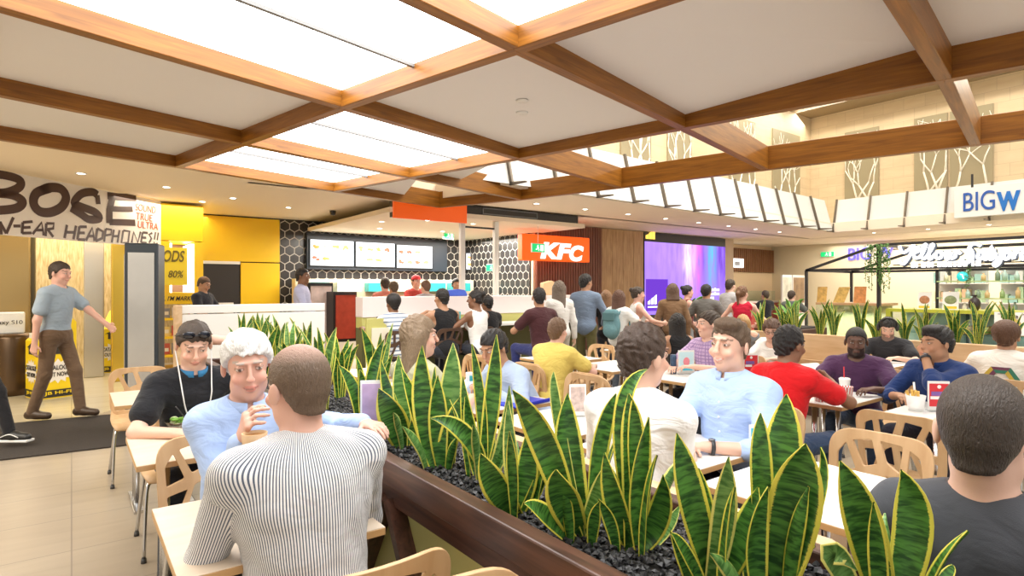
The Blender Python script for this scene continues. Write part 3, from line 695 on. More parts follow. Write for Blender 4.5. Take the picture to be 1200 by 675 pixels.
# ---- bulkhead of white leaning panels round the atrium
blk = thing('bulkhead_cladding', 'band of white panels with dark fins running round the atrium above the shops', 'cladding')
A0 = Vector((4.2, 6.85, 0)); A1 = Vector((16.4, 7.5, 0)); dA = (A1-A0).normalized(); nA = Vector((dA.y, -dA.x, 0))
def bpanel(a, b, n_, z0=3.02, z1=3.88, lean=.22):
    mb = MB(); v = [a, b, b+Vector((0, 0, 0))]; lo = [Vector((a.x, a.y, z0)), Vector((b.x, b.y, z0))]; hi = [p-n_*lean+Vector((0, 0, z1-z0)) for p in lo]
    pts = [lo[0], lo[1], hi[1], hi[0]]; mb.prism(pts, -n_*.03); mb.build('panel', WHITEP, blk)
def bfin(p, n_, z0=3.0, z1=3.90, lean=.22):
    lo = Vector((p.x, p.y, z0)); hi = lo-n_*lean+Vector((0, 0, z1-z0)); sd = n_.cross(Vector((0, 0, 1)))*.018
    mb = MB(); mb.prism([lo-sd+n_*.0, lo+n_*.06-sd, hi+n_*.05-sd, hi-sd], sd*2); mb.prism([lo-sd-n_*.02, lo+n_*.34-sd, lo+n_*.34-sd+Vector((0, 0, .02)), lo-sd+Vector((0, 0, .05))], sd*2)
    mb.build('fin', mat('bronze_metal', (.16, .13, .10), .4, .6), blk)
n = 13
for k in range(n):
    a = A0.lerp(A1, k/n); b = A0.lerp(A1, (k+1)/n); bpanel(a+dA*.02, b-dA*.02, nA)
    if k: bfin(a, nA)
for k in range(13):
    y1 = 7.5-k*.84; a = Vector((16.4, y1, 0)); b = Vector((16.4, y1-.84, 0)); bpanel(a-Vector((0, .02, 0)), b+Vector((0, .02, 0)), Vector((-1, 0, 0)))
    bfin(a, Vector((-1, 0, 0)))
# upper walls of the atrium
STONE = tile_mat('stone_cladding', (.66, .50, .31), (.80, .66, .45), (.5, .38, .24), .5, .3, .003, .5, .5)
def wallmesh(name, lo, hi, m, swap=None):
    o = MB().box(lo, hi).build(name, m); struct(o); return o
# the stone wall meshes are built lying down so that the tile pattern runs over their faces
def uvwall(name, o0, xd, w_, h_, m, th=.1):
    mb = MB(); mb.box((0, 0, -th), (w_, h_, 0)); ob = mb.build(name, m); ob.matrix_world = frame(o0, xd, (0, 0, 1)); return struct(ob)
uvwall('wall_atrium_back', (2, 8.9, 3.0), (1, 0, 0), 16, 5, STONE); uvwall('wall_atrium_right', (18, 8.9, 3.0), (0, -1, 0), 14, 5, STONE)
TAUPE = mat('etched_stone', (.34, .29, .18), .5); BR = mat('branch_relief', (.92, .88, .78), .6)
def branches(rnd, w_, h_):
    mb = MB()
    def grow(p, a, L, r, lv):
        q = (p[0]+math.cos(a)*L, p[1]+math.sin(a)*L)
        if not (-.05 < q[0] < w_+.05) or q[1] > h_: return
        q = (min(max(q[0], .02), w_-.02), q[1])
        mb.tube([(p[0], p[1], .032), ((p[0]+q[0])/2+rnd.uniform(-.02, .02), (p[1]+q[1])/2, .032), (q[0], q[1], .032)], [r, r*.9, r*.75], 5)
        if lv == 0: return
        for sg in (-1, 1): grow(q, a+sg*rnd.uniform(.2, .55), L*rnd.uniform(.7, .95), r*.72, lv-1)
    for k in range(2): grow((w_*(.3+.4*k), -.02), PI/2+rnd.uniform(-.25, .25), h_*.24, .04, 5)
    return mb
def etched(o0, xd, w_, h_, seed, lab):
    t = thing('etched_panel', lab, 'wall panel', (0, 0, 0), 0, 'etched branch panels'); t.matrix_world = frame(o0, xd, (0, 0, 1))
    MB().box((0, 0, 0), (w_, h_, .03)).build('panel', TAUPE, t); branches(random.Random(seed), w_, h_).build('branch', BR, t)
seq = 'first second third fourth fifth sixth seventh eighth ninth'.split()
for i, (x0, x1) in enumerate(((9.6, 10.6), (11.2, 12.1), (13.7, 14.9), (15.8, 17.3))):
    etched((x0, 8.895, 3.4), (1, 0, 0), x1-x0, 2.6, 3+i, 'taupe panel with pale bare branches on the atrium back wall, %s from the left' % seq[i])
for i, (y0, y1) in enumerate(((7.9, 7.0), (6.14, 5.4), (5.34, 4.46), (3.5, 2.6), (2.5, 1.6))):
    etched((17.99, y0, 3.4), (0, -1, 0), y0-y1, 2.6, 13+i, 'taupe panel with pale bare branches on the atrium right wall, %s from the corner' % seq[i])
struct(MB().box((16.2, -5, 6.65), (18.0, 8.9, 6.95)).build('trim_2', mat('bronze_soffit', (.33, .25, .15), .4, .3)))
ar = thing('ceiling_ring', 'pale oval ring light hung high in the atrium', 'light', (14.2, 3.0, 6.2))
MB().lathe([(1.3, 0), (1.5, 0), (1.5, .12), (1.3, .12), (1.3, 0)], n=40).build('ring', mat('ring_paint', (.75, .72, .64), .5), ar)
# ---- walls round the court
struct(MB().box((-9, 13.6, 0), (2.08, 13.8, 3.0)).build('wall_shop_back', wood('brass_cladding', (.40, .29, .12), (.72, .60, .38), 2, 5, .22, 9)))
struct(MB().box((2.05, 13.25, 0), (9.5, 13.45, 3.0)).build('wall_back', mat('black_grout_wall', (.05, .05, .05), .5)))
struct(MB().box((8.4, 10.5, 0), (8.6, 13.4, 3.0)).build('wall_side', mat('black_grout_wall', (.05, .05, .05), .5)))
struct(MB().box((8.4, 10.42, 0), (16.3, 10.6, 3.0)).build('wall_screen', mat('warm_plaster', (.55, .42, .30), .7)))
struct(MB().box((16.3, 11.6, 0), (24, 11.8, 3.0)).build('wall_corridor', mat('peach_plaster', (.82, .62, .40), .7)))
struct(MB().box((20.6, -6, 0), (20.8, 11.6, 3.0)).build('wall_store', mat('store_white', (.82, .72, .52), .7)))
struct(MB().box((-9.2, -4, 0), (-9, 17, 8)).build('wall_left', CREAM)); struct(MB().box((23.9, -4, 0), (24.1, 17, 8)).build('wall_right', CREAM))
struct(MB().box((-9, 16.9, 0), (24, 17.1, 8)).build('wall_far', CREAM))
# yellow electronics shop front
yw = thing('yellow_fascia', 'glossy yellow fascia board over the black service door', 'wall panel', (0, 0, 0))
MB().box((2.06, 13.19, 2.05), (3.60, 13.25, 2.97)).build('fascia', YEL, yw, .006); yw2 = thing('yellow_wall', 'tall glossy yellow wall panel right of the black service door', 'wall panel', (0, 0, 0)); MB().box((2.82, 13.19, .06), (3.60, 13.25, 2.03)).build('panel', YEL, yw2, .006)
for x in (2.25, 3.35):
    for z in (2.2, 2.8): MB().lathe([(0, -.01), (.03, -.01), (.03, 0)], n=10, M=Matrix.Rotation(PI/2, 3, 'X')).build('fixing', mat('yellow_fixing', (.6, .38, .02), .4), yw, local=None).location = (x, 13.185, z)
dr = thing('service_door', 'black service door in the yellow shop wall', 'door', (2.43, 13.2, 0))
MB().box((-.36, 0, 0), (.36, .04, 1.98)).build('door_leaf', mat('door_black', (.03, .026, .024), .35), dr); MB().box((-.05, -.012, .95), (.25, -.002, 1.2)).build('notice', mat('paper', (.8, .78, .74), .6), dr)
MB().box((.28, -.03, .9), (.31, 0, 1.1)).build('handle', CHROME, dr); MB().box((-.38, -.01, 1.99), (.38, .04, 2.05)).build('head_trim', WHITE, dr)
yc = thing('yellow_column', 'tall yellow shop column with a lit opening and price board', 'column', (1.22, 11.7, 0))
cw = .66
MB().box((0, 0, 2.32), (cw, 1.5, 2.96)).build('upper_box', YEL, yc, .008); MB().box((0, 1.0, 1.25), (cw, 1.5, 2.31)).build('back_panel', mat('brown_panel', (.20, .10, .05), .6), yc)
for x in (0, cw-.14): MB().box((x, 0, 1.25), (x+.14, 1.0, 2.31)).build('jamb', YEL, yc)
MB().box((.14, .05, 1.30), (.18, .9, 2.28)).build('light_strip', emis('white_edge', (1, .98, .9), 3), yc); MB().box((cw-.20, .05, 1.30), (cw-.14, .9, 2.28)).build('light_strip', emis('white_edge', (1, .98, .9), 3), yc)
MB().box((-.10, -.06, 1.55), (.40, -.03, 2.20)).build('price_board', mat('board_yellow', (.85, .65, .03), .5), yc)
text_obj('lettering', 'PODS', mat('marker_olive', (.16, .12, .02), .7), frame((1.16, 11.635, 1.95), (1, 0, 0), (0, 0, 1)), .42, .2, .004, .25, .02)
bpy.data.objects['lettering'].parent = yc; bpy.data.objects['lettering'].matrix_parent_inverse = Matrix.Translation((-1.22, -11.7, 0))
o = text_obj('lettering', '$  80%', mat('marker_olive', (.16, .12, .02), .7), frame((1.18, 11.635, 1.66), (1, 0, 0), (0, 0, 1)), .38, .14, .004, .2, .01); o.parent = yc; o.matrix_parent_inverse = Matrix.Translation((-1.22, -11.7, 0))
MB().box((-.1, -.02, 1.22), (cw, 1.0, 1.42)).build('slogan_strip', YEL, yc)
o = text_obj('lettering', "ALL I'M MARK UP", mat('marker_black', (.03, .025, .02), .7), frame((1.15, 11.675, 1.28), (1, 0, 0), (0, 0, 1)), .66, .08, .004, .3, .01); o.parent = yc; o.matrix_parent_inverse = Matrix.Translation((-1.22, -11.7, 0))
for z in (.02, .3, .62, .94): MB().box((-.1, .0, z), (cw, 1.0, z+.04)).build('shelf', YEL, yc)
rn = random.Random(5)
pkc = [(.6, .05, .03), (.75, .7, .65), (.55, .10, .06), (.8, .62, .2), (.25, .25, .28)]; pkn = ['red', 'white', 'dark red', 'ochre', 'grey']
for zi, z in enumerate((.34, .66, .98)):
    for k in range(5):
        ci = (k*2+zi) % 5
        b = MB().box((-.05, 0, 0), (.05, .06, .16+.04*rn.random())); b.box((-.03, -.002, .05), (.03, 0, .11)); b.mi = [0]*6+[1]*6
        o = b.build('product_pack', [mat('pack_'+pkn[ci].replace(' ', '_'), pkc[ci], .4), mat('pack_label', (.85, .8, .7), .5)]); o.location = (1.20+k*.13, 11.85, z)
        tag(o, '%s boxed product on the %s yellow shelf, %s from its left end' % (pkn[ci], ('lowest', 'middle', 'upper')[zi], seq[k]), 'product box', 'boxed products on the yellow shelves')
for i, (px, yy, cwid, cm_, lb) in enumerate(((12, 12.3, .5, (.36, .25, .10), 'brass'), (32, 12.6, .22, (.10, .08, .04), 'dark'), (110, 12.2, .28, (.60, .57, .50), 'silver'), (141, 11.4, .25, (.78, .55, .08), 'golden'))):
    p = HY(px, 340, yy); o = MB().box((-cwid/2, -.12, 0), (cwid/2, .12, 2.96)).build('shop_pillar', mat('pillar_'+lb, cm_, .2, .6 if lb in ('silver', 'golden', 'brass') else .1), None, .02); o.location = (p.x, yy, 0)
    tag(o, '%s shop pillar seen under the painted banner' % lb, 'pillar')
# ---- hand painted banner
b0 = Vector((-.716, 9.80, 0)); b1 = Vector((1.226, 11.69, 0)); dB = (b1-b0).normalized(); nB = Vector((dB.y, -dB.x, 0)); bs = b0-dB*1.5
bn = thing('shop_banner', 'long white hand painted banner hung from the ceiling over the shop entrance', 'banner', bs)
MB().prism([Vector((0, 0, 2.16)), (b1-bs)+Vector((0, 0, 2.19)), (b1-bs)+Vector((0, 0, 2.985)), Vector((0, 0, 2.985))], -nB*.02).build('board', mat('banner_white', (.86, .80, .74), .5), bn)
INK = mat('brush_ink', (.07, .032, .024), .3); RED = mat('red_marker', (.62, .12, .06), .5)
def bs_pts(pts): return [HIT(x, y, b0, nB)-bs for x, y in pts]
def C(pts): return [(x/4.218, 180+y/4.218) for x, y in pts]
pxm = 8.4/690/4.218
mb = MB()
def ink(pts, wpx, sm=True, M_=None):
    P_ = bs_pts(C(pts)); P_ = spl(P_, 6) if sm else P_
    stroke(M_ or mb, P_, [wpx*pxm*depth(p+bs)/10*1.25 for p in P_], nB)
ink([(-95, 95), (-95, 290)], 42, False); ink([(-95, 105), (10, 105), (95, 130), (95, 165), (40, 190), (-20, 195)], 40); ink([(-20, 195), (60, 205), (110, 235), (85, 268), (0, 280), (-95, 280)], 42)
ink([(245, 170), (180, 195), (165, 245), (195, 285), (250, 290), (305, 262), (325, 215), (300, 175), (245, 168), (200, 185)], 44)
ink([(480, 205), (455, 190), (400, 200), (365, 245), (400, 262), (470, 290), (490, 320), (440, 325), (400, 300), (350, 268)], 38)
ink([(555, 215), (540, 280), (540, 345)], 36, False); ink([(530, 208), (600, 215), (672, 218)], 34); ink([(540, 272), (600, 275), (655, 275)], 26); ink([(540, 338), (610, 340), (668, 342)], 30)
ink([(480, 205), (485, 250)], 26, False)
mb.build('lettering', INK, bn)
mb = MB()
def small(segs, w_=13):
    for s_ in segs: ink(s_, w_, False)
small([[(0, 335), (5, 400)], [(0, 340), (30, 395)], [(30, 395), (65, 315)], [(65, 358), (100, 358)]], 14)
small([[(112, 340), (108, 395)], [(112, 340), (160, 336)], [(110, 366), (150, 364)], [(108, 393), (155, 392)], [(160, 398), (205, 340), (215, 405)], [(175, 378), (215, 378)], [(228, 345), (224, 408)], [(228, 345), (265, 345), (262, 370), (230, 375)], [(235, 375), (262, 412)]])
small([[(330, 352), (318, 418)], [(375, 356), (362, 424)], [(322, 388), (370, 390)], [(392, 360), (382, 425)], [(392, 362), (428, 362)], [(386, 392), (418, 392)], [(382, 424), (420, 426)], [(424, 430), (455, 366), (466, 432)], [(435, 408), (465, 408)], [(480, 370), (472, 432)], [(480, 370), (508, 385), (505, 418), (472, 432)]])
small([[(522, 372), (514, 436)], [(522, 372), (550, 376), (548, 400), (520, 404)], [(562, 376), (552, 440)], [(590, 378), (580, 440)], [(556, 408), (586, 408)], [(608, 380), (600, 440), (632, 440), (640, 384), (608, 380)], [(650, 440), (660, 386), (680, 440), (694, 386)], [(704, 390), (696, 440)], [(704, 390), (730, 392)], [(700, 415), (722, 416)], [(696, 440), (724, 442)], [(752, 392), (736, 400), (748, 420), (736, 440)]], 11)
small([[(768, 388), (762, 425)], [(782, 390), (776, 428)], [(762, 436), (761, 443)], [(776, 440), (775, 447)]], 9)
mb.build('lettering', INK, bn)
mb = MB()
o = None
for (tx, x0, y0, x1, y1) in (('SOUND', 668, 280, 768, 240), ('TRUE', 672, 325, 752, 287), ('ULTRA', 680, 366, 778, 330)):
    p = HIT(x0/4.218, 180+y0/4.218, b0, nB); q = HIT(x1/4.218, 180+y1/4.218, b0, nB)
    o = text_obj('lettering', tx, RED, frame(p+nB*.006-bs, dB, (0, 0, 1)), (Vector((q.x-p.x, q.y-p.y, 0))).length, .115, .004, .1, -.002, bn)
# ================================================================= SHOPS
# ---- chicken shop: hexagon tiles, menu boards, soffit, counter
HEXT = mat('black_hex_tile', (.035, .033, .033), .25, var=(3, .5)); GROUT = mat('pale_grout', (.55, .52, .47), .7)
def hexwall(M, w_, h_, r, lab):
    t = thing('tiled_wall', lab, 'wall tiles'); t.matrix_world = M
    MB().box((0, 0, 0), (w_, h_, .008)).build('grout', GROUT, t)
    mb = MB(); dx = r*math.sqrt(3); row = 0; y = 0
    while y < h_+r:
        x = (dx/2 if row % 2 else 0)
        while x < w_+dx:
            pts = []
            for k in range(6):
                a = PI/6+k*PI/3; pts.append((min(max(x+r*.91*math.cos(a), .0), w_), min(max(y+r*.91*math.sin(a), 0), h_)))
            u = []
            for p in pts:
                if not u or (abs(p[0]-u[-1][0])+abs(p[1]-u[-1][1])) > 1e-5: u.append(p)
            if len(u) > 2 and (abs(u[0][0]-u[-1][0])+abs(u[0][1]-u[-1][1])) < 1e-5: u.pop()
            area = sum(u[i][0]*u[(i+1) % len(u)][1]-u[(i+1) % len(u)][0]*u[i][1] for i in range(len(u))) if len(u) > 2 else 0
            if area > 1e-4:
                b = len(mb.v); mb.add([(p[0], p[1], .012) for p in u]+[(p[0], p[1], .006) for p in u], [tuple(range(len(u)))]+[(i, i+len(u), (i+1) % len(u)+len(u), (i+1) % len(u)) for i in range(len(u))])
            x += dx
        y += r*1.5; row += 1
    mb.build('tiles', HEXT, t)
    return t
hexwall(frame((3.62, 13.25, .9), (1, 0, 0), (0, 0, 1)), 4.78, 2.08, .118, 'black hexagon tiled wall with pale grout behind the menu boards')
hexwall(frame((8.4, 13.24, .9), (0, -1, 0), (0, 0, 1)), 2.7, 1.9, .118, 'black hexagon tiled side wall beside the slatted wall')
# soffit
struct(MB().box((4.2, 8.97, 2.76), (8.62, 13.2, 2.84)).build('trim_1', CREAM))
ob = thing('orange_fascia', 'orange fascia box on the soffit edge above the counter', 'sign', (4.25, 8.93, 0))
MB().box((0, 0, 2.66), (1.42, .05, 2.99)).build('face', mat('orange_sign', (.85, .11, .01), .4, emit=(.9, .13, .01), es=.25), ob); MB().box((.0, .05, 2.68), (1.42, .16, 2.99)).build('casing', BLACKM, ob)
df = thing('dark_fascia', 'dark fascia with a framed vent above the cream soffit', 'fascia', (5.70, 9.0, 0))
MB().box((0, 0, 2.845), (2.75, .1, 2.99)).build('board', mat('dark_fascia_paint', (.05, .047, .047), .5), df)
fr = MB()
for a, b in (((.35, -.02, 2.86), (1.65, 0, 2.875)), ((.35, -.02, 2.965), (1.65, 0, 2.98)), ((.35, -.02, 2.86), (.365, 0, 2.98)), ((1.635, -.02, 2.86), (1.65, 0, 2.98))): fr.box(a, b)
fr.build('vent_frame', mat('vent_grey', (.25, .25, .25), .5), df)
for i, (x, y) in enumerate(((4.7, 10.4), (5.3, 9.7), (6.3, 9.7), (7.2, 10.2), (5.2, 11.6), (6.6, 11.4))):
    tag(downlight((x, y, 2.757)), 'recessed downlight in the soffit over the chicken counter, %s from the left' % seq[i], 'downlight', 'counter downlights')
cmr = thing('dome_camera', 'small dark dome camera under the cream ceiling above the menu', 'camera', (4.05, 11.2, 2.99)); MB().lathe([(.06, 0), (.06, -.03), (.045, -.07), (0, -.09)], n=14).build('dome', BLACKM, cmr)
# menu boards
SCR = emis('menu_screen', (.93, .97, 1.0), 1.35)
FOOD = [mat('menu_food_%d' % i, c, .6, emit=c, es=.5) for i, c in enumerate(((.80, .42, .10), (.62, .22, .05), (.85, .62, .30), (.7, .08, .04)))]
rn = random.Random(3)
def menu(x0, x1, z0, z1, y, lab):
    t = thing('menu_board', lab, 'menu screen', ((x0+x1)/2, y, (z0+z1)/2), 0, 'lit menu boards'); w_, h_ = (x1-x0)/2, (z1-z0)/2
    MB().box((-w_, 0, -h_), (w_, .04, h_)).build('casing', BLACKM, t, .004); MB().box((-.06, .04, -.06), (.06, .20, .06)).build('bracket', BLACKM, t); MB().box((-w_+.015, -.006, -h_+.02), (w_-.015, 0, h_-.02)).build('screen', SCR, t)
    mb = MB(); tb = MB(); 
    for i in range(4):
        for j in range(2):
            cx = -w_+.13+i*(2*w_-.2)/3.6; cz = h_*.42-j*h_*.85; mb.cur = rn.randrange(4)
            for q in range(4): mb.ball((cx+rn.uniform(-.05, .05), -.008, cz+rn.uniform(-.025, .03)), (.045*rn.uniform(.6, 1.2), .004, .028), 8, 5); 
            for f in range(len(mb.mi)-4*40, len(mb.mi)): pass
            tb.box((cx-.07, -.009, cz-.075), (cx+.07, -.006, cz-.062)); tb.box((cx-.03, -.009, cz-.095), (cx+.03, -.006, cz-.085))
    mb.build('food_pictures', FOOD, t)['kind'] = 'stuff'; tb.build('price_text', mat('menu_text', (.25, .2, .2), .6), t)
MY = 13.05
strip = MB().box((0, 0, 0), (1, 1, 1))
def xz(px, py, y): p = HY(px, py, y); return p.x, p.z
for i, (a, b, c, d) in enumerate(((363, 281, 415, 313), (416.5, 284, 463, 314), (464.5, 287.5, 507, 315.5))):
    x0, z1 = xz(a, b, MY); x1, z0 = xz(c, d, MY); menu(x0, x1, z0, z1+.03, MY, 'bright menu screen with food pictures above the counter, %s from the left' % seq[i])
x0, z1 = xz(546, 296, MY); x1, z0 = xz(571, 317, MY); menu(x0, x1, z0, z1, MY, 'bright menu screen behind the two white posts')
x0, z1 = xz(572.5, 297, MY); x1, z0 = xz(579, 318, MY); menu(x0, x1, z0, z1, MY, 'narrow menu screen right of the white posts')
p0 = HY(360, 276, 13.1); p1 = HY(520, 286, 13.1)
o = MB().box((p0.x, 13.1, 1.92), (p1.x+.1, 13.22, 2.72)).build('menu_surround', mat('blue_black', (.02, .03, .045), .4)); tag(o, 'blue black surround panel framing the three menu screens', 'panel')
# kitchen behind the counter
kb = thing('kitchen_bench', 'long steel kitchen bench with hot cabinets below the menu screens', 'counter', (5.4, 12.3, 0))
MB().box((-1.6, -.2, 0), (2.9, .7, .95)).build('cabinet', mat('steel_panel', (.70, .66, .60), .35, .6), kb, .01); MB().box((-1.6, -.25, .95), (2.9, .7, 1.0)).build('worktop', CHROME, kb)
MB().box((-1.6, .45, 1.0), (2.9, .7, 1.70)).build('back_panel', mat('warm_kitchen', (.80, .68, .48), .5), kb)
for k in range(6): MB().box((-1.5+k*.72, .2, 1.42), (-.95+k*.72, .44, 1.62)).build('warmer_hood', mat(('teal_hood', 'cream_hood')[k % 2 if k < 4 else 0], ((.03, .36, .38), (.78, .72, .6))[k % 2 if k < 4 else 0], .4), kb)
for k in range(8): MB().ball((-1.3+k*.5, .3, 1.12), (.16, .1, .11), 10, 6).build('food_tray', mat(('fried_gold', 'fried_brown')[k % 2], ((.62, .36, .10), (.42, .20, .06))[k % 2], .6), kb)
def cab(x0, x1, y, z0, z1, lab, c, nm):
    t = thing('drinks_cabinet', lab, 'cabinet', (x0, y, 0)); L = x1-x0
    MB().box((0, .04, z0), (L, .55, z1)).build('body', BLACKM, t); MB().box((.04, 0, z0+.06), (L-.04, .04, z1-.06)).build('front_panel', mat(nm, c, .4, var=(9, .35)), t)
    MB().box((.02, -.012, z1-.06), (L-.02, .02, z1-.02)).build('top_trim', BLACKM, t)
    return t
x0 = HY(362, 0, 11.0).x; x1 = HY(391, 0, 11.0).x; cab(x0, x1, 11.0, 0, 1.60, 'drinks cabinet with a pale patterned front left of the white counter', (.72, .58, .55), 'patterned_front')
x0 = HY(391.5, 0, 10.6).x; x1 = HY(419, 0, 10.6).x; cab(x0, x1, 10.6, .5, 1.43, 'dark red display cabinet beside the white counter end', (.45, .06, .03), 'red_front')
# dining counter in front of the shop
CW = mat('pink_white_laminate', (.84, .75, .74), .4); OLIVE = mat('olive_panel', (.52, .50, .16), .5); DKOL = mat('dark_olive_panel', (.13, .13, .05), .6)
ct = thing('dividing_counter', 'long low pink white counter wall with an olive yellow lower band', 'counter wall', (3.45, 8.3, 0))
MB().box((-.0, 0, 1.06), (4.35, .28, 1.365)).build('upper_panel', CW, ct, .008); MB().box((-.0, .02, .90), (4.35, .26, 1.06)).build('olive_band', OLIVE, ct); MB().box((0, .03, 0), (4.35, .26, .90)).build('lower_panel', DKOL, ct)
ep = thing('end_screen', 'olive yellow and cream end screen beside the counter bench', 'screen', (3.05, 7.2, 0))
MB().box((0, 0, 0), (.30, .05, 1.10)).build('panel', OLIVE, ep); MB().box((.06, -.02, 0), (.42, .0, .98)).build('inner_panel', mat('cream_panel', (.80, .74, .60), .5), ep)
br = thing('counter_bench', 'white topped eating bench fixed along the counter wall', 'counter', (3.45, 7.78, 0))
MB().box((0, 0, .885), (4.2, .50, .925)).build('top', WHITE, br, .006)
for x in (.3, 2.0, 3.8): MB().box((x, .1, 0), (x+.08, .48, .885)).build('support', DKOL, br)
for k, (px, nm, c) in enumerate(((537, 'teal', (.05, .42, .45)),)):
    p = HY(px, 0, 7.95); t = thing('drink_cup', 'teal cup standing on the counter bench beside the woman in white', 'cup', (p.x, 7.95, .926)); MB().lathe([(0, 0), (.03, 0), (.042, .2), (.0, .2)], n=14).build('cup_body', mat('teal_cup', c, .4), t); MB().lathe([(0, .2), (.046, .2), (.046, .215), (0, .215)], n=14).build('lid', WHITE, t)
p = HY(446, 0, 7.95); t = thing('menu_stand', 'small black picture stand beside the boy on the counter bench', 'stand', (p.x, 7.95, .926)); MB().box((-.06, 0, 0), (.06, .012, .16)).build('card', BLACKM, t); MB().box((-.05, -.003, .02), (.05, 0, .14)).build('picture', mat('dark_picture', (.25, .2, .18), .5, var=(40, .9)), t)
# white posts
pz = thing('post_frame', 'pair of slim white posts with a black top bar at the counter', 'post', (0, 9.1, 0))
for px in (541.5, 581):
    x = HY(px, 0, 9.1).x; MB().box((x-.045, -.04, 1.0), (x+.045, .04, 2.75)).build('post', WHITE, pz, .004)
x0 = HY(541, 0, 9.1).x; x1 = HY(583, 0, 9.1).x; MB().box((x0, -.02, 2.60), (x1, .02, 2.63)).build('top_bar', BLACKM, pz)
MB().box((x0-.0, -.05, 0), (x0+.1, .05, 1.0)).build('foot', WHITE, pz); MB().box((x1-.1, -.05, 0), (x1, .05, 1.0)).build('foot', WHITE, pz)
p = HY(438, 345, 8.9)
# little things on the counter wall
for k, (px, c, nm, lab) in enumerate(((533, (.05, .12, .65), 'blue', 'blue folded bag on the counter wall behind the man in the black singlet'), (643, (.78, .50, .28), 'tan', 'tan paper bag on the counter wall in front of the slatted wall'))):
    p = HY(px, 0, 8.44); t = thing('paper_bag', lab, 'bag', (p.x, 8.44, 1.366))
    F = MB(); hh = .10 if k == 0 else .24; wd = .22 if k == 0 else .17
    F.prism([(-wd, -.07, 0), (wd, -.07, 0), (wd*.9, -.03, hh), (wd*.3, -.04, hh*1.15), (-wd*.85, -.03, hh*.95)], (0, .12, 0)); F.build('bag_body', mat('bag_'+nm, c, .6, bump=(14, .7)), t, .02)
# exit signs
def exit_sign(loc, rz, lab, w_=.34):
    t = thing('exit_sign', lab, 'exit sign', loc, rz); MB().box((-w_/2, 0, -.09), (w_/2, .03, .09)).build('box', WHITE, t); MB().box((-w_/2+.01, -.006, -.08), (w_/2-.01, 0, .08)).build('panel', mat('exit_green', (.01, .42, .12), .4, emit=(.01, .7, .2), es=.5), t)
    f = MB(); f.cur = 0
    f.ball((-.02, -.009, .045), (.016, .004, .016), 8, 6); f.tube([(-.03, -.009, .03), (-.02, -.009, -.015)], .014, 6); f.tube([(-.02, -.009, -.012), (.01, -.009, -.03), (.0, -.009, -.06)], .009, 6); f.tube([(-.025, -.009, -.012), (-.05, -.009, -.03), (-.075, -.009, -.03)], .009, 6); f.tube([(-.03, -.009, .025), (.01, -.009, .005)], .007, 6)
    f.build('running_figure', emis('sign_white', (1, 1, 1), 1.2), t); MB().box((.05, -.01, -.06), (.13, -.006, .06)).build('door_shape', emis('sign_white', (1, 1, 1), 1.2), t)
    return t
p = HY(631, 290.5, 9.2); e_ = exit_sign((p.x, 9.2, p.z), 0, 'green exit sign hung in front of the orange sign face'); MB().tube([(0, .015, .09), (0, .015, 2.76-p.z)], .006, 6).build('hanger', WHITE, e_)
p = HY(526, 276, 11.8); e_ = exit_sign((p.x, 11.8, p.z), .3, 'green exit sign above the kitchen near the white posts'); MB().tube([(0, .015, .09), (0, .015, 2.76-p.z)], .006, 6).build('hanger', WHITE, e_)
p = HY(592, 314, 12.0); e_ = exit_sign((8.355, 12.0, p.z), -PI/2, 'glowing green sign on the hexagon tiled side wall', .5)
p = HX(970, 298, 20.58); exit_sign((20.55, p.y, p.z), -PI/2, 'green exit sign on the bright store wall', .45)
# letters on the orange sign
ks = thing('shop_sign', 'orange lightbox sign with large white KFC letters', 'sign', (7.60, 9.8, 0))
ORS = mat('orange_lightbox', (.88, .10, .01), .4, emit=(1, .10, .0), es=.55)
MB().box((0, 0, 2.09), (1.96, .16, 2.65)).build('casing', ORS, ks, .01)
for x_ in (1.1, 1.8): MB().box((x_, .16, 2.35), (x_+.06, .56, 2.41)).build('bracket', BLACKM, ks)
for i, (ch, px0, px1, y0, y1) in enumerate((('K', 633, 656, 303, 283), ('F', 652, 669, 304, 285), ('C', 667, 683.5, 306, 287))):
    p = HY(px0, y0, 9.79); q = HY(px1, y1, 9.79); o = text_obj('lettering', ch, emis('sign_white', (1, 1, 1), 1.2), frame((p.x-7.60, -.012, p.z), (1, 0, 0), (0, 0, 1)), q.x-p.x, .36, .015, .22, .05, ks)
# ---- slatted wall, timber panel, video wall
SLAT = wood('dark_red_slat', (.12, .035, .022), (.24, .085, .05), 2, 3, .5, 20)
sw_ = thing('slatted_wall', 'dark red timber slatted wall behind the orange sign', 'wall panel', (8.45, 10.42, 0)); n = 26; xe = HY(704, 0, 10.42).x-8.45
MB().box((0, -.005, .0), (xe, 0, 2.98)).build('backing', mat('slat_backing', (.68, .50, .42), .7), sw_)
for k in range(n): MB().box((k*xe/n, -.06, 0), (k*xe/n+.062, -.005, 2.98)).build('slat', SLAT, sw_)
OAK = wood('oak_panel', (.36, .20, .09), (.58, .38, .20), 2, 2.2, .5, 9)
xa = HY(705, 0, 10.36).x; xb = HY(754, 0, 10.36).x
tpn = thing('timber_panel', 'upright oak boarded panel between the slats and the screen', 'wall panel', (xa, 10.36, 0)); L = (xb-xa)/4
for k in range(4): MB().box((k*L+.004, 0, 0), ((k+1)*L-.004, .055, 2.98)).build('board', OAK, tpn)
xc = HY(850, 0, 10.36).x
vs = thing('video_wall', 'large purple video screen with pink and blue streaks of light', 'screen', (xb+.03, 10.36, 0)); L = xc-xb-.03
MB().box((0, 0, .0), (L, .055, 2.98)).build('surround', BLACKM, vs)
z1 = HY(760, 283, 10.34).z; z0 = HY(760, 369, 10.34).z
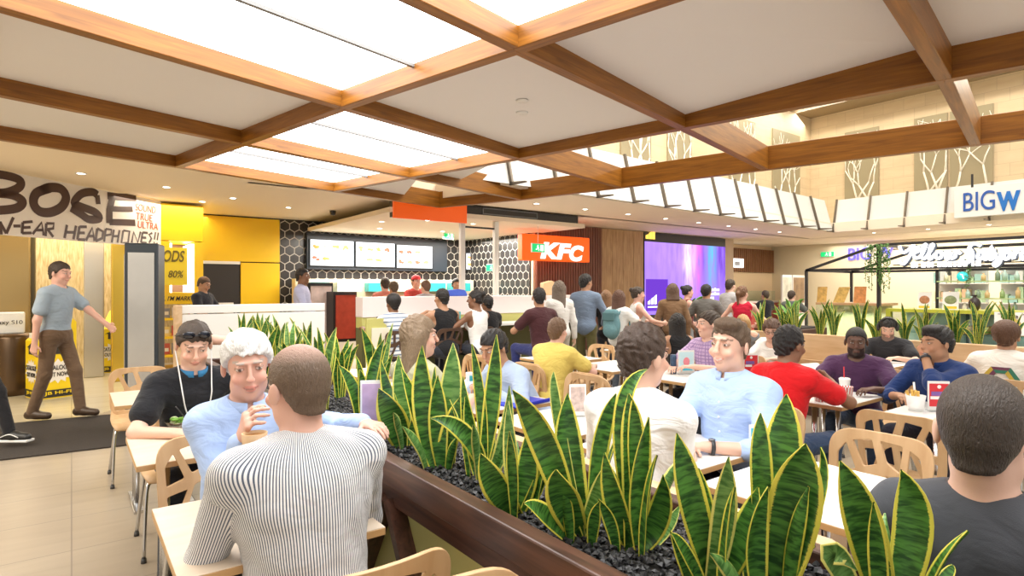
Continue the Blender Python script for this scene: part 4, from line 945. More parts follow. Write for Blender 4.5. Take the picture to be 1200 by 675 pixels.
def screen_mat():
    m = bpy.data.materials.new('purple_screen'); m.use_nodes = True; n, l = nt(m); n.remove(n['Principled BSDF'])
    tc = n.new('ShaderNodeTexCoord'); s = n.new('ShaderNodeSeparateXYZ'); l.new(tc.outputs['Generated'], s.inputs[0])
    no = n.new('ShaderNodeTexNoise'); no.inputs['Scale'].default_value = 3; no.inputs['Detail'].default_value = 6; mp = n.new('ShaderNodeMapping'); mp.inputs['Scale'].default_value = (7, 1, .8); l.new(tc.outputs['Generated'], mp.inputs[0]); l.new(mp.outputs[0], no.inputs['Vector'])
    r = n.new('ShaderNodeValToRGB'); l.new(s.outputs[0], r.inputs[0]); e = r.color_ramp.elements
    e[0].color = (.36, .20, .80, 1); e[1].color = (.16, .06, .45, 1)
    for p_, c in ((.42, (.42, .24, .85, 1)), (.50, (1.0, .80, .95, 1)), (.57, (.95, .45, .85, 1)), (.63, (.85, .14, .52, 1)), (.70, (.22, .10, .55, 1)), (.82, (.06, .50, .72, 1)), (.90, (.16, .07, .5, 1))):
        q = e.new(p_); q.color = c
    base = n.new('ShaderNodeMix'); base.data_type = 'RGBA'; base.inputs[6].default_value = (.30, .17, .78, 1); l.new(r.outputs[0], base.inputs[7])
    mr = n.new('ShaderNodeMapRange'); mr.inputs[1].default_value = .15; mr.inputs[2].default_value = .75; l.new(s.outputs[2], mr.inputs[0])
    mu = n.new('ShaderNodeMath'); mu.operation = 'MULTIPLY'; l.new(mr.outputs[0], mu.inputs[0]); m2 = n.new('ShaderNodeMapRange'); m2.inputs[1].default_value = .3; m2.inputs[2].default_value = .6; l.new(no.outputs['Fac'], m2.inputs[0]); l.new(m2.outputs[0], mu.inputs[1]); l.new(mu.outputs[0], base.inputs[0])
    em = n.new('ShaderNodeEmission'); em.inputs[1].default_value = 1.15; l.new(base.outputs[2], em.inputs[0]); l.new(em.outputs[0], n['Material Output'].inputs[0]); return m
o = MB().box((.02, -.012, z0), (L-.02, 0, z1)).build('screen', screen_mat(), vs)
SW = emis('sign_white', (1, 1, 1), 1.2)
q = HY(833, 366, 10.33); mb = MB(); x_ = xc-xb-1.15
for zz, ll in ((.62, .85), (.50, .85), (.38, .5), (.18, .45), (.02, .45)):
    k = 0
    while k*.09 < ll-.05: mb.box((x_+k*.09, -.018, q.z+zz), (x_+k*.09+.07, -.013, q.z+zz+(.075 if k % 3 else .095))); k += 1
mb.build('caption_lines', SW, vs)
MB().box((.05, -.02, z0+.1), (.95, -.012, z0+.95)).build('inset_panel', emis('deep_purple', (.17, .05, .60), .8), vs)
q = HY(761, 358, 10.33); MB().box((.12, -.024, q.z-.06), (.5, -.02, q.z-.02)).build('caption_line', SW, vs)
mb = MB()
for k, hh in enumerate((.10, .17, .24)): mb = mb.prism([(.12+k*.13, -.022, q.z+.03), (.22+k*.13, -.022, q.z+.03), (.22+k*.13, -.022, q.z+.05+hh), (.12+k*.13, -.022, q.z+hh)], (0, .004, 0))
mb.build('emblem', SW, vs)
mb = MB(); q = HY(758, 277.5, 10.33)
for k, hh in enumerate((.10, .17, .24)): mb = mb.prism([(.05+k*.13, -.016, q.z-.05), (.16+k*.13, -.016, q.z-.05), (.16+k*.13, -.016, q.z-.02+hh), (.05+k*.13, -.016, q.z-.06+hh)], (0, .008, 0))
mb.build('emblem', emis('amber_glow', (1, .62, .10), 1.2), vs)
# ---- corridor beyond the screen
cs = thing('brown_slat_panel', 'brown timber slat panel high on the corridor wall with a lit sign', 'wall panel', (0, 11.55, 0))
x0 = HY(851, 0, 11.5).x; x1 = HY(918, 0, 11.5).x; z1 = HY(884, 292, 11.5).z; z0 = HY(884, 319, 11.5).z; n = 30
MB().box((x0, .0, z0), (x1, .04, z1)).build('backing', mat('dark_slat_backing', (.10, .045, .02), .8), cs)  # dark brown board behind the slats
for k in range(n): MB().box((x0+k*(x1-x0)/n, -.05, z0), (x0+(k+.6)*(x1-x0)/n, 0, z1)).build('slat', wood('brown_slat', (.20, .08, .03), (.34, .16, .07), 2, 3, .5, 15), cs)
q = HY(853, 313, 11.4); q2 = HY(873, 305, 11.4); MB().box((q.x, -.10, q.z), (q2.x, -.05, q2.z+.05)).build('lit_sign', emis('lit_box', (1, .98, .95), 1.6), cs)
mb = MB()
for i in range(3): mb.box((q.x+.08+i*.11, -.108, q.z+.07), (q.x+.16+i*.11, -.102, q.z+.20)); mb.box((q.x+.48+i*.10, -.108, q.z+.07), (q.x+.56+i*.10, -.102, q.z+.20))
mb.build('lettering', mat('sign_grey', (.25, .22, .22), .6), cs)
fb = thing('food_counter', 'red fronted food counter at the far corridor wall', 'counter', (HY(862, 0, 10.9).x, 10.9, 0)); L = HY(915, 0, 10.9).x-HY(862, 0, 10.9).x
MB().box((0, 0, 0), (L, .5, 1.0)).build('body', mat('counter_red', (.55, .10, .08), .5), fb); MB().box((0, -.05, 1.0), (L, .5, 1.06)).build('worktop', CW, fb); MB().box((.1, .1, 1.06), (L-.2, .4, 1.4)).build('glass_case', glass(), fb)
for i, (pa, pb, c, nm, lb) in enumerate(((917, 928, (.80, .72, .5), 'pale', 'pale tall poster panel at the corridor corner'), (929, 943, (.30, .20, .12), 'brown', 'brown food picture panel beside the black kiosk post'))):
    x0 = HY(pa, 0, 10.2).x; x1 = HY(pb, 0, 10.2).x; t = thing('poster_panel', lb, 'poster', (x0, 10.2, 0)); MB().box((0, 0, 0), (x1-x0, .06, HY(920, 322, 10.2).z)).build('panel', WHITE, t); MB().box((.04, -.01, 1.0), (x1-x0-.04, 0, HY(920, 325, 10.2).z)).build('picture', mat('poster_'+nm, c, .6, var=(3, .8)), t)
# ---- store beyond: blue lettering
BLUE = mat('store_blue', (.02, .10, .42), .4)
VIO = mat('violet_sign', (.12, .10, .75), .4, emit=(.15, .12, 1), es=.5)
q0 = HX(993, 305, 20.5); q1 = HX(1046, 288, 20.5); t = thing('store_sign', 'violet blue BIG W letters on the bright store wall behind the kiosk frame', 'sign', (20.595, q0.y, q0.z)); text_obj('lettering', 'BIG W', VIO, frame((0, 0, 0), (0, -1, 0), (0, 0, 1)), q0.y-q1.y, q1.z-q0.z, .06, 0, .0, t)
q0 = HX(1118, 256, 16.15); q1 = HX(1232, 219, 16.15); t = thing('store_sign', 'white hanging sign board with blue BIG W letters on the cladding', 'sign', (16.15, q0.y, 0)); H0, H1 = q0.z, HX(1118, 222, 16.15).z; L = q0.y-q1.y
MB().box((0, -L, H0), (.08, 0, H1)).build('board', WHITE, t, .01)
for k in (.35, L-.3): MB().box((.02, -k, H1), (.05, -k+.04, H1+.3)).build('bracket', BLACKM, t)
q2 = HX(1129, 248, 16.14); text_obj('lettering', 'BIG', BLUE, frame((-.005, q2.y-q0.y, q2.z), (0, -1, 0), (0, 0, 1)), q2.y-HX(1166, 0, 16.14).y, .42, .02, 0, .0, t)
q2 = HX(1168, 248, 16.14); text_obj('lettering', 'W', mat('store_blue_bold', (.01, .16, .55), .4), frame((-.005, q2.y-q0.y, q2.z), (0, -1, 0), (0, 0, 1)), q2.y-HX(1196, 0, 16.14).y, .42, .02, 0, .05, t)
# shelves inside the store
rn = random.Random(11)
for k in range(7):
    y = 5.9-k*1.35; t = thing('store_shelf', 'white store shelf unit stocked with pale goods behind the kiosk, %s from the corner' % seq[k], 'shelf', (18.6, y, 0), 0, 'store shelves')
    MB().box((0, -1.1, 0), (.4, 0, .12)).build('base', WHITE, t); MB().box((.36, -1.1, 0), (.4, 0, 2.1)).build('back', WHITE, t)
    for z in (.6, 1.1, 1.6, 2.08): MB().box((0, -1.1, z), (.4, 0, z+.03)).build('shelf', WHITE, t)
    for z in (.63, 1.13, 1.63):
        yy = -1.05; g_ = MB(); kk = 0
        while yy < -.1:
            ww = rn.uniform(.08, .2); g = MB().box((.05, yy, z), (.3, yy+ww, z+rn.uniform(.15, .4))); c = rn.choice(((.75, .70, .45), (.35, .60, .55), (.80, .55, .35), (.70, .75, .72), (.45, .65, .40), (.8, .75, .6)))
            o = g.build('goods', mat('goods_%d' % int(c[0]*100+c[1]*10), c, .5), t); yy += ww+.02
# ---- sandwich kiosk with black frame
KX = 12.5
kf = thing('steel_pergola', 'black steel house shaped frame of the sandwich kiosk', 'frame')
A = HX(945, 317, KX); B = HX(1030, 287, KX); C_ = HX(1030, 315, KX)
def bar(a, b, w_=.05): MB().beam(a, b, w_, w_).build('bar', BLACKM, kf)
yr = -2.0
bar((KX, A.y, 0), (KX, A.y, A.z)); bar((KX, B.y, 0), (KX, B.y, B.z), .06); bar((KX, A.y, A.z), (KX, B.y, B.z)); bar((KX, A.y, A.z), (KX, yr, A.z+.0)); bar((KX, B.y, B.z), (KX, yr, B.z))
XB = 14.6
bar((XB, A.y, 0), (XB, A.y, A.z)); bar((KX, A.y, A.z), (XB, A.y, A.z)); bar((XB, A.y, A.z), (XB, B.y, B.z)); bar((KX, B.y, B.z), (XB, B.y, B.z)); bar((XB, B.y, B.z), (XB, yr, B.z)); bar((XB, A.y, A.z), (XB, yr, A.z)); bar((XB, B.y-.3, 0), (XB, B.y-.3, A.z)); bar((KX, yr, 0), (KX, yr, B.z))
NEON = emis('neon_white', (1, .97, .95), 2.2)
ns = thing('script_sign', 'glowing white script lettering on the dark rails of the kiosk', 'sign', (KX-.06, 0, 0))
for z in (A.z+.06, B.z-.10): MB().beam((.05, B.y-.25, z), (.05, yr, z), .02, .02).build('rail', BLACKM, ns)
LETSHADE = mat('letter_shadow', (.10, .12, .16), .5)  # dark tubes behind the letters imitate their grey shadow outline
MB().box((.05, B.y-.95, A.z+.02), (.07, B.y-.3, B.z-.02)).build('back_panel', BLUE, ns) if False else None
def script(pts_list, r=.026):
    for pts in pts_list:
        mb = MB(); P_ = [HX(1000+x/6, 270+y/6, KX-.06) for x, y in pts]; P_ = spl(P_, 5); mb.tube([(0, p.y, p.z) for p in P_], r, 7); l_ = mb.build('letter', NEON, ns); m3 = MB(); m3.tube([(.045, p.y-.012, p.z-.015) for p in P_], r*1.55, 6); m3.build('letter_shadow', LETSHADE, l_)
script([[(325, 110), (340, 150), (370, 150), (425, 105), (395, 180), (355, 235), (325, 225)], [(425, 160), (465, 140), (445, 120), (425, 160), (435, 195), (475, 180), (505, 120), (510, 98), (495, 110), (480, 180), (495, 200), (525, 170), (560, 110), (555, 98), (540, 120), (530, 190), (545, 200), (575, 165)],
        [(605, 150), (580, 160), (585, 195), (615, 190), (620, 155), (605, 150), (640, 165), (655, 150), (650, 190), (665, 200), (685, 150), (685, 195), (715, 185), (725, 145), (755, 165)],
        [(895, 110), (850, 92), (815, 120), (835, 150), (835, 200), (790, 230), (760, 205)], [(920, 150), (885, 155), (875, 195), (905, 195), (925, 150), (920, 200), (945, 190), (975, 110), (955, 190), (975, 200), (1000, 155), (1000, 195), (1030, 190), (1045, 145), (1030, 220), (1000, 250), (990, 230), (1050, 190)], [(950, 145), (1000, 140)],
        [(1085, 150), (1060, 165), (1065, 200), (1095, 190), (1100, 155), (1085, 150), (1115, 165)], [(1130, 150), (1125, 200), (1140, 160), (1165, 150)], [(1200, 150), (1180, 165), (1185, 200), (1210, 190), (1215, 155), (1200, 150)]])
q = HX(1068, 313, KX-.06); mb = MB(); yy = q.y
for k, ww in enumerate((.05, .03, .07, .05, .03, .06, .06, .06, .04, .06, .06, .04, .07)): mb.box((-.01, yy-ww, q.z-.01), (.0, yy, q.z+.085)); yy -= ww+(.06 if k in (1, 4, 10) else .02)
mb.build('small_letter_row', NEON, ns)
# kiosk's own back counter with pale bottles and signs
kbk = thing('kiosk_back_counter', 'pale yellow back counter of the kiosk with shelves of bottles', 'counter', (14.2, 0, 0))
MB().box((0, -2, 0), (.3, B.y-.4, 1.0)).build('body', mat('kiosk_cream', (.72, .66, .38), .6), kbk)
for z_ in (1.28, 1.62): MB().box((.05, -2, z_), (.28, B.y-.4, z_+.025)).build('shelf', mat('kiosk_green', (.40, .50, .25), .5), kbk)
rk = random.Random(31)
for z_ in (1.0, 1.305, 1.645):
    yy = -1.0
    while yy < B.y-.5:
        c_ = rk.choice(((.30, .42, .18), (.70, .62, .25), (.65, .45, .22), (.40, .55, .50), (.75, .70, .55), (.22, .30, .22))); hh_ = rk.uniform(.12, .24)
        MB().lathe([(0, 0), (.04, 0), (.04, hh_*.65), (.018, hh_*.8), (.018, hh_), (0, hh_)], (.15, yy, z_), 10).build('bottle', mat('bottle_%d' % int(c_[0]*100), c_, .3), kbk); yy += rk.uniform(.11, .26)
# display counter
GRN = mat('lime_frame', (.42, .44, .04), .45)
kc = thing('display_counter', 'glass food display counter with a lime green frame in the kiosk', 'counter', (KX+.15, 0, 0)); y0 = HX(1038, 0, KX+.15).y; zt = HX(1100, 363, KX+.15).z
MB().box((0, -2, zt-.06), (.9, y0, zt)).build('frame_top', GRN, kc); MB().box((0, y0-.08, .3), (.1, y0, zt-.06)).build('frame_side', GRN, kc); MB().box((.05, -2, 0), (.9, y0-.02, .42)).build('base', mat('kiosk_base', (.45, .36, .25), .6), kc)
MB().box((.6, -2, .42), (.64, y0-.1, zt-.06)).build('back_panel', mat('cool_case', (.62, .82, .86), .35), kc); MB().box((.02, -2, .42), (.03, y0-.1, zt-.06)).build('glass_front', glass(), kc); MB().box((.04, -2, .66), (.6, y0-.1, .675)).build('glass_shelf', glass('shelf_glass', (.9, .98, .97), .1), kc)
for k in range(5): MB().box((.58, y0-.55-k*.62, .45), (.6, y0-.50-k*.62, zt-.08)).build('mullion', mat('cool_dark', (.12, .2, .25), .3), kc)
lgt = area_light('display_case_light', (KX+.45, .9, zt-.08), .2, 40, (1, .96, .85), 3.2)
area_light('side_case_fill', (KX+.3, (A.y+y0)/2, zt-.10), .15, 14, (1, .9, .7), 1.2)  # warm lamp added to brighten the dark side case
for k in range(14):
    y = y0-.95-(k % 7)*.26-.1*(k//7); t = thing('bread_roll', 'filled bread roll in the glass counter, %s in the %s row' % (seq[k % 7], ('front', 'back')[k//7]), 'bread roll', (KX+.30+.2*(k//7), y, .676), .3*k, 'filled rolls in the counter')
    MB().ball((0, 0, .09), (.08, .12, .065), 10, 6).build('bun', mat('bun_crust', (.72, .47, .20), .6, var=(20, .2)), t); MB().ball((0, 0, .05), (.088, .128, .018), 10, 5).build('filling', mat('lettuce', (.25, .50, .08), .5), t); MB().ball((0, 0, .025), (.078, .118, .025), 10, 5).build('lower_bun', mat('bun_crust', (.72, .47, .20), .6), t)
kl = thing('side_counter', 'timber topped glass counter at the left end of the kiosk', 'counter', (KX+.15, 0, 0)); ya = A.y-.12; yb = y0+.08
zt2 = HX(1000, 355, KX+.15).z
MB().box((0, yb, zt2-.05), (.8, ya, zt2)).build('worktop', wood('warm_worktop', (.42, .25, .12), (.6, .40, .22), 1, 3, .45, 8), kl); MB().box((.1, yb, 0), (.8, ya, .5)).build('base', mat('kiosk_base2', (.70, .52, .34), .6), kl); MB().box((.02, yb, .5), (.03, ya, zt2-.05)).build('glass_front', glass(), kl); MB().box((.5, yb, .5), (.55, ya, zt2-.05)).build('back_panel', mat('case_green', (.50, .58, .36), .5), kl)
for i, (x0, y0_, x1, y1_, c, lb) in enumerate(((957, 335, 968, 353, (.60, .36, .10), 'golden menu card leaning on the kiosk worktop, leftmost of three'), (976, 335, 989, 353, (.55, .36, .10), 'tilted golden menu card on the kiosk worktop, middle of three'), (1000, 336, 1014, 355, (.60, .25, .08), 'orange brown menu card on the kiosk worktop, rightmost of three'),
                                             (1075, 337, 1091, 357, (.72, .62, .48), 'white menu card with a round dish picture on the green frame'), (1104, 337, 1123, 358, (.70, .66, .55), 'white menu card with a salad picture on the green frame'))):
    p = HX(x0, y1_, KX+.25); q = HX(x1, y0_, KX+.25); t = thing('menu_card', lb, 'menu card', (KX+.25, p.y, (zt2 if i < 3 else zt)), 0, 'menu cards on the kiosk counter'); L = p.y-q.y; H_ = q.z-p.z
    mb = MB(); sl = .10 if i == 1 else 0; mb.prism([(0, 0, 0), (0, -L, 0), (.05, -L-sl, H_), (.05, -sl, H_)], (.015, 0, 0)); mb.build('card', WHITE if i > 2 else mat('card_%d' % i, c, .5, var=(14, .7)), t)
    if i > 2:
        MB().ball((.018, -L/2, H_*.55), (.012, L*.38, H_*.24), 16, 8).build('dish_picture', mat('dish_%d' % i, ((.45, .2, .1), (.25, .3, .15))[i-3], .6, var=(20, .8)), t); MB().box((.0, -L*.9, .02), (.006, -L*.1, H_*.2)).build('caption_band', mat('caption_yellow', (.8, .6, .05), .5), t)
mb_ = thing('menu_sign', 'white menu panel with photographs at the right end of the counter', 'menu panel', (KX+.10, HX(1163, 0, KX).y, 0)); z1 = HX(1180, 366, KX).z; z0 = HX(1180, 386, KX).z-.1
MB().box((0, -1.2, z0), (.02, 0, z1)).build('board', WHITE, mb_)
for k in range(3): MB().ball((-.002, -.22-k*.36, (z0+z1)/2-.02), (.008, .14, .12), 16, 8).build('photograph', mat('dish_p%d' % k, ((.5, .35, .1), (.3, .12, .06), (.45, .3, .2))[k], .6, var=(18, .8)), mb_)
text_obj('lettering', 'The Ta', mat('marker_black', (.03, .025, .02), .7), frame((-.004, -.05, z1-.10), (0, -1, 0), (0, 0, 1)), .5, .07, .004, 0, 0, mb_)
rd = thing('round_sign', 'small turquoise round sign hanging under the script lettering', 'sign', (KX, HX(1128, 0, KX).y, HX(1128, 324, KX).z)); MB().lathe([(0, -.012), (.085, -.012), (.085, .012), (0, .012)], n=20, M=Matrix.Rotation(PI/2, 3, 'Y')).build('disc', mat('turquoise', (.03, .50, .52), .4, emit=(.03, .6, .6), es=.4), rd)
MB().tube([(-.014, -.02, -.04), (-.014, .0, .03), (-.014, .03, .04)], .01, 6).build('emblem', SW, rd); MB().tube([(0, 0, .085), (0, 0, A.z-HX(1128, 324, KX).z)], .005, 6).build('hanger', BLACKM, rd)
hv = thing('hanging_vine', 'trailing green vine hung from the peak of the kiosk frame', 'plant', (KX-.08, B.y, B.z)); rn = random.Random(4)
VINE = mat('vine_leaf', (.10, .22, .05), .6)
for k in range(16):
    mb = MB(); yy = rn.uniform(-.22, .18); L = rn.uniform(.25, .95); x = rn.uniform(-.08, .08)
    mb.tube([(x, yy, 0), (x+rn.uniform(-.03, .03), yy+rn.uniform(-.03, .03), -L*.5), (x, yy+rn.uniform(-.05, .05), -L)], .004, 5)
    z = 0
    while z > -L:
        a = rn.uniform(0, 2*PI); c = Vector((x+.03*math.cos(a), yy+.03*math.sin(a), z)); mb.ball(c, (.022, .022, .008), 6, 4, Matrix.Rotation(rn.uniform(0, 3), 3, 'X')); z -= .028
    mb.build('strand', VINE, hv)
vs2 = thing('hanging_vine', 'short green vine dangling beside the turquoise round sign', 'plant', (KX, HX(1137, 0, KX).y, A.z))
for k in range(4):
    mb = MB(); L = .25+.06*k; mb.tube([(0, .02*k, 0), (.01, .02*k, -L)], .004, 5)
    for j in range(9): mb.ball((rn.uniform(-.03, .03), .02*k+rn.uniform(-.03, .03), -L*j/9), (.02, .02, .008), 6, 4)
    mb.build('strand', VINE, vs2)
# ================================================================= FURNITURE
PLY = wood('birch_ply', (.50, .30, .14), (.66, .44, .24), 2, 1.6, .42, 7); DKB = mat('dark_brown_ply', (.085, .045, .028), .4)
PLYE = mat('ply_edge', (.50, .30, .13), .5); TOPW = mat('white_table_laminate', (.86, .85, .82), .25); TOPB = wood('beige_table_laminate', (.68, .55, .42), (.78, .66, .53), 0, 2, .4, 6)
STEEL = mat('chair_steel', (.60, .60, .60), .22, 1); DGREY = mat('charcoal_metal', (.06, .06, .06), .45)
def back_mesh():
    cu = bpy.data.curves.new('b', 'CURVE'); cu.dimensions = '2D'; cu.fill_mode = 'BOTH'; cu.extrude = .006; cu.bevel_depth = .002; cu.bevel_resolution = 1
    def poly(pts):
        s = cu.splines.new('POLY'); s.points.add(len(pts)-1); s.use_cyclic_u = True
        for p, q in zip(s.points, pts): p.co = (q[0], q[1], 0, 1)
    def rounded(pts, r, n=5):
        out = []
        for i, p in enumerate(pts):
            p = Vector(p); a = Vector(pts[i-1]); b = Vector(pts[(i+1) % len(pts)]); r_ = min(r, (a-p).length*.45, (b-p).length*.45); u = p+(a-p).normalized()*r_; v = p+(b-p).normalized()*r_
            for k in range(n+1): t = k/n; out.append(u*(1-t)**2+p*2*t*(1-t)+v*t*t)
        return out
    W_, H_ = .215, .37
    poly(rounded([(-W_*.93, 0), (W_*.93, 0), (W_, H_), (-W_, H_)], .10, 8))
    for h_ in ([(-.84, .50), (-.74, .80), (-.52, .87), (-.48, .56)], [(-.36, .56), (-.40, .89), (.06, .91), (-.08, .66)], [(.06, .62), (.20, .91), (.58, .87), (.34, .56)], [(.46, .52), (.68, .84), (.84, .70), (.82, .46)],
               [(-.82, .40), (-.40, .44), (-.62, .09), (-.76, .09)], [(-.30, .44), (-.10, .52), (-.04, .09), (-.50, .09)], [(.04, .48), (.30, .44), (.50, .09), (.08, .09)], [(.40, .40), (.82, .36), (.76, .09), (.62, .09)]):
        poly(rounded([(a*W_, b*H_) for a, b in h_], .012, 3))
    me = curve_mesh(cu); bm = bmesh.new(); bm.from_mesh(me)
    for k in range(-4, 5): bmesh.ops.bisect_plane(bm, geom=bm.verts[:]+bm.edges[:]+bm.faces[:], plane_co=(k*.045, 0, 0), plane_no=(1, 0, 0))
    for v in bm.verts:
        x, z, y = v.co; v.co = (x, -.215-.16*(z)-y+.9*x*x, .47+z)
    bmesh.ops.recalc_face_normals(bm, faces=bm.faces[:]); bm.to_mesh(me); bm.free(); me.materials.clear(); return me
BACKM = back_mesh(); BACKM.name = 'backrest'
def make_chair(name, label, m, legm, dz=0, rails=True):
    t = thing(name, label, 'chair')
    me = BACKM.copy(); me.materials.append(m); o = bpy.data.objects.new('backrest', me); COL.objects.link(o); o.parent = t; o.location.z = dz
    mb = MB(); N_ = 9; v = []; f = []
    for j in range(N_):                                     # moulded seat pan, dished, curling up at the back and down at the front
        yy = -.235+.44*j/(N_-1); zz = .452+.045*max(0, (-.13-yy)/.1)**1.6-.03*max(0, (yy-.12)/.09)**2+dz
        hw = .205-.02*max(0, (yy-.1)/.1)**2-.012*max(0, (-.15-yy)/.09)
        for i in range(7): xx = -1+2*i/6; v.append((xx*hw, yy, zz+.012*xx*xx))
    n1 = len(v); v += [(a, b, c-.012) for a, b, c in v]
    for j in range(N_-1):
        for i in range(6): q = j*7+i; f += [(q, q+1, q+8, q+7), (n1+q, n1+q+7, n1+q+8, n1+q+1)]
    for j in range(N_-1): f += [(j*7, j*7+7, n1+j*7+7, n1+j*7), (j*7+6, n1+j*7+6, n1+j*7+13, j*7+13)]
    for i in range(6): f += [(i, n1+i, n1+i+1, i+1), ((N_-1)*7+i, (N_-1)*7+i+1, n1+(N_-1)*7+i+1, n1+(N_-1)*7+i)]
    mb.add(v, f, True); mb.build('seat', m, t)
    for sx in (-1, 1):
        MB().tube(spl([(sx*.12, -.225, .50+dz), (sx*.125, -.20, .445+dz), (sx*.16, -.20, .42+dz), (sx*.205, -.235, .02)], 5), .0105, 9).build('leg', legm, t)
        MB().tube(spl([(sx*.13, .12, .435+dz), (sx*.165, .15, .42+dz), (sx*.19, .17, .36+dz), (sx*.205, .205, .02)], 5), .0105, 9).build('leg', legm, t)
        MB().tube([(sx*.155, -.20, .423+dz), (sx*.155, .15, .423+dz)], .009, 8).build('frame', legm, t)
        for yy in (-.236, .206): MB().lathe([(0, 0), (.015, 0), (.013, .025), (0, .025)], (sx*.205, yy, 0), 10).build('foot', DGREY, t)
    return t
def hide_proto(o): pass
used_c = {}
def chair(x, y, deg, label, kind='ply', group='birch ply chairs'):
    if kind not in used_c:
        used_c[kind] = make_chair('dining_chair', label, PLY if kind == 'ply' else DKB, STEEL if kind == 'ply' else DGREY, 0 if kind == 'ply' else .10); o = used_c[kind]
    else: o = dup(used_c[kind])
    o.location = (x, y, 0); o.rotation_euler = (0, 0, math.radians(deg)-PI/2); o['label'] = label; o['group'] = group; return o
def make_table(label, w_, d_, m, post=True):
    t = thing('cafe_table', label, 'table')
    mb = MB(); mb.box((-w_/2, -d_/2, .715), (w_/2, d_/2, .738)); mb.build('edge_band', PLYE, t, .002)
    MB().box((-w_/2+.0015, -d_/2+.0015, .7382), (w_/2-.0015, d_/2-.0015, .7405)).build('tabletop', m, t)
    for sx in (-1, 1):
        MB().tube([(sx*w_*.26, -.05, .02), (sx*w_*.26, -.05, .715)], .018, 10).build('post', STEEL, t); MB().tube([(sx*w_*.26, .05, .02), (sx*w_*.26, .05, .715)], .018, 10).build('post', STEEL, t)
        MB().box((sx*w_*.26-.03, -d_*.40, 0), (sx*w_*.26+.03, d_*.40, .02)).build('base', STEEL, t, .004)
    return t
used_t = {}
def table(x0, x1, y0, y1, label, m=None, group='white topped cafe tables'):
    w_, d_ = x1-x0, y1-y0; k = (round(w_, 3), round(d_, 3), m.name if m else '')
    if k not in used_t: used_t[k] = make_table(label, w_, d_, m or TOPW); o = used_t[k]
    else: o = dup(used_t[k])
    o.location = ((x0+x1)/2, (y0+y1)/2, 0); o['label'] = label; o['group'] = group; return o
# ---- first row (between the planter's bench and the chairs)
for y0, lb in ((.80, 'empty white table behind the snake plants in the right foreground'), (1.50, 'white table between the white shirt and the pale blue shirt'), (2.22, 'white table with a picture stand, left of the man in the white shirt'),
               (2.98, 'white table with trays in front of the man in the black cap'), (3.75, 'white table behind the tall snake plants near the long haired woman'), (4.70, 'white table with small stands farthest along the planter bench')):
    table(1.95, 2.61, y0, y0+.60, lb)
# ---- second row
for y0, lb in ((.93, 'white table with a red notice stand in front of the man in navy'), (1.74, 'white table with striped cups between the red and the purple shirts'), (2.95, 'white table with a blue and white card stand behind the smiling man'), (3.72, 'small white table in front of the woman with the blue backpack'), (4.50, 'white table behind the yellow shirted diner')):
    table(3.92, 4.58, y0, y0+.60, lb)
for x0, y0, lb in ((6.15, 2.32, 'white table in front of the man with headphones'), (6.15, 3.55, 'white table with a striped food box by the long bench'), (6.15, 1.35, 'white table in front of the diner in the patterned white top')):
    table(x0, x0+.66, y0, y0+.60, lb)
table(5.2, 5.86, 4.55, 5.15, 'white table beside the woman in the black sleeveless top')
# ---- beige tables left of the planter
for y0, lb in ((1.74, 'beige table between the striped shirt man and the white haired man'), (2.96, 'beige table with a salad bowl in front of the man in the black polo'), (4.55, 'empty beige table behind the man in the black polo')):
    table(.22, .80, y0, y0+.62, lb, TOPB, 'beige topped cafe tables')
G2 = 'birch ply chairs'
chair(.59, 1.57, 90, 'ply chair under the man in the striped shirt'); chair(.66, .88, -90, 'ply chair back to back with the striped shirt man'); chair(.50, 2.70, -90, 'ply chair under the white haired man'); chair(.52, 3.98, -90, 'ply chair with steel legs under the man in the black polo')
chair(.45, 5.52, -90, 'empty ply chair beside the dark display totem')
chair(2.68, 1.13, 180, 'empty ply chair with cut out back facing the empty front table'); chair(3.73, 1.27, 0, 'empty ply chair with its cut out back to us beside the red notice stand table'); chair(2.93, 1.80, 180, 'ply chair under the man in the pale blue shirt')
chair(3.42, 2.02, 0, 'ply chair under the man in the red T-shirt'); chair(5.08, 2.02, 180, 'ply chair under the man in the purple T-shirt'); chair(5.12, 1.28, 180, 'ply chair under the man in the navy shirt')
chair(5.70, 2.62, 0, 'ply chair with its cut out back behind the man in purple'); chair(2.92, 3.28, 180, 'ply chair under the man in the black cap'); chair(2.95, 4.05, 180, 'ply chair facing the planter beside the blurred yellow shirt'); 
chair(3.40, 3.25, 0, 'ply chair behind the smiling man at the card stand table'); chair(3.42, 4.02, 0, 'ply chair at the small white table near the blue backpack'); chair(3.40, 4.80, 0, 'ply chair behind the seated woman with the ponytail'); chair(5.08, 3.25, 180, 'ply chair under the man in the purple checked shirt')
chair(4.70, 4.85, 180, 'ply chair at the table behind the queue'); chair(6.20, 4.85, 180, 'ply chair under the woman in the black sleeveless top'); chair(5.70, 3.85, 0, 'ply chair by the striped food box table'); chair(5.68, 1.65, 0, 'ply chair in front of the diner in the patterned white top'); chair(2.95, 4.85, 180, 'ply chair at the farthest bench table')
for px, lb in ((463, 'dark brown cut out chair under the boy in the striped T-shirt'), (521, 'dark brown cut out chair under the man in the black singlet'), (558, 'dark brown cut out chair under the woman in the white singlet')):
    p = HY(px, 0, 7.25); chair(p.x, 7.32, 90, lb, 'dark', 'dark brown chairs at the counter bench')
p = HY(630, 0, 7.2); t = thing('high_chair_frame', 'bare steel frame of a chair standing by the counter bench', 'chair', (p.x, 7.2, 0))
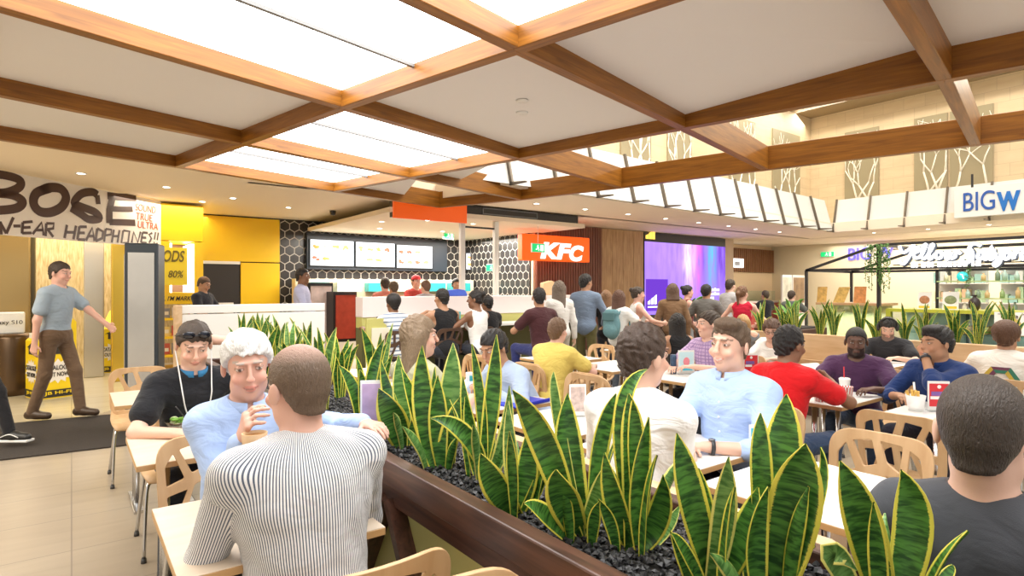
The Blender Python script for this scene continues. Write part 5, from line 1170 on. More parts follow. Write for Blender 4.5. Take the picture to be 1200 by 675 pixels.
MB().tube(spl([(-.2, -.2, .02), (-.2, -.2, .55), (.2, -.2, .58), (.21, -.22, .95), (.19, -.23, 1.0), (-.0, -.23, 1.0)], 5), .011, 8).build('frame', STEEL, t); MB().tube([(.2, .2, .02), (.2, .18, .56), (-.2, .18, .56), (-.2, .2, .02)], .011, 8).build('leg', STEEL, t); MB().box((-.2, -.2, .56), (.2, .2, .58)).build('seat', PLY, t, .008)
# ---- planter with its bench
DKW = wood('dark_walnut', (.035, .015, .010), (.12, .052, .033), 1, 2.4, .35, 16); LIME = mat('lime_laminate', (.56, .55, .22), .45)
pl = thing('planter', 'long dark wood planter with lime panels running between the two seating rows', 'planter', (0, 0, 0)); PY0, PY1 = -.4, 5.85
MB().box((.925, PY0, .775), (.985, PY1, .868)).build('rim', DKW, pl, .006); MB().box((1.49, PY0, .775), (1.545, PY1, .842)).build('rim', DKW, pl, .006); MB().box((.985, PY1-.06, .775), (1.49, PY1, .868)).build('rim', DKW, pl, .006); MB().box((.985, PY0, .775), (1.49, PY0+.06, .868)).build('rim', DKW, pl, .006)
MB().box((.985, PY0, .0), (1.0, PY1, .78)).build('side_panel', LIME, pl); MB().box((1.48, PY0, 0), (1.5, PY1, .78)).build('side_panel', LIME, pl); MB().box((1.0, PY1-.03, 0), (1.48, PY1, .78)).build('side_panel', LIME, pl)
MB().box((1.0, PY0+.02, .74), (1.48, PY1-.03, .795)).build('soil_bed', mat('soil', (.02, .018, .016), .9), pl)
MB().box((.945, PY0, .0), (.984, PY1, .07)).build('bottom_rail', DKW, pl); MB().box((.945, PY0, .70), (.984, PY1, .776)).build('top_rail', DKW, pl)
y = PY0+.15; k = 0
while y < PY1-.5:
    a = (y, .06); b = (y+.42, .72)
    if k % 2: a, b = (y, .72), (y+.42, .06)
    MB().beam((.962, a[0], a[1]), (.962, b[0], b[1]), .036, .085, (1, 0, 0)).build('brace', DKW, pl); MB().beam((.970, a[0]+.048, a[1]), (.970, b[0]+.048, b[1]), .014, .03, (1, 0, 0)).build('brace_edge', PLYE, pl)
    if k % 3 == 0: MB().box((.945, y-.06, .06), (.984, y, .72)).build('stile', DKW, pl)
    y += .46; k += 1
LW = wood('pale_bench_wood', (.56, .36, .19), (.72, .52, .32), 1, 1.8, .4, 8)
bch = thing('bench', 'pale wood bench fixed along the far side of the dark planter', 'bench', (0, 0, 0))
MB().box((1.55, .72, .45), (1.60, PY1, .80)).build('backrest', LW, bch, .012); MB().box((1.548, .72, .79), (1.615, PY1, .84)).build('back_cap', LW, bch, .018, 3); MB().box((1.60, PY0, .42), (1.93, PY1, .46)).build('seat', LW, bch, .012)
for k in range(5): MB().box((1.60, PY0+.1+k*1.4, 0), (1.85, PY0+.16+k*1.4, .42)).build('support', DKW, bch)
# gravel: uncountable
def gravel(name, lab, x0, x1, y0, y1, z, n, seed, r0=.008, r1=.014):
    rs = np.random.RandomState(seed); base = np.array([(1, 0, 0), (-1, 0, 0), (0, 1, 0), (0, -1, 0), (0, 0, 1), (0, 0, -1)], float)
    fc = np.array([(0, 2, 4), (2, 1, 4), (1, 3, 4), (3, 0, 4), (2, 0, 5), (1, 2, 5), (3, 1, 5), (0, 3, 5)])
    P_ = np.stack([rs.uniform(x0, x1, n), rs.uniform(y0, y1, n), z+rs.uniform(-.006, .012, n)], 1); S = rs.uniform(r0, r1, (n, 1, 1))*np.array((1, 1, .75))
    A = rs.normal(size=(n, 3, 3)); Qm, _ = np.linalg.qr(A); V = (base[None]*rs.uniform(.7, 1.2, (n, 6, 1))) @ Qm*S+P_[:, None]; F_ = (fc[None]+6*np.arange(n)[:, None, None]).reshape(-1, 3)
    me = bpy.data.meshes.new(name); me.from_pydata(V.reshape(-1, 3).tolist(), [], F_.tolist()); me.materials.append(mat('black_pebble', (.030, .030, .033), .42, var=(60, .7))); o = bpy.data.objects.new(name, me); COL.objects.link(o)
    return tag(o, lab, 'gravel', kind='stuff')
gravel('gravel', 'black pebbles filling the dark wood planter', .99, 1.488, .25, PY1-.04, .803, 15000, 1)
# second planter behind the long bench
pl2 = thing('planter', 'timber planter with a tall bench back in front of the sandwich kiosk', 'planter', (0, 0, 0)); QX = 7.35
MB().box((QX, -2, .0), (QX+.05, 4.6, .93)).build('bench_back', LW, pl2, .012); MB().box((QX-.45, -2, .40), (QX, 4.6, .45)).build('bench_seat', LW, pl2, .012); MB().box((QX-.40, -2, 0), (QX-.36, 4.6, .40)).build('plinth', DKW, pl2)
MB().box((QX+.05, -2, 0), (QX+.5, 4.6, .86)).build('trough', DKW, pl2)
gravel('gravel', 'dark pebbles in the planter in front of the sandwich kiosk', QX+.05, QX+.5, -.5, 4.6, .866, 1500, 2, .014, .022)
pl3 = thing('planter', 'dark square planter near the purple video screen', 'planter', (9.3, 6.9, 0)); MB().box((-.5, -.4, 0), (.5, .4, .85)).build('trough', DKW, pl3, .01); MB().box((-.45, -.35, .85), (.45, .35, .87)).build('soil_bed', mat('soil', (.02, .018, .016), .9), pl3)
pl4 = thing('planter', 'dark planter in the far gap beside the corridor', 'planter', (10.2, 5.4, 0)); MB().box((-.5, -.4, 0), (.5, .4, .80)).build('trough', DKW, pl4, .01); MB().box((-.45, -.35, .80), (.45, .35, .82)).build('soil_bed', mat('soil', (.02, .018, .016), .9), pl4)
# ---- white partition
wp = thing('partition', 'low white panelled partition with a pale wood end behind the snake plants', 'partition', (.80, 6.5, 0))
MB().box((.06, 0, 0), (1.46, .12, 1.24)).build('panel', WHITE, wp, .004); MB().box((.06, 0, 1.25), (1.46, .12, 1.33)).build('cap', WHITE, wp, .004); MB().box((0, -.02, 0), (.058, .14, 1.33)).build('end_post', LW, wp, .004)
# ---- display totem, door mat, catalogue bins
p = PY(170, 400, 6.3); tt = thing('display_totem', 'tall dark display totem with a silver face beside the shop entrance', 'display', (p.x, p.y, 0), math.radians(-18))
MB().box((-.155, -.15, 0), (.155, .15, 1.97)).build('casing', mat('totem_dark', (.03, .04, .05), .3), tt, .015); MB().box((-.12, -.158, .12), (.12, -.148, 1.87)).build('face_panel', mat('silver_face', (.52, .50, .46), .25, .7, var=(1.2, .4)), tt)
MB().box((-.163, -.12, .1), (-.153, .12, 1.85)).build('side_panel', mat('silver_face', (.52, .50, .46), .25, .7), tt)
q = [HZ(-40, 545, 0), HZ(149, 522.5, 0), HZ(149, 485, 0), HZ(-40, 502, 0)]; o = MB().prism([(a.x, a.y, .002) for a in q], (0, 0, .012)).build('door_mat', mat('mat_fibre', (.055, .045, .038), .95, bump=(150, 1), var=(90, .5))); tag(o, 'dark brown fibre door mat at the shop entrance', 'door mat')
BINY = mat('bin_yellow', (.90, .66, .01), .45); BLK = mat('print_black', (.03, .025, .02), .6); BURST = mat('burst_white', (.88, .84, .78), .6)
def cbin(px, py, Y, rz, s, lab):
    p = PY(px, py, Y); t = thing('catalogue_bin', lab, 'catalogue bin', (p.x, p.y, 0), rz); w_ = .44*s; h0 = .78*s; h1 = 1.12*s
    mb = MB(); mb.prism([(-w_/2, -w_/2, .0), (-w_/2, w_/2, 0), (-w_/2, w_/2, h1*.92), (-w_/2, w_/2-.08, h1), (-w_/2, w_/2-.14, h1*.97), (-w_/2, -w_/2, h0)], (w_, 0, 0)); mb.build('bin_body', BINY, t, .004)
    MB().box((-w_/2+.04, -w_/2+.03, h0+.0), (w_/2-.04, w_/2-.16, h0+.10)).build('catalogues', mat('paper', (.8, .78, .74), .6), t)
    for sd, M in ((0, frame((-w_/2, -w_/2-.003, 0), (1, 0, 0), (0, 0, 1))), (1, frame((w_/2+.003, -w_/2, 0), (0, 1, 0), (0, 0, 1))), (2, frame((-w_/2-.003, w_/2, 0), (0, -1, 0), (0, 0, 1)))):
        pts = []
        for k in range(28): a = 2*PI*k/28; r = (1.0 if k % 2 else .72); pts.append(M @ Vector((w_/2+math.cos(a)*r*w_*.47, .37*s+math.sin(a)*r*.17*s, 0)))
        nrm_ = M.to_3x3() @ Vector((0, 0, 1)); mb = MB(); c0 = M @ Vector((w_/2, .37*s, 0)); b0_ = len(mb.v)
        mb.add([c0+nrm_*.002]+[q_+nrm_*.002 for q_ in pts], [(0, 1+k, 1+(k+1) % 28) for k in range(28)]); mb.build('burst_print', BURST, t)
        text_obj('lettering', 'CATALOGUE', BLK, M @ Matrix.Translation((w_*.10, .385*s, .004)), w_*.8, .065*s, .003, 0, .02, t); text_obj('lettering', 'OUT NOW!', BLK, M @ Matrix.Translation((w_*.18, .295*s, .004)), w_*.64, .06*s, .003, 0, .02, t)
        mb = MB(); mb.add([M @ Vector(v) for v in ((w_*.30, .60*s, .003), (w_*.70, .60*s, .003), (w_*.70, .69*s, .003), (w_*.82, .69*s, .003), (w_*.5, .755*s, .003), (w_*.18, .69*s, .003), (w_*.30, .69*s, .003))], [tuple(range(7))]); mb.build('arrow_print', BLK, t)
        mb = MB(); mb.add([M @ Vector(v) for v in ((.0, .02, .003), (w_, .02, .003), (w_, .12*s, .003), (0, .12*s, .003))], [(0, 1, 2, 3)]); mb.build('base_band', BLK, t)
        text_obj('lettering', 'JB HI-FI', BINY, M @ Matrix.Translation((w_*.15, .045*s, .005)), w_*.7, .055*s, .003, 0, .02, t)
cbin(60, 440, 8.15, math.radians(-70), 1.0, 'large yellow catalogue bin with white starburst prints at the shop entrance'); cbin(141, 430, 10.6, math.radians(-30), 1.0, 'smaller looking yellow catalogue bin farther inside the shop entrance')
p = PY(14, 430, 8.3); t = thing('dark_drum', 'tall dark bronze drum with a white packet on it at the left edge', 'bin', (p.x, p.y, 0)); MB().lathe([(0, 0), (.24, 0), (.26, .1), (.26, .80), (.24, .86), (0, .86)], n=24).build('drum', mat('bronze_drum', (.10, .06, .03), .25, .6), t); MB().box((-.16, -.08, .86), (.14, .08, 1.16)).build('packet', WHITE, t, .02)
text_obj('lettering', 'axy S10', BLK, frame((-.14, -.085, .98), (.95, -.31, 0), (0, 0, 1)), .28, .07, .004, 0, .005, t)
# ================================================================= SNAKE PLANTS
def leaf_mat(name, inner, inner2, edge):
    m = bpy.data.materials.new(name); m.use_nodes = True; n, l = nt(m); b = n['Principled BSDF']; b.inputs['Roughness'].default_value = .38
    uv = n.new('ShaderNodeUVMap'); s = n.new('ShaderNodeSeparateXYZ'); l.new(uv.outputs[0], s.inputs[0])
    mp = n.new('ShaderNodeMapping'); mp.inputs['Scale'].default_value = (1.3, 34, 1); l.new(uv.outputs[0], mp.inputs[0])
    oi = n.new('ShaderNodeObjectInfo'); ad = n.new('ShaderNodeVectorMath'); ad.operation = 'ADD'; l.new(mp.outputs[0], ad.inputs[0])
    mul = n.new('ShaderNodeMath'); mul.operation = 'MULTIPLY'; mul.inputs[1].default_value = 60; l.new(oi.outputs['Random'], mul.inputs[0]); l.new(mul.outputs[0], ad.inputs[1])
    t = n.new('ShaderNodeTexNoise'); t.inputs['Scale'].default_value = 1.0; t.inputs['Detail'].default_value = 3; t.inputs['Distortion'].default_value = .45; l.new(ad.outputs[0], t.inputs['Vector'])
    r = n.new('ShaderNodeValToRGB'); r.color_ramp.elements[0].position = .40; r.color_ramp.elements[1].position = .60; r.color_ramp.elements[0].color = tuple(inner)+(1,); r.color_ramp.elements[1].color = tuple(inner2)+(1,); l.new(t.outputs['Fac'], r.inputs[0])
    d = n.new('ShaderNodeMath'); d.operation = 'SUBTRACT'; d.inputs[1].default_value = .5; l.new(s.outputs[0], d.inputs[0]); ab = n.new('ShaderNodeMath'); ab.operation = 'ABSOLUTE'; l.new(d.outputs[0], ab.inputs[0])
    wv = n.new('ShaderNodeTexNoise'); wv.inputs['Scale'].default_value = 7; l.new(ad.outputs[0], wv.inputs['Vector']); wm = n.new('ShaderNodeMath'); wm.operation = 'MULTIPLY_ADD'; wm.inputs[1].default_value = .10; l.new(wv.outputs['Fac'], wm.inputs[0]); l.new(ab.outputs[0], wm.inputs[2])
    g = n.new('ShaderNodeMapRange'); g.inputs[1].default_value = .445; g.inputs[2].default_value = .46; l.new(wm.outputs[0], g.inputs[0])
    mx = n.new('ShaderNodeMix'); mx.data_type = 'RGBA'; l.new(g.outputs[0], mx.inputs[0]); l.new(r.outputs[0], mx.inputs[6]); mx.inputs[7].default_value = tuple(edge)+(1,)
    l.new(mx.outputs[2], b.inputs['Base Color']); MATS[name] = m; return m
LEAF = leaf_mat('snake_leaf', (.014, .066, .012), (.085, .25, .040), (.80, .72, .10)); LEAF2 = leaf_mat('snake_leaf_light', (.05, .16, .03), (.17, .34, .09), (.80, .75, .20))
def leaf(plant, B, M, T, wd, rot=0, m=None, fold=.35, twist=0, n=15, face=None):
    """blade from B through M to T (points), widest just above the middle, lengthwise channel, pointed tip"""
    B, M, T = Vector(B), Vector(M), Vector(T); C_ = M*2-(B+T)*.5; org = Vector(plant.location); nc = 6; v = []; uv = []
    ca = Vector((0, 0, CAMH)) if face is None else Vector(face)
    for i in range(n+1):
        t = i/n; p = B*(1-t)**2+C_*2*t*(1-t)+T*t*t; tg = ((C_-B)*(1-t)+(T-C_)*t).normalized()
        vw = (ca-p).normalized(); sd = tg.cross(vw).normalized(); nn = sd.cross(tg).normalized(); a = rot+twist*(t-.4); s2 = sd*math.cos(a)+nn*math.sin(a); n2 = nn*math.cos(a)-sd*math.sin(a)
        if t < .55: ww = .40+.60*math.sin(t/.55*PI/2)
        else: ww = max(0.0, 1-((t-.55)/.45)**2.1)
        ww = ww*wd/2; ww = max(ww, .0012); th = .0035*(1-.6*t)+.0005
        wob = .06*math.sin(t*9+rot*3)
        for k in range(nc+1):
            x = -1+2*k/nc; v.append(p+s2*x*ww+n2*(fold*ww*(x*x)+wob*ww*x-fold*ww*.3)-org+n2*th); uv.append((k/nc, t))
    n1 = len(v)
    for i in range(n+1):
        for k in range(nc+1):
            q = v[i*(nc+1)+k]; x = -1+2*k/nc; j = i*(nc+1)+k; a = v[max(0, i-1)*(nc+1)+k]; b = v[min(n, i+1)*(nc+1)+k]; l_ = v[i*(nc+1)+max(0, k-1)]; r_ = v[i*(nc+1)+min(nc, k+1)]
            nr = (r_-l_).cross(b-a); nr = nr.normalized() if nr.length > 1e-12 else Vector((0, 0, 1)); v.append(q-nr*.005*(1-.75*abs(x))); uv.append(uv[j])
    W_ = nc+1; f = []
    for i in range(n):
        for k in range(nc): a = i*W_+k; f += [(a, a+1, a+W_+1, a+W_), (n1+a, n1+a+W_, n1+a+W_+1, n1+a+1)]
        a = i*W_; f.append((a, a+W_, n1+a+W_, n1+a)); a = i*W_+nc; f.append((a, n1+a, n1+a+W_, a+W_))
    me = bpy.data.meshes.new('leaf'); me.from_pydata([tuple(p) for p in v], [], f); me.materials.append(m or LEAF); ul = me.uv_layers.new(name='UVMap'); li = np.empty(len(me.loops), np.int32); me.loops.foreach_get('vertex_index', li); ul.data.foreach_set('uv', np.array(uv, np.float32)[li].ravel())
    me.polygons.foreach_set('use_smooth', np.full(len(f), True)); o = bpy.data.objects.new('leaf', me); COL.objects.link(o); o.parent = plant; return o
PG = 'snake plants in the dark planter'
GZ = .806
HERO = [
 ('snake plant in the dark planter with one leaf arching far left before the white shirt', (683, 628), [((665, 461), (668, 545), 36, 0, .02, 0), ((601, 457), (641, 527), 36, 10, -.03, 0), ((649, 436), (657, 500), 15, 30, .06, 1), ((652, 550), (662, 588), 42, 5, -.09, 0), ((614, 590), (642, 606), 26, -25, -.07, 0), ((722, 461), (701, 530), 24, -35, .05, 0), ((709, 545), (697, 592), 22, 30, -.05, 1), ((640, 500), (655, 565), 20, 25, .05, 0)]),
 ('snake plant in the dark planter with a twisted leaf tip over the white shirt', (744, 640), [((758, 433), (729, 498), 22, 30, .05, 0), ((737, 461), (742, 535), 30, -10, .02, 0), ((760, 489), (748, 572), 30, -30, -.06, 0), ((709, 530), (722, 592), 28, 15, -.01, 0), ((777, 557), (770, 612), 30, 15, -.07, 0), ((797, 592), (780, 622), 14, 10, .04, 1)]),
 ('snake plant in the dark planter with narrow upright leaves in front of the smiling man', (838, 692), [((793, 508), (812, 592), 36, -10, -.02, 0), ((854, 536), (848, 612), 30, 5, -.07, 1), ((819, 549), (828, 615), 27, 15, .02, 0), ((889, 571), (871, 632), 34, 20, -.04, 0), ((786, 625), (806, 652), 16, -20, -.03, 0), ((865, 600), (858, 650), 22, -25, .03, 0)]),
 ('largest snake plant in the dark planter with broad yellow edged leaves over the empty table', (898, 702), [((891, 484), (892, 565), 27, -10, .02, 0), ((922, 462), (914, 560), 46, 0, .05, 0), ((944, 520), (930, 605), 62, 12, -.08, 0), ((962, 524), (958, 598), 24, 45, .02, 0), ((900, 570), (885, 640), 30, -30, -.04, 0), ((955, 640), (928, 668), 30, 25, -.06, 0)]),
 ('snake plant nearest the camera in the dark planter in front of the charcoal shirt', (1040, 735), [((984, 540), (1016, 628), 44, 5, -.02, 0), ((1056, 551), (1068, 630), 42, -10, .0, 0), ((1006, 620), (1020, 665), 16, 10, .03, 0), ((1004, 668), (978, 655), 34, -30, -.05, 1), ((1116, 662), (1098, 688), 14, 0, .02, 0)]),
 ('snake plant in the dark planter with a leaf leaning left before the picture stand table', (607, 603), [((563, 531), (584, 575), 34, 15, -.05, 0), ((618, 505), (617, 560), 28, 0, .01, 0), ((652, 512), (634, 566), 15, 30, .03, 0), ((596, 470), (600, 540), 20, 20, .05, 1), ((636, 535), (625, 575), 16, -30, .02, 0)]),
 ('snake plant in the dark planter with two tall spear leaves before the bent diner', (566, 560), [((505, 490), (548, 512), 22, 5, -.06, 0), ((582, 392), (576, 478), 21, 0, .02, 0), ((553, 403), (565, 482), 15, 30, .03, 0), ((597, 452), (591, 520), 20, 15, -.01, 1), ((545, 465), (552, 515), 18, -20, .03, 0), ((543, 441), (552, 505), 18, 20, .04, 0)]),
 ('snake plant in the dark planter with wide pale leaves below the long haired woman', (515, 547), [((531, 402), (527, 475), 28, 0, .04, 1), ((495, 405), (497, 482), 27, 0, .0, 0), ((513, 440), (514, 500), 24, 10, -.01, 0), ((540, 465), (529, 508), 28, 25, -.03, 0), ((470, 430), (492, 495), 20, -20, .02, 0), ((510, 430), (512, 490), 20, 40, .05, 0)]),
 ('snake plant in the dark planter beside the purple picture stand', (478, 523), [((467, 416), (471, 472), 20, 5, .02, 1), ((444, 455), (462, 492), 36, 15, -.05, 0), ((494, 470), (486, 500), 18, -20, -.05, 0), ((447, 422), (460, 474), 20, 30, .04, 0), ((486, 440), (483, 485), 22, 35, .03, 0)]),
]
for lab, bpx, leaves in HERO:
    b = HZ(bpx[0], bpx[1], GZ); Yb = depth(b); t = thing('snake_plant', lab, 'plant', b, 0, PG)
    for i, (tp, mp_, wpx, rot, dy, lm) in enumerate(leaves):
        Y1 = Yb+dy; T = PY(tp[0], tp[1], Y1); M = PY(mp_[0], mp_[1], (Yb*.45+Y1*.55)); a = 2.4*i
        bb = b+Vector((.018*math.cos(a), .018*math.sin(a), -.03)); leaf(t, bb, M, T, wpx/FPX*Y1*.96, math.radians(rot), LEAF2 if lm else LEAF, .32, math.radians(34 if i % 2 else -28))
    for i in range(4):
        a = 1.7*i+bpx[0]; H_ = .16+.05*((i*7+bpx[1]) % 4); r_ = .05+.03*(i % 3); B2 = b+Vector((.05*math.cos(a), .05*math.sin(a), -.03)); leaf(t, B2, B2+Vector((r_*.3*math.cos(a), r_*.3*math.sin(a), H_*.55)), B2+Vector((r_*math.cos(a), r_*math.sin(a), H_)), .034+.006*(i % 3), 1.1*i, LEAF2 if i == 2 else LEAF, .32, .6)
def snake(loc, label, rnd, n=7, h=(.28, .48), group=PG, wd=(.038, .062), spread=.14):
    t = thing('snake_plant', label, 'plant', loc, 0, group); b = Vector(loc)
    for i in range(n):
        a = 2*PI*i/n+rnd.uniform(-.4, .4); r = rnd.uniform(.3, 1)*spread; H = rnd.uniform(*h); T = b+Vector((r*math.cos(a), r*math.sin(a), H)); M = b+Vector((r*.35*math.cos(a), r*.35*math.sin(a), H*.55))
        leaf(t, b+Vector((.02*math.cos(a), .02*math.sin(a), -.03)), M, T, rnd.uniform(*wd), rnd.uniform(-.9, .9), LEAF2 if rnd.random() < .25 else LEAF, .35, rnd.uniform(-.6, .6), 11)
    return t
rn = random.Random(21)
fb_ = ['beside the purple picture stand on its far side', 'second beyond the purple picture stand', 'third beyond the purple picture stand', 'fourth beyond the purple picture stand', 'fifth beyond the purple picture stand', 'sixth from the white partition', 'fifth from the white partition', 'fourth from the white partition', 'third from the white partition', 'second from the white partition']
for i, y in enumerate((2.72, 3.02, 3.32, 3.62, 3.95, 4.28, 4.60, 4.95, 5.28, 5.60)):
    snake((1.24+(.11 if i % 2 else -.10), y, GZ), 'snake plant in the dark planter, '+fb_[i], rn, 8, (.30, .50))
for i in range(20):
    y = 4.40-i*.24; snake((QX+.26+(.08 if i % 2 else -.08), y, .872), 'snake plant in the kiosk planter, %s from its far end' % ('first second third fourth fifth sixth seventh eighth ninth tenth eleventh twelfth thirteenth fourteenth fifteenth sixteenth seventeenth eighteenth nineteenth twentieth'.split()[i]), rn, 9, (.20, .50), 'snake plants in front of the kiosk', (.035, .055), .16)
def bushy(loc, lab, rnd):
    t = thing('leafy_plant', lab, 'plant', loc); b = Vector(loc)
    for i in range(22):
        a = rnd.uniform(0, 2*PI); r = rnd.uniform(.1, .38); H = rnd.uniform(.2, .5); leaf(t, b, b+Vector((r*.4*math.cos(a), r*.4*math.sin(a), H*.7)), b+Vector((r*math.cos(a), r*math.sin(a), H)), .05, rnd.uniform(-.5, .5), VINE2, .3, 0, 7)
VINE2 = mat('bright_leaf', (.12, .30, .04), .5)
bushy((9.3, 6.9, .87), 'bright green leafy plant in front of the purple screen', rn); bushy((10.2, 5.4, .82), 'green leafy plant in the far gap beside the corridor', rn)
# ================================================================= THINGS ON TABLES
def card_stand(p, rz, w_, h_, label, pic, extra=None, tilt=0):
    t = thing('picture_stand', label, 'card stand', p, rz); MB().box((-w_/2, -.002, .004), (w_/2, .004, h_)).build('card', WHITE, t); MB().box((-w_/2, -.025, 0), (w_/2, .03, .006)).build('foot', glass('acrylic', (.95, .97, .97), .25), t)
    MB().box((-w_/2+.008, -.0045, .03), (w_/2-.008, -.002, h_-.015)).build('picture', pic, t)
    if extra: extra(t, w_, h_)
    return t
TZ = .741
GRAD = mat('purple_pink_picture', (.50, .36, .62), .4, var=(9, .8))
p = HZ(435, 517, .812); card_stand((p.x, p.y, .815), math.radians(-30), .095, .27, 'narrow picture card in purple and pink standing in the planter', GRAD)
FOODP = mat('food_picture', (.52, .40, .36), .5, var=(34, .95))
p = HZ(677, 488, TZ); card_stand((p.x, p.y, TZ), -.55, .10, .19, 'white card stand with a brown round picture beside the white shirt', FOODP)
p = HZ(437, 432, TZ); card_stand((p.x, p.y, TZ), -.4, .12, .2, 'white card stand with food pictures on the far bench table', FOODP)
p = HZ(800, 439, TZ)
def cyan(t, w_, h_): MB().box((-.055, -.006, .035), (.055, -.004, .07)).build('cyan_band', mat('cyan_print', (.02, .5, .7), .4), t); MB().ball((0, -.006, .11), (.03, .003, .04), 10, 6).build('figure_print', mat('pink_print', (.75, .25, .3), .4), t)
card_stand((p.x+.05, p.y, TZ), -.5, .15, .21, 'cyan and white card stand on the table behind the smiling man', mat('cyan_white', (.55, .78, .85), .4), cyan)
p = HZ(789, 438, TZ); t = thing('drink_can', 'tall dark blue patterned can beside the cyan card stand', 'can', (p.x, p.y, TZ)); MB().lathe([(0, 0), (.026, 0), (.028, .006), (.028, .16), (.024, .17), (0, .17)], n=16).build('can_body', mat('can_blue', (.05, .09, .16), .3, .4, var=(60, .9)), t)
REDN = mat('red_print', (.62, .02, .03), .45)
def red_extra(t, w_, h_):
    MB().box((-w_*.36, -.006, h_*.52), (w_*.22, -.0045, h_*.66)).build('violet_band', mat('violet_print', (.20, .10, .35), .5), t); MB().box((-w_*.40, -.006, h_*.40), (w_*.05, -.0045, h_*.50)).build('white_band', WHITE, t); MB().ball((0, -.006, h_*.82), (.012, .002, .012), 8, 5).build('emblem', WHITE, t)
p = HZ(1100, 482, TZ); card_stand((p.x, p.y, TZ), -.75, .125, .185, 'red notice stand on the table in front of the man in navy', REDN, red_extra)
p = HZ(880, 440, TZ); card_stand((p.x, p.y, TZ), -.6, .13, .19, 'red notice stand behind the shoulder of the smiling man', REDN, red_extra)
p = HZ(951, 556, TZ); card_stand((p.x+.12, p.y+.3, TZ), -.6, .09, .13, 'small turquoise card half hidden by the largest snake plant', mat('turq_card', (.05, .45, .60), .4))
STRIPE_R = None
def stripes(name):
    m = bpy.data.materials.new(name); m.use_nodes = True; n, l = nt(m); b = n['Principled BSDF']; tc = n.new('ShaderNodeTexCoord'); s = n.new('ShaderNodeSeparateXYZ'); l.new(tc.outputs['Object'], s.inputs[0])
    at = n.new('ShaderNodeMath'); at.operation = 'ARCTAN2'; l.new(s.outputs[1], at.inputs[0]); l.new(s.outputs[0], at.inputs[1]); mu = n.new('ShaderNodeMath'); mu.operation = 'MULTIPLY'; mu.inputs[1].default_value = 2.2; l.new(at.outputs[0], mu.inputs[0]); fr = n.new('ShaderNodeMath'); fr.operation = 'FRACT'; l.new(mu.outputs[0], fr.inputs[0]); g = n.new('ShaderNodeMath'); g.operation = 'LESS_THAN'; g.inputs[1].default_value = .42; l.new(fr.outputs[0], g.inputs[0])
    mx = n.new('ShaderNodeMix'); mx.data_type = 'RGBA'; mx.inputs[6].default_value = (.86, .83, .80, 1); mx.inputs[7].default_value = (.60, .02, .02, 1); l.new(g.outputs[0], mx.inputs[0]); l.new(mx.outputs[2], b.inputs['Base Color']); return m
SRW = stripes('red_white_stripes')
def cup(p, label, r=.04, h_=.10, m=None, lid=False, straw=False, nm='paper_cup', cat='cup'):
    t = thing(nm, label, cat, p); MB().lathe([(0, 0), (r*.78, 0), (r, h_), (r*1.05, h_+.003), (r*.94, h_), (r*.72, .006), (0, .006)], n=20).build('cup_body', m or SRW, t)
    if lid: MB().lathe([(r*1.06, h_), (r*1.06, h_+.008), (r*.8, h_+.014), (0, h_+.014)], n=20).build('lid', WHITE, t)
    if straw: MB().tube([(0, 0, .02), (.01, .01, h_+.09)], .004, 7).build('straw', WHITE if straw == 1 else REDN, t)
    return t
p = HZ(992, 471, TZ); cup((p.x, p.y, TZ), 'red and white striped cup on the table before the man in purple'); p = HZ(982, 465, TZ); cup((p.x+.1, p.y, TZ), 'plain white cup with a red straw behind the striped cup', .036, .11, WHITE, True, 2)
t = cup((HZ(963, 470, TZ).x, HZ(963, 470, TZ).y, TZ), 'tall red and white striped chicken bucket near the red sleeve', .055, .15, SRW, False, False, 'food_bucket', 'bucket')
p = HZ(1073, 481, TZ); t = thing('chip_carton', 'white carton of chips beside the red notice stand', 'carton', (p.x, p.y, TZ)); MB().lathe([(0, 0), (.04, 0), (.055, .095), (.05, .095), (.036, .006), (0, .006)], n=18).build('carton_body', WHITE, t)
rn = random.Random(8)
for k in range(12): a = rn.uniform(0, 6.28); MB().box((-.006, -.006, 0), (.006, .006, .075), Matrix.Translation((.028*math.cos(a), .028*math.sin(a), .05)) @ Matrix.Rotation(rn.uniform(-.4, .4), 4, 'X')).build('chip', mat('chip_gold', (.72, .45, .10), .6), t)
MB().tube([(0, 0, .05), (.03, .02, .17)], .006, 7).build('fork', WHITE, t)
def fbox(p, rz, label):
    t = thing('food_box', label, 'food box', p, rz); mb = MB(); mb.add([(-.10, -.07, 0), (.10, -.07, 0), (.10, .07, 0), (-.10, .07, 0), (-.115, -.085, .11), (.115, -.085, .11), (.115, .085, .11), (-.115, .085, .11), (-.09, -.01, .17), (.09, -.01, .17), (.09, .01, .17), (-.09, .01, .17)], [(3, 2, 1, 0), (0, 1, 5, 4), (1, 2, 6, 5), (2, 3, 7, 6), (3, 0, 4, 7), (4, 5, 9, 8), (6, 7, 11, 10), (5, 6, 10, 9), (7, 4, 8, 11), (8, 9, 10, 11)]); mb.build('box_body', mat('box_white', (.85, .82, .76), .6), t)
    for k in (-.06, 0, .06): MB().box((k-.015, -.092, .06), (k+.015, -.084, .108)).build('red_stripe', REDN, t)
    return t
p = HZ(900, 412, TZ); fbox((p.x, p.y, TZ), -.6, 'white food box with red stripes on the table by the long bench')
p = HZ(948, 444, TZ+.05); fbox((p.x, p.y, TZ), -.2, 'white takeaway box held up near the red sleeve')
p = HZ(553, 455, TZ); t = thing('drink_carton', 'small white carton with a teal square on the black cap diner\'s table', 'carton', (p.x, p.y, TZ), -.5); MB().box((-.045, -.03, 0), (.045, .03, .12)).build('carton_body', WHITE, t, .004); MB().box((-.02, -.033, .06), (.02, -.03, .10)).build('teal_print', mat('teal_print', (.03, .35, .38), .5), t)
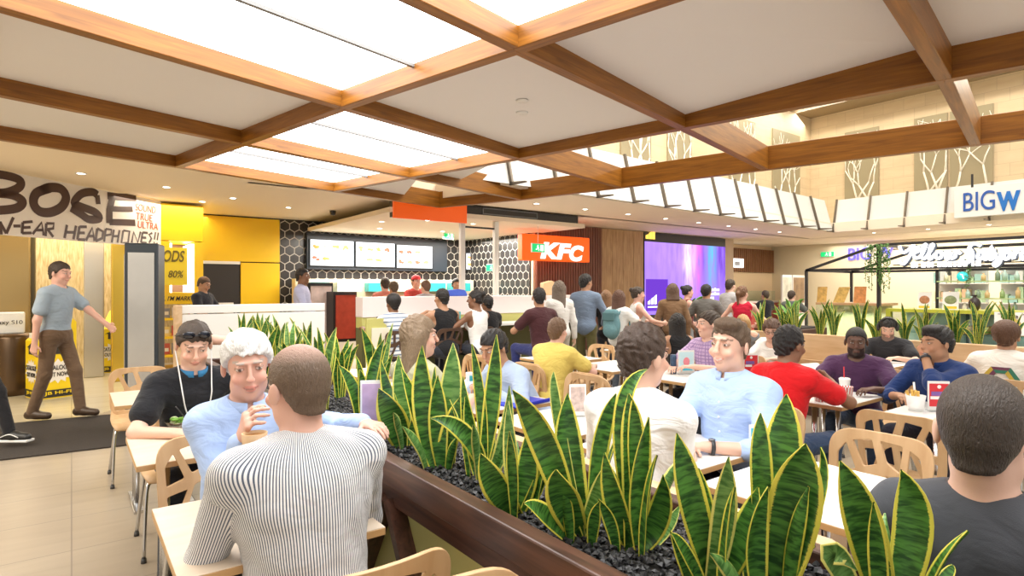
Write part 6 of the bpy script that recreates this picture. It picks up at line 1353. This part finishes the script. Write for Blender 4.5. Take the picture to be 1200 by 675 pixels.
p = HZ(610, 472, TZ); t = thing('tray', 'bright blue tray on the table of the man in the black cap', 'tray', (p.x, p.y, TZ), .2); MB().box((-.17, -.12, 0), (.17, .12, .012)).build('tray_base', mat('tray_blue', (.02, .04, .55), .4), t, .01); MB().box((-.17, -.125, .01), (.17, -.115, .025)).build('rim', mat('tray_blue', (.02, .04, .55), .4), t)
p = HZ(604, 458, TZ); cup((p.x, p.y, TZ), 'white drink cup with a white straw beside the blue tray', .038, .10, WHITE, True, 1)
p = HZ(214, 504, TZ); t = thing('salad_bowl', 'clear bowl of green salad with a black fork on the beige table', 'bowl', (p.x, p.y, TZ)); MB().lathe([(0, 0), (.05, 0), (.085, .055), (.083, .057), (.048, .005), (0, .005)], n=22).build('bowl_body', glass('bowl_plastic', (.92, .95, .90), .25), t)
for k in range(22): a = rn.uniform(0, 6.28); r = rn.uniform(0, .06); MB().ball((r*math.cos(a), r*math.sin(a), .045+.02*rn.random()), (.02, .014, .008), 7, 4, Matrix.Rotation(rn.uniform(-1, 1), 3, 'X')).build('salad_piece', mat(('salad_green', 'salad_pale')[k % 2], ((.20, .42, .06), (.62, .66, .38))[k % 2], .5), t)
MB().tube([(.02, -.02, .05), (-.04, -.06, .14)], .004, 6).build('fork', BLACKM, t)
p = HZ(455, 440, TZ); cup((p.x, p.y, TZ), 'white paper cup on the far bench table', .036, .10, WHITE, True)
# ================================================================= PEOPLE
FAIR = (.72, .45, .34); PINK = (.70, .41, .32); TAN = (.45, .24, .14); BROWN = (.24, .115, .062); DARK = (.13, .062, .038)
HB = (.045, .028, .018); BLK_H = (.012, .010, .010); MIDB = (.10, .062, .035)
def watch(inf, i, m=None):
    d = nrm(inf['WR'][i]-inf['EL'][i]); c = Vector(inf['WR'][i]-d*.025); M = Vector(d).to_track_quat('Z', 'Y').to_matrix(); s = inf['s']
    mb = MB(); mb.lathe([(.033*s, -.009), (.036*s, -.009), (.036*s, .009), (.033*s, .009)], c, 18, M); mb.build('watch_strap', mat('watch_dark', (.03, .03, .035), .4), inf['root'])
    MB().ball(c+Vector((0, 0, .034*s)), (.017, .017, .006), 12, 6).build('watch_face', mat('watch_steel', (.25, .25, .27), .2, .8), inf['root'])
def ex_sunglasses(inf):
    HP = inf['HP']; mb = MB(); m2 = Matrix([list(r) for r in inf['HR']])
    for sg in (-1, 1): mb.ball(HP(sg*.036, .073, .098), (.032, .012, .022), 12, 8, m2)
    mb.build('sunglasses_lens', mat('dark_lens', (.01, .012, .02), .08), inf['root']); MB().tube([HP(-.07, .06, .095), HP(-.088, -.02, .05)], .003, 6).tube([HP(.07, .06, .095), HP(.088, -.02, .05)], .003, 6).tube([HP(-.01, .085, .1), HP(.01, .085, .1)], .003, 6).build('sunglasses_frame', BLACKM, inf['root'])
    T = inf['T']; cord = mat('earphone_cord', (.75, .75, .75), .4); 
    for sg in (-1, 1): MB().tube(spl([HP(sg*.085, -.01, -.03), T(.47, .10, sg*.075), T(.42, .135, sg*.07), T(.34, .146, sg*.055), T(.24, .146, sg*.02), T(.16, .15, 0)], 5), .0035, 6).build('earphone_cord', cord, inf['root'])
    MB().box(tuple(Vector(T(.30, .132, -.09))-Vector((.02, .0, .03))), tuple(Vector(T(.30, .142, -.09))+Vector((.02, .01, .03)))).build('badge', mat('badge_blue', (.02, .22, .55), .5), inf['root'])
def ex_headphones(inf):
    HP = inf['HP']; mb = MB(); mb.tube([HP(.092*math.cos(a), -.01, .02+.112*math.sin(a)) for a in np.linspace(-.1, PI+.1, 15)], .011, 8)
    for sg in (-1, 1): mb.ball(HP(sg*.093, -.01, .0), (.02, .036, .042), 12, 8)
    mb.build('headphones', BLACKM, inf['root'])
def ex_buttons(inf):
    T = inf['T']; mb = MB()
    MB().box((-.012, -.003, 0), (.012, .003, .001)) 
    for k in range(5): mb.ball(T(.40-.07*k, .127 if k else .118, 0), (.006, .003, .006), 8, 5)
    mb.build('buttons', mat('button', (.75, .76, .78), .4), inf['root']); watch(inf, 0)
def mug(inf):
    pass
def tt(c, nm, kind='short', **k): return (kind, cloth('cloth_'+nm, c, **k), 'shirt')
STRIPE = cloth('striped_shirt', (.78, .77, .77), (.10, .12, .17), 'v', .0066, .42, fold=.5)
# ---- left of the planter
P1 = person('man seen from behind in a grey and white striped shirt at the nearest beige table', (347, 409, 1.80), 92, lean=13, hyaw=14, hpitch=4, h=.005, top=('long', STRIPE, 'shirt'), hair=('balding', (.105, .072, .045), .007), skin=PINK, collar=(STRIPE, .032), hands=((-.10, .38, .79), (.10, .40, .80)), elbow=((-.62, -.3, -1), (.7, -.3, -1)), wide=1.12, fat=.25, bottom=(.03, .035, .06))
LB = cloth('light_blue_shirt', (.40, .54, .84), fold=.8)
P2 = person('white haired man in a light blue shirt eating opposite the striped shirt man', (291, 393, 2.28), -92, lean=11, hyaw=-6, hpitch=10, hroll=4, h=.005, top=('long', LB, 'shirt'), hair=('short', (.80, .79, .77), .015), smile=.35, brow=(.6, .58, .55), skin=PINK, collar=(LB, .034), hands=((-.44, .20, .93), (.06, .33, .96)), palm=('down', 'in'), curl=(.3, .8), bottom=(.02, .025, .05), elbow=((-1, -.1, -.3), (-.1, .2, -1)), wide=.86)
POLO = cloth('black_polo', (.012, .013, .017))
P3 = person('man in a black polo with sunglasses on his head looking down at a salad', (228, 381, 3.25), -88, lean=12, hyaw=-4, hpitch=24, h=.0065, top=('short', POLO, 'polo_shirt'), hair=('short', HB, .010), skin=FAIR, collar=(mat('polo_blue', (.02, .16, .34), .7), .03), hands=((-.12, .04, 1.20), (.12, .42, .77)), palm=('in', 'down'), curl=(.5, .6), elbow=((-1, .3, -.3), (1, -.3, -.6)), extras=ex_sunglasses)
for i in (0, 1):
    r = P3; e = r['SH'][i]+(r['EL'][i]-r['SH'][i])*.62; d = nrm(r['EL'][i]-r['SH'][i]); M = Vector(d).to_track_quat('Z', 'Y').to_matrix(); MB().lathe([(.056, -.006), (.060, -.006), (.060, .006), (.056, .006)], Vector(e), 18, M).build('sleeve_trim', mat('polo_blue', (.02, .16, .34), .7), r['root'])
# mug held by the white haired man
w_ = P2['root'].matrix_basis @ Vector(P2['WR'][1]) if False else Matrix.LocRotScale(P2['root'].location, P2['root'].rotation_euler, None) @ Vector(P2['WR'][1])
c_ = w_+Vector((.02, -.10, .0)); t = thing('mug', 'tan paper wrapped cup held up by the white haired man', 'cup', c_); MB().lathe([(0, -.04), (.034, -.04), (.042, .045), (.038, .045), (.032, -.03), (0, -.03)], n=20).build('mug_body', mat('mug_tan', (.62, .42, .24), .6), t); MB().lathe([(0, .035), (.038, .035)], n=20).build('drink', mat('tea', (.35, .16, .04), .3), t)
# ---- first row right of the planter
WS = cloth('white_shirt', (.84, .84, .84), fold=.9)
P4 = person('brown haired man seen from behind in a white shirt opposite the smiling man', (757, 384, 2.46), 8, lean=12, hyaw=-14, hpitch=3, h=.005, top=('long', WS, 'shirt'), hair=('short', (.052, .030, .020), .016), skin=FAIR, collar=(WS, .03), hands=((-.12, .36, .79), (.06, .33, .79)), wide=1.06, bottom=(.03, .03, .04), elbow=((-.5, -.3, -1), (.30, -.6, -1)))
P5 = person('smiling brown haired man in a pale blue shirt and dark watch at the white table', (853, 376, 2.93), 184, lean=5, hyaw=-4, hpitch=2, hroll=-3, h=.0045, top=('rolled', LB, 'shirt'), hair=('quiff', (.11, .068, .040), .008), skin=FAIR, collar=(LB, .036), hands=((-.06, .37, .775), (.03, .42, .775)), curl=(.5, .5), smile=1, bottom=(.02, .022, .035), extras=ex_buttons, elbow=((-1, -.2, -.8), (1, -.2, -.8)))
P6 = person('man with cropped dark hair seen from behind in a charcoal T-shirt, right foreground', (1155, 443, 1.29), 4, lean=-8, h=.005, top=('tee', cloth('charcoal_knit', (.035, .038, .045), fold=.35), 'shirt') if False else ('short', cloth('charcoal_knit', (.062, .066, .078), fold=.35), 'shirt'), hair=('buzz', (.045, .032, .024), .005), skin=FAIR, collar=(mat('collar_black', (.012, .012, .014), .8), .018), hands=((-.10, .40, .79), (.10, .40, .79)), elbow=((-.35, -.2, -1), (.35, -.2, -1)), wide=.93)
P7 = person('woman with long light brown hair in profile behind the tall snake plants', (494, 372, 3.62), 5, lean=6, hyaw=-22, fem=True, h=.007, top=tt((.45, .44, .30), 'olive_cream', 'short'), hair=('long', (.23, .16, .10), .014), skin=FAIR, hands=((-.1, .4, .8), (.1, .4, .8)))
P8 = person('man with black hair in a pale blue shirt bent over his tray', (577, 390, 4.12), 178, lean=38, hyaw=10, hpitch=22, h=.007, top=('long', cloth('grey_blue_shirt', (.42, .52, .70)), 'shirt'), hair=('short', BLK_H, .014), skin=TAN, hands=((-.14, .46, .80), (.14, .44, .80)))
P9 = person('broad diner in a yellow T-shirt with brown hair at the middle table', (655, 374, 5.2), 6, lean=12, hyaw=10, h=.009, top=tt((.72, .56, .14), 'mustard', 'short'), hair=('short', (.16, .09, .05), .012), skin=PINK, fat=.45, wide=1.2, hands=((-.2, .42, .80), (.15, .42, .80)))
# ---- second row
P10 = person('man in a bright red T-shirt with short black hair facing the man in purple', (927, 384, 3.72), -2, lean=16, hyaw=-12, hpitch=6, h=.0065, top=tt((.62, .008, .012), 'red', 'short'), hair=('short', BLK_H, .012), skin=BROWN, hands=((-.12, .42, .86), (.12, .42, .90)), curl=(.7, .7), bottom=(.03, .06, .13), palm=('in', 'in'))
P11 = person('bearded man in a purple T-shirt facing us across the striped cups', (1003, 386, 4.42), 196, lean=15, hyaw=8, hpitch=8, h=.0065, top=tt((.075, .028, .082), 'purple', 'short'), hair=('buzz', BLK_H, .006), skin=DARK, beard=(.85, (.012, .009, .008)), hands=((-.14, .42, .79), (.15, .40, .79)), wide=1.12, fat=.2, bottom=(.05, .08, .14))
P12 = person('man in a navy shirt with black hair resting his chin on his hand', (1096, 384, 3.95), 172, lean=12, hyaw=-26, hpitch=4, h=.0065, top=('rolled', cloth('navy_shirt', (.012, .035, .14)), 'shirt'), hair=('quiff', BLK_H, .012), skin=TAN, collar=(cloth('navy_shirt', (.012, .035, .14)), .032), hands=((.03, .20, 1.05), (.10, .36, .78)), palm=('back', 'down'), curl=(.9, .5), elbow=((-.5, .7, -.9), (1, -.2, -.7)), extras=lambda i: watch(i, 0), bottom=(.03, .03, .05))
P13 = person('bearded man in black with headphones looking down on the long bench', (1040, 374, 6.25), 190, lean=12, hyaw=14, hpitch=34, h=.008, top=tt((.022, .022, .026), 'black_tee', 'short'), hair=('short', BLK_H, .008), skin=FAIR, beard=(.7, (.04, .022, .015)), hands=((-.14, .40, .79), (.14, .40, .79)), extras=ex_headphones, wide=1.08)
def ex_emblem(inf):
    T = inf['T']; root = inf['root']; cols = ((.45, .32, .04), (.03, .16, .10), (.13, .035, .07)); nm = ('ochre', 'green', 'plum')
    for ring in range(6):
        a0 = ring*PI/3; a1 = a0+PI/3
        for j, (r0, r1) in enumerate(((.055, .085), (.085, .115))):
            pts = [T(.27+r*math.sin(a), -.125-.0*r, r*math.cos(a)*1.15) for r, a in ((r0, a0), (r1, a0), (r1, a1), (r0, a1))]; c = (ring+j) % 3
            F_ = Vector(inf['F']); MB().prism([Vector(p)-F_*.014 for p in pts], F_*.03).build('back_emblem', mat('emblem_'+nm[c], cols[c], .8), root)
P14 = person('curly haired diner in a white top with a hexagonal coloured emblem on the back', (1180, 379, 4.6), 2, lean=14, h=.007, top=tt((.80, .76, .70), 'cream_top', 'short'), hair=('afro', (.10, .045, .022), .012), skin=TAN, hands=((-.15, .4, .8), (.15, .4, .8)), extras=ex_emblem, wide=1.1)
P15 = person('man in a lilac checked shirt in profile behind the smiling man', (829, 366, 5.35), 176, lean=8, hyaw=-28, h=.008, top=('short', cloth('lilac_check', (.50, .36, .56), (.30, .20, .40), 'g', .03, .3), 'shirt'), hair=('short', HB, .011), skin=FAIR, hands=((-.12, .42, .82), (.12, .42, .8)))
P16 = person('woman in a black sleeveless top with dark hair seated with her back to us', (793, 369, 6.6), 60, lean=8, hyaw=-20, fem=True, h=.009, top=('tank', cloth('cloth_black_tank', (.012, .012, .014)), 'top'), hair=('long', BLK_H, .012), skin=TAN, hands=((-.1, .4, .82), (.15, .4, .82)))
P17 = person('blond girl resting her chin on her hand by the striped food box', (870, 370, 7.6), 190, lean=12, hyaw=12, hpitch=12, fem=True, h=.010, top=tt((.20, .22, .25), 'grey_top', 'short'), hair=('bob', (.48, .30, .13), .010), skin=FAIR, hands=((-.02, .22, .98), (.1, .4, .8)), curl=(.9, .5), palm=('back', 'down'))
P18 = person('curly brown haired person in white with glasses behind the red T-shirt', (904, 377, 6.1), 195, lean=12, hyaw=6, hpitch=14, fem=True, h=.009, top=tt((.80, .79, .76), 'white_top', 'short'), hair=('short', (.10, .05, .03), .024), skin=FAIR, glasses=True, hands=((-.1, .42, .8), (.1, .42, .8)))
# ---- at the counter bench
G3 = None
P19 = person('boy in a white T-shirt with grey hoops at the counter bench', (460, 346, 7.95), 92, lean=10, h=.009, seat=.56, top=('short', cloth('hooped_tee', (.80, .82, .84), (.20, .26, .36), 'h', .055, .36), 'shirt'), hair=('afro', BLK_H, .008), skin=BROWN, hands=((-.32, .36, .96), (.12, .42, .96)), scale=True)
P20 = person('man in a black singlet with cropped dark hair at the counter bench', (517, 339, 8.35), 92, lean=10, hyaw=8, h=.009, seat=.56, top=('tank', cloth('cloth_black_tank', (.012, .012, .014)), 'singlet'), hair=('short', BLK_H, .006), skin=TAN, hands=((-.14, .28, 1.16), (.16, .42, .96)), curl=(.9, .5), wide=1.08)
P21 = person('woman in a white singlet with a black bun at the counter bench', (556, 341, 8.45), 98, lean=9, hyaw=34, fem=True, h=.009, seat=.56, top=('tank', cloth('cloth_white_tank', (.80, .80, .78)), 'singlet'), hair=('bun', BLK_H, .008), skin=BROWN, hands=((-.16, .40, .97), (.1, .42, .97)))
P22 = person('person in a black top half hidden beside the woman in the white singlet', (570, 347, 8.9), 92, lean=10, h=.011, seat=.56, top=tt((.012, .012, .014), 'black_tee2', 'short'), hair=('short', BLK_H, .010), skin=BROWN, hands=((-.1, .4, .97), (.15, .4, .97)))
P23 = person('man in a maroon T-shirt seen from behind at the end of the counter bench', (631, 338, 7.9), 84, lean=8, hyaw=-24, h=.009, seat=.60, top=tt((.06, .018, .022), 'maroon', 'short'), hair=('short', BLK_H, .008), skin=TAN, beard=(.7, (.02, .012, .01)), hands=((-.15, .4, .95), (.2, .36, .95)), bottom=(.03, .04, .16))
# ---- standing queue
st = dict(pose='stand', lean=2)
dn = ((-.23, .04, .78), (.23, .04, .78)); fwd = ((-.16, .32, 1.02), (.16, .32, 1.02)); HANG = ('in', 'in')
person('woman in a long white blouse with grey brown hair in the queue', (655, 330, 8.3), 64, hyaw=-20, fem=True, h=.010, top=('long', cloth('white_blouse', (.78, .76, .72)), 'blouse'), hair=('long', (.16, .12, .09), .012), skin=FAIR, hands=dn, palm=HANG, bottom=(.55, .50, .42), **st)
person('man in a grey blue shirt and olive trousers standing in profile in the queue', (687, 322, 8.65), 30, hyaw=-30, h=.010, top=('long', cloth('slate_shirt', (.18, .24, .34)), 'shirt'), hair=('short', BLK_H, .012), skin=TAN, hands=((-.2, .2, .95), (.2, .26, .96)), palm=HANG, bottom=(.14, .13, .05), **st)
person('short woman in black with light brown hair beyond the blue backpack', (710, 341, 9.2), 50, fem=True, h=.011, top=('long', cloth('black_jumper', (.014, .014, .016)), 'jumper'), hair=('long', (.26, .14, .07), .012), skin=FAIR, hands=dn, palm=HANG, scale=True, **st)
PB = person('woman in a white T-shirt with long brown hair wearing a teal backpack', (726, 341, 8.1), 12, hyaw=20, fem=True, h=.010, top=tt((.80, .81, .80), 'white_tee', 'short'), hair=('long', (.11, .05, .03), .012), skin=FAIR, hands=fwd, palm=HANG, scale=True, bottom=(.10, .12, .15), **st)
person('woman in a white singlet with a dark bun facing right in the queue', (749, 337, 8.5), -30, hyaw=-6, fem=True, h=.010, top=('tank', cloth('cloth_white_tank', (.80, .80, .78)), 'singlet'), hair=('bun', HB, .010), skin=PINK, hands=((-.14, .34, .98), (.14, .34, 1.0)), palm=HANG, bottom=(.2, .2, .22), scale=True, **st)
person('tall person in a brown coat in front of the purple screen', (788, 333, 9.0), 45, h=.011, top=('long', cloth('brown_coat', (.22, .13, .07)), 'coat'), hair=('bob', (.12, .07, .045), .012), skin=FAIR, hands=dn, palm=HANG, bottom=(.09, .06, .045), **st)
person('woman in a dark red singlet with tied dark hair before the purple screen', (807, 335, 10.0), -30, fem=True, h=.011, top=('tank', cloth('dark_red_tank', (.16, .012, .018)), 'singlet'), hair=('bun', BLK_H, .009), skin=PINK, hands=((-.2, .2, .9), (.2, .25, .95)), palm=HANG, bottom=(.3, .32, .34), **st)
person('man in a grey T-shirt with black hair before the purple screen', (828, 334, 9.2), 25, hyaw=-10, h=.011, top=tt((.15, .145, .135), 'grey_tee', 'short'), hair=('short', BLK_H, .012), skin=TAN, hands=((-.2, .1, .85), (.2, .2, .9)), palm=HANG, bottom=(.05, .05, .055), **st)
person('man in a pale grey shirt at the right edge of the purple screen', (857, 328, 11.0), -10, h=.012, top=('short', cloth('pale_grey_shirt', (.48, .48, .50)), 'shirt'), hair=('short', HB, .010), skin=FAIR, hands=dn, palm=HANG, **st)
person('woman in a bright red sleeveless top with a brown ponytail, seen from behind', (870, 336, 8.7), 30, hyaw=-30, fem=True, h=.010, top=('tank', cloth('crimson_tank', (.52, .012, .04)), 'top'), hair=('pony', (.16, .075, .035), .010), skin=PINK, hands=((-.2, .2, .92), (.2, .25, .95)), palm=HANG, bottom=(.02, .02, .025), wide=1.1, **st)
person('man in black at the red fronted food counter', (896, 341, 13.0), 70, h=.013, top=('short', cloth('black_tee3', (.015, .015, .02)), 'shirt'), hair=('short', HB, .010), skin=TAN, hands=fwd, palm=HANG, scale=True, **st)
person('man in grey and black beside the brown food picture panel', (928, 341, 12.0), 20, hyaw=-20, h=.013, top=('short', cloth('green_grey_tee', (.10, .11, .10)), 'shirt'), hair=('short', HB, .010), skin=FAIR, hands=fwd, palm=HANG, scale=True, **st)
# ---- behind the counter and at the shops
def ex_cap(inf):
    HP = inf['HP']; mb = MB(); M = Matrix([list(r) for r in inf['HR']]); mb.lathe([(.088, .04), (.088, .07), (.072, .11), (.03, .13), (0, .132)], inf['HC'], 18, M); mb.prism([HP(-.06, .07, .048), HP(.06, .07, .048), HP(.045, .16, .04), HP(-.045, .16, .04)], Vector(HP(0, 0, .006))-Vector(HP(0, 0, 0))); mb.build('cap', mat('cap_red', (.55, .02, .03), .7), inf['root'])
person('server in a red cap and red shirt behind the counter', (488, 323, 11.2), -80, h=.012, top=tt((.50, .06, .05), 'red_uniform', 'short'), hair=('short', HB, .008), skin=FAIR, hands=fwd, palm=HANG, extras=ex_cap, **st)
person('customer in grey with brown hair in front of the red capped server', (498, 329, 10.3), 95, h=.012, top=tt((.40, .36, .36), 'grey_customer', 'short'), hair=('short', (.16, .08, .05), .010), skin=FAIR, hands=dn, palm=HANG, **st)
person('customer in a salmon top with dark hair at the left of the counter', (451, 326, 10.6), 80, h=.012, top=tt((.62, .22, .16), 'salmon', 'short'), hair=('short', HB, .010), skin=FAIR, hands=dn, palm=HANG, **st)
person('short customer in orange beside the salmon topped customer', (461, 330, 10.2), 80, h=.012, top=tt((.60, .25, .14), 'orange_tee', 'short'), hair=('short', MIDB, .010), skin=TAN, hands=dn, palm=HANG, scale=True, **st)
person('server in cream working in the kitchen beside the white posts', (535, 327, 11.0), 250, h=.012, top=tt((.62, .58, .5), 'cream_uniform', 'short'), hair=('short', BLK_H, .010), skin=TAN, hands=fwd, palm=HANG, **st)
person('man in a lilac white shirt walking past the hexagon tiled wall', (356, 315, 9.6), -30, hyaw=-8, h=.011, top=('long', cloth('lilac_shirt', (.50, .52, .74)), 'shirt'), hair=('short', BLK_H, .010), skin=BROWN, hands=((-.2, .2, .95), (.2, .24, .95)), palm=HANG, **st)
person('man in a dark polo looking down beside the yellow column', (240, 325, 9.6), -40, hpitch=22, h=.010, top=tt((.018, .02, .03), 'dark_polo', 'short'), hair=('balding', HB, .006), skin=TAN, hands=((-.14, .30, 1.02), (.14, .30, 1.02)), palm=HANG, wide=1.1, fat=.2, **st)
person('man in a pale blue T-shirt walking past the yellow catalogue bin', (72, 308, 6.7), -37, pose='stand', lean=4, hpitch=8, h=.009, top=tt((.34, .42, .50), 'pale_blue_tee', 'short'), hair=('short', HB, .010), skin=PINK, hands=((-.20, .46, 1.06), (.24, -.06, .84)), palm=HANG, bottom=(.16, .10, .06), feet=((-.09, .22, .085), (.09, -.20, .10)), shoe=(.06, .035, .02))
def ex_sneaker(inf):
    for i in (0, 1): a = inf['AN'][i]; d_ = a[2]-.085; MB().prism([(a[0]-.05, a[1]-.085, .002+d_), (a[0]+.05, a[1]-.085, .002+d_), (a[0]+.05, a[1]+.20, .002+d_), (a[0]-.05, a[1]+.20, .002+d_)], (0, 0, .024)).build('white_sole', WHITE, inf['root'], .008); MB().tube(spl([(a[0]+.052, a[1]-.05, .05+d_), (a[0]+.052, a[1]+.04, .08+d_), (a[0]+.050, a[1]+.12, .05+d_)], 5), .005, 6).build('white_stripe', WHITE, inf['root'])
person('walker in black trousers and black sneakers with white soles at the left edge', (-30, 318, 5.45), -37, pose='stand', lean=4, h=.009, top=tt((.05, .05, .055), 'dark_walker', 'short'), hair=('short', HB, .010), skin=FAIR, hands=dn, palm=HANG, bottom=(.015, .015, .018), feet=((-.09, .33, .085), (.09, -.25, .10)), shoe=(.02, .02, .022), extras=ex_sneaker)
# backpack on the woman's back
r = PB; Mw = Matrix.LocRotScale(r['root'].location, r['root'].rotation_euler, None); T = r['T']; c = Vector(T(.24, -.205)); t = thing('backpack', 'teal grey backpack on the back of the woman in the white T-shirt', 'backpack', Mw @ c, r['root'].rotation_euler.z)
F = Field((-.2, -.16, -.26), (.2, .14, .28), .011); F.ell((0, 0, -.02), (.13, .075, .19), None, .03); F.ell((0, -.05, -.09), (.10, .055, .09), None, .03); F.cone((-.06, 0, .15), (.06, 0, .15), .05, .05, .04); V, Q = F.mesh(1); TEAL = mat('teal_canvas', (.12, .25, .28), .8, bump=(40, .3)); np_obj('bag_body', V, Q, TEAL, t)
MB().box((-.09, -.095, .05), (.09, -.07, .16)).build('flap', mat('teal_canvas_dark', (.08, .18, .20), .8), t, .01)
for sg in (-1, 1):
    pts = [Vector(T(.40, -.13, sg*.085))-c, Vector(T(.475, -.05, sg*.09))-c, Vector(T(.43, .10, sg*.10))-c, Vector(T(.27, .13, sg*.125))-c, Vector(T(.13, .05, sg*.17))-c, Vector(T(.10, -.12, sg*.12))-c]; MB().tube(spl(pts, 5), .011, 8).build('strap', TEAL, t)
p = HX(1141, 358, 12.7); t = thing('vase', 'small dark round vase on the lime green kiosk frame', 'vase', (12.75, p.y, HX(1100, 363, KX+.15).z)); MB().lathe([(0, 0), (.05, 0), (.085, .07), (.09, .14), (.06, .21), (.03, .23), (.03, .25), (0, .25)], n=18).build('vase_body', mat('vase_dark', (.03, .02, .018), .4), t); MB().lathe([(.03, .25), (.045, .27), (.04, .275), (.0, .26)], n=18).build('lip', mat('vase_dark', (.03, .02, .018), .4), t)
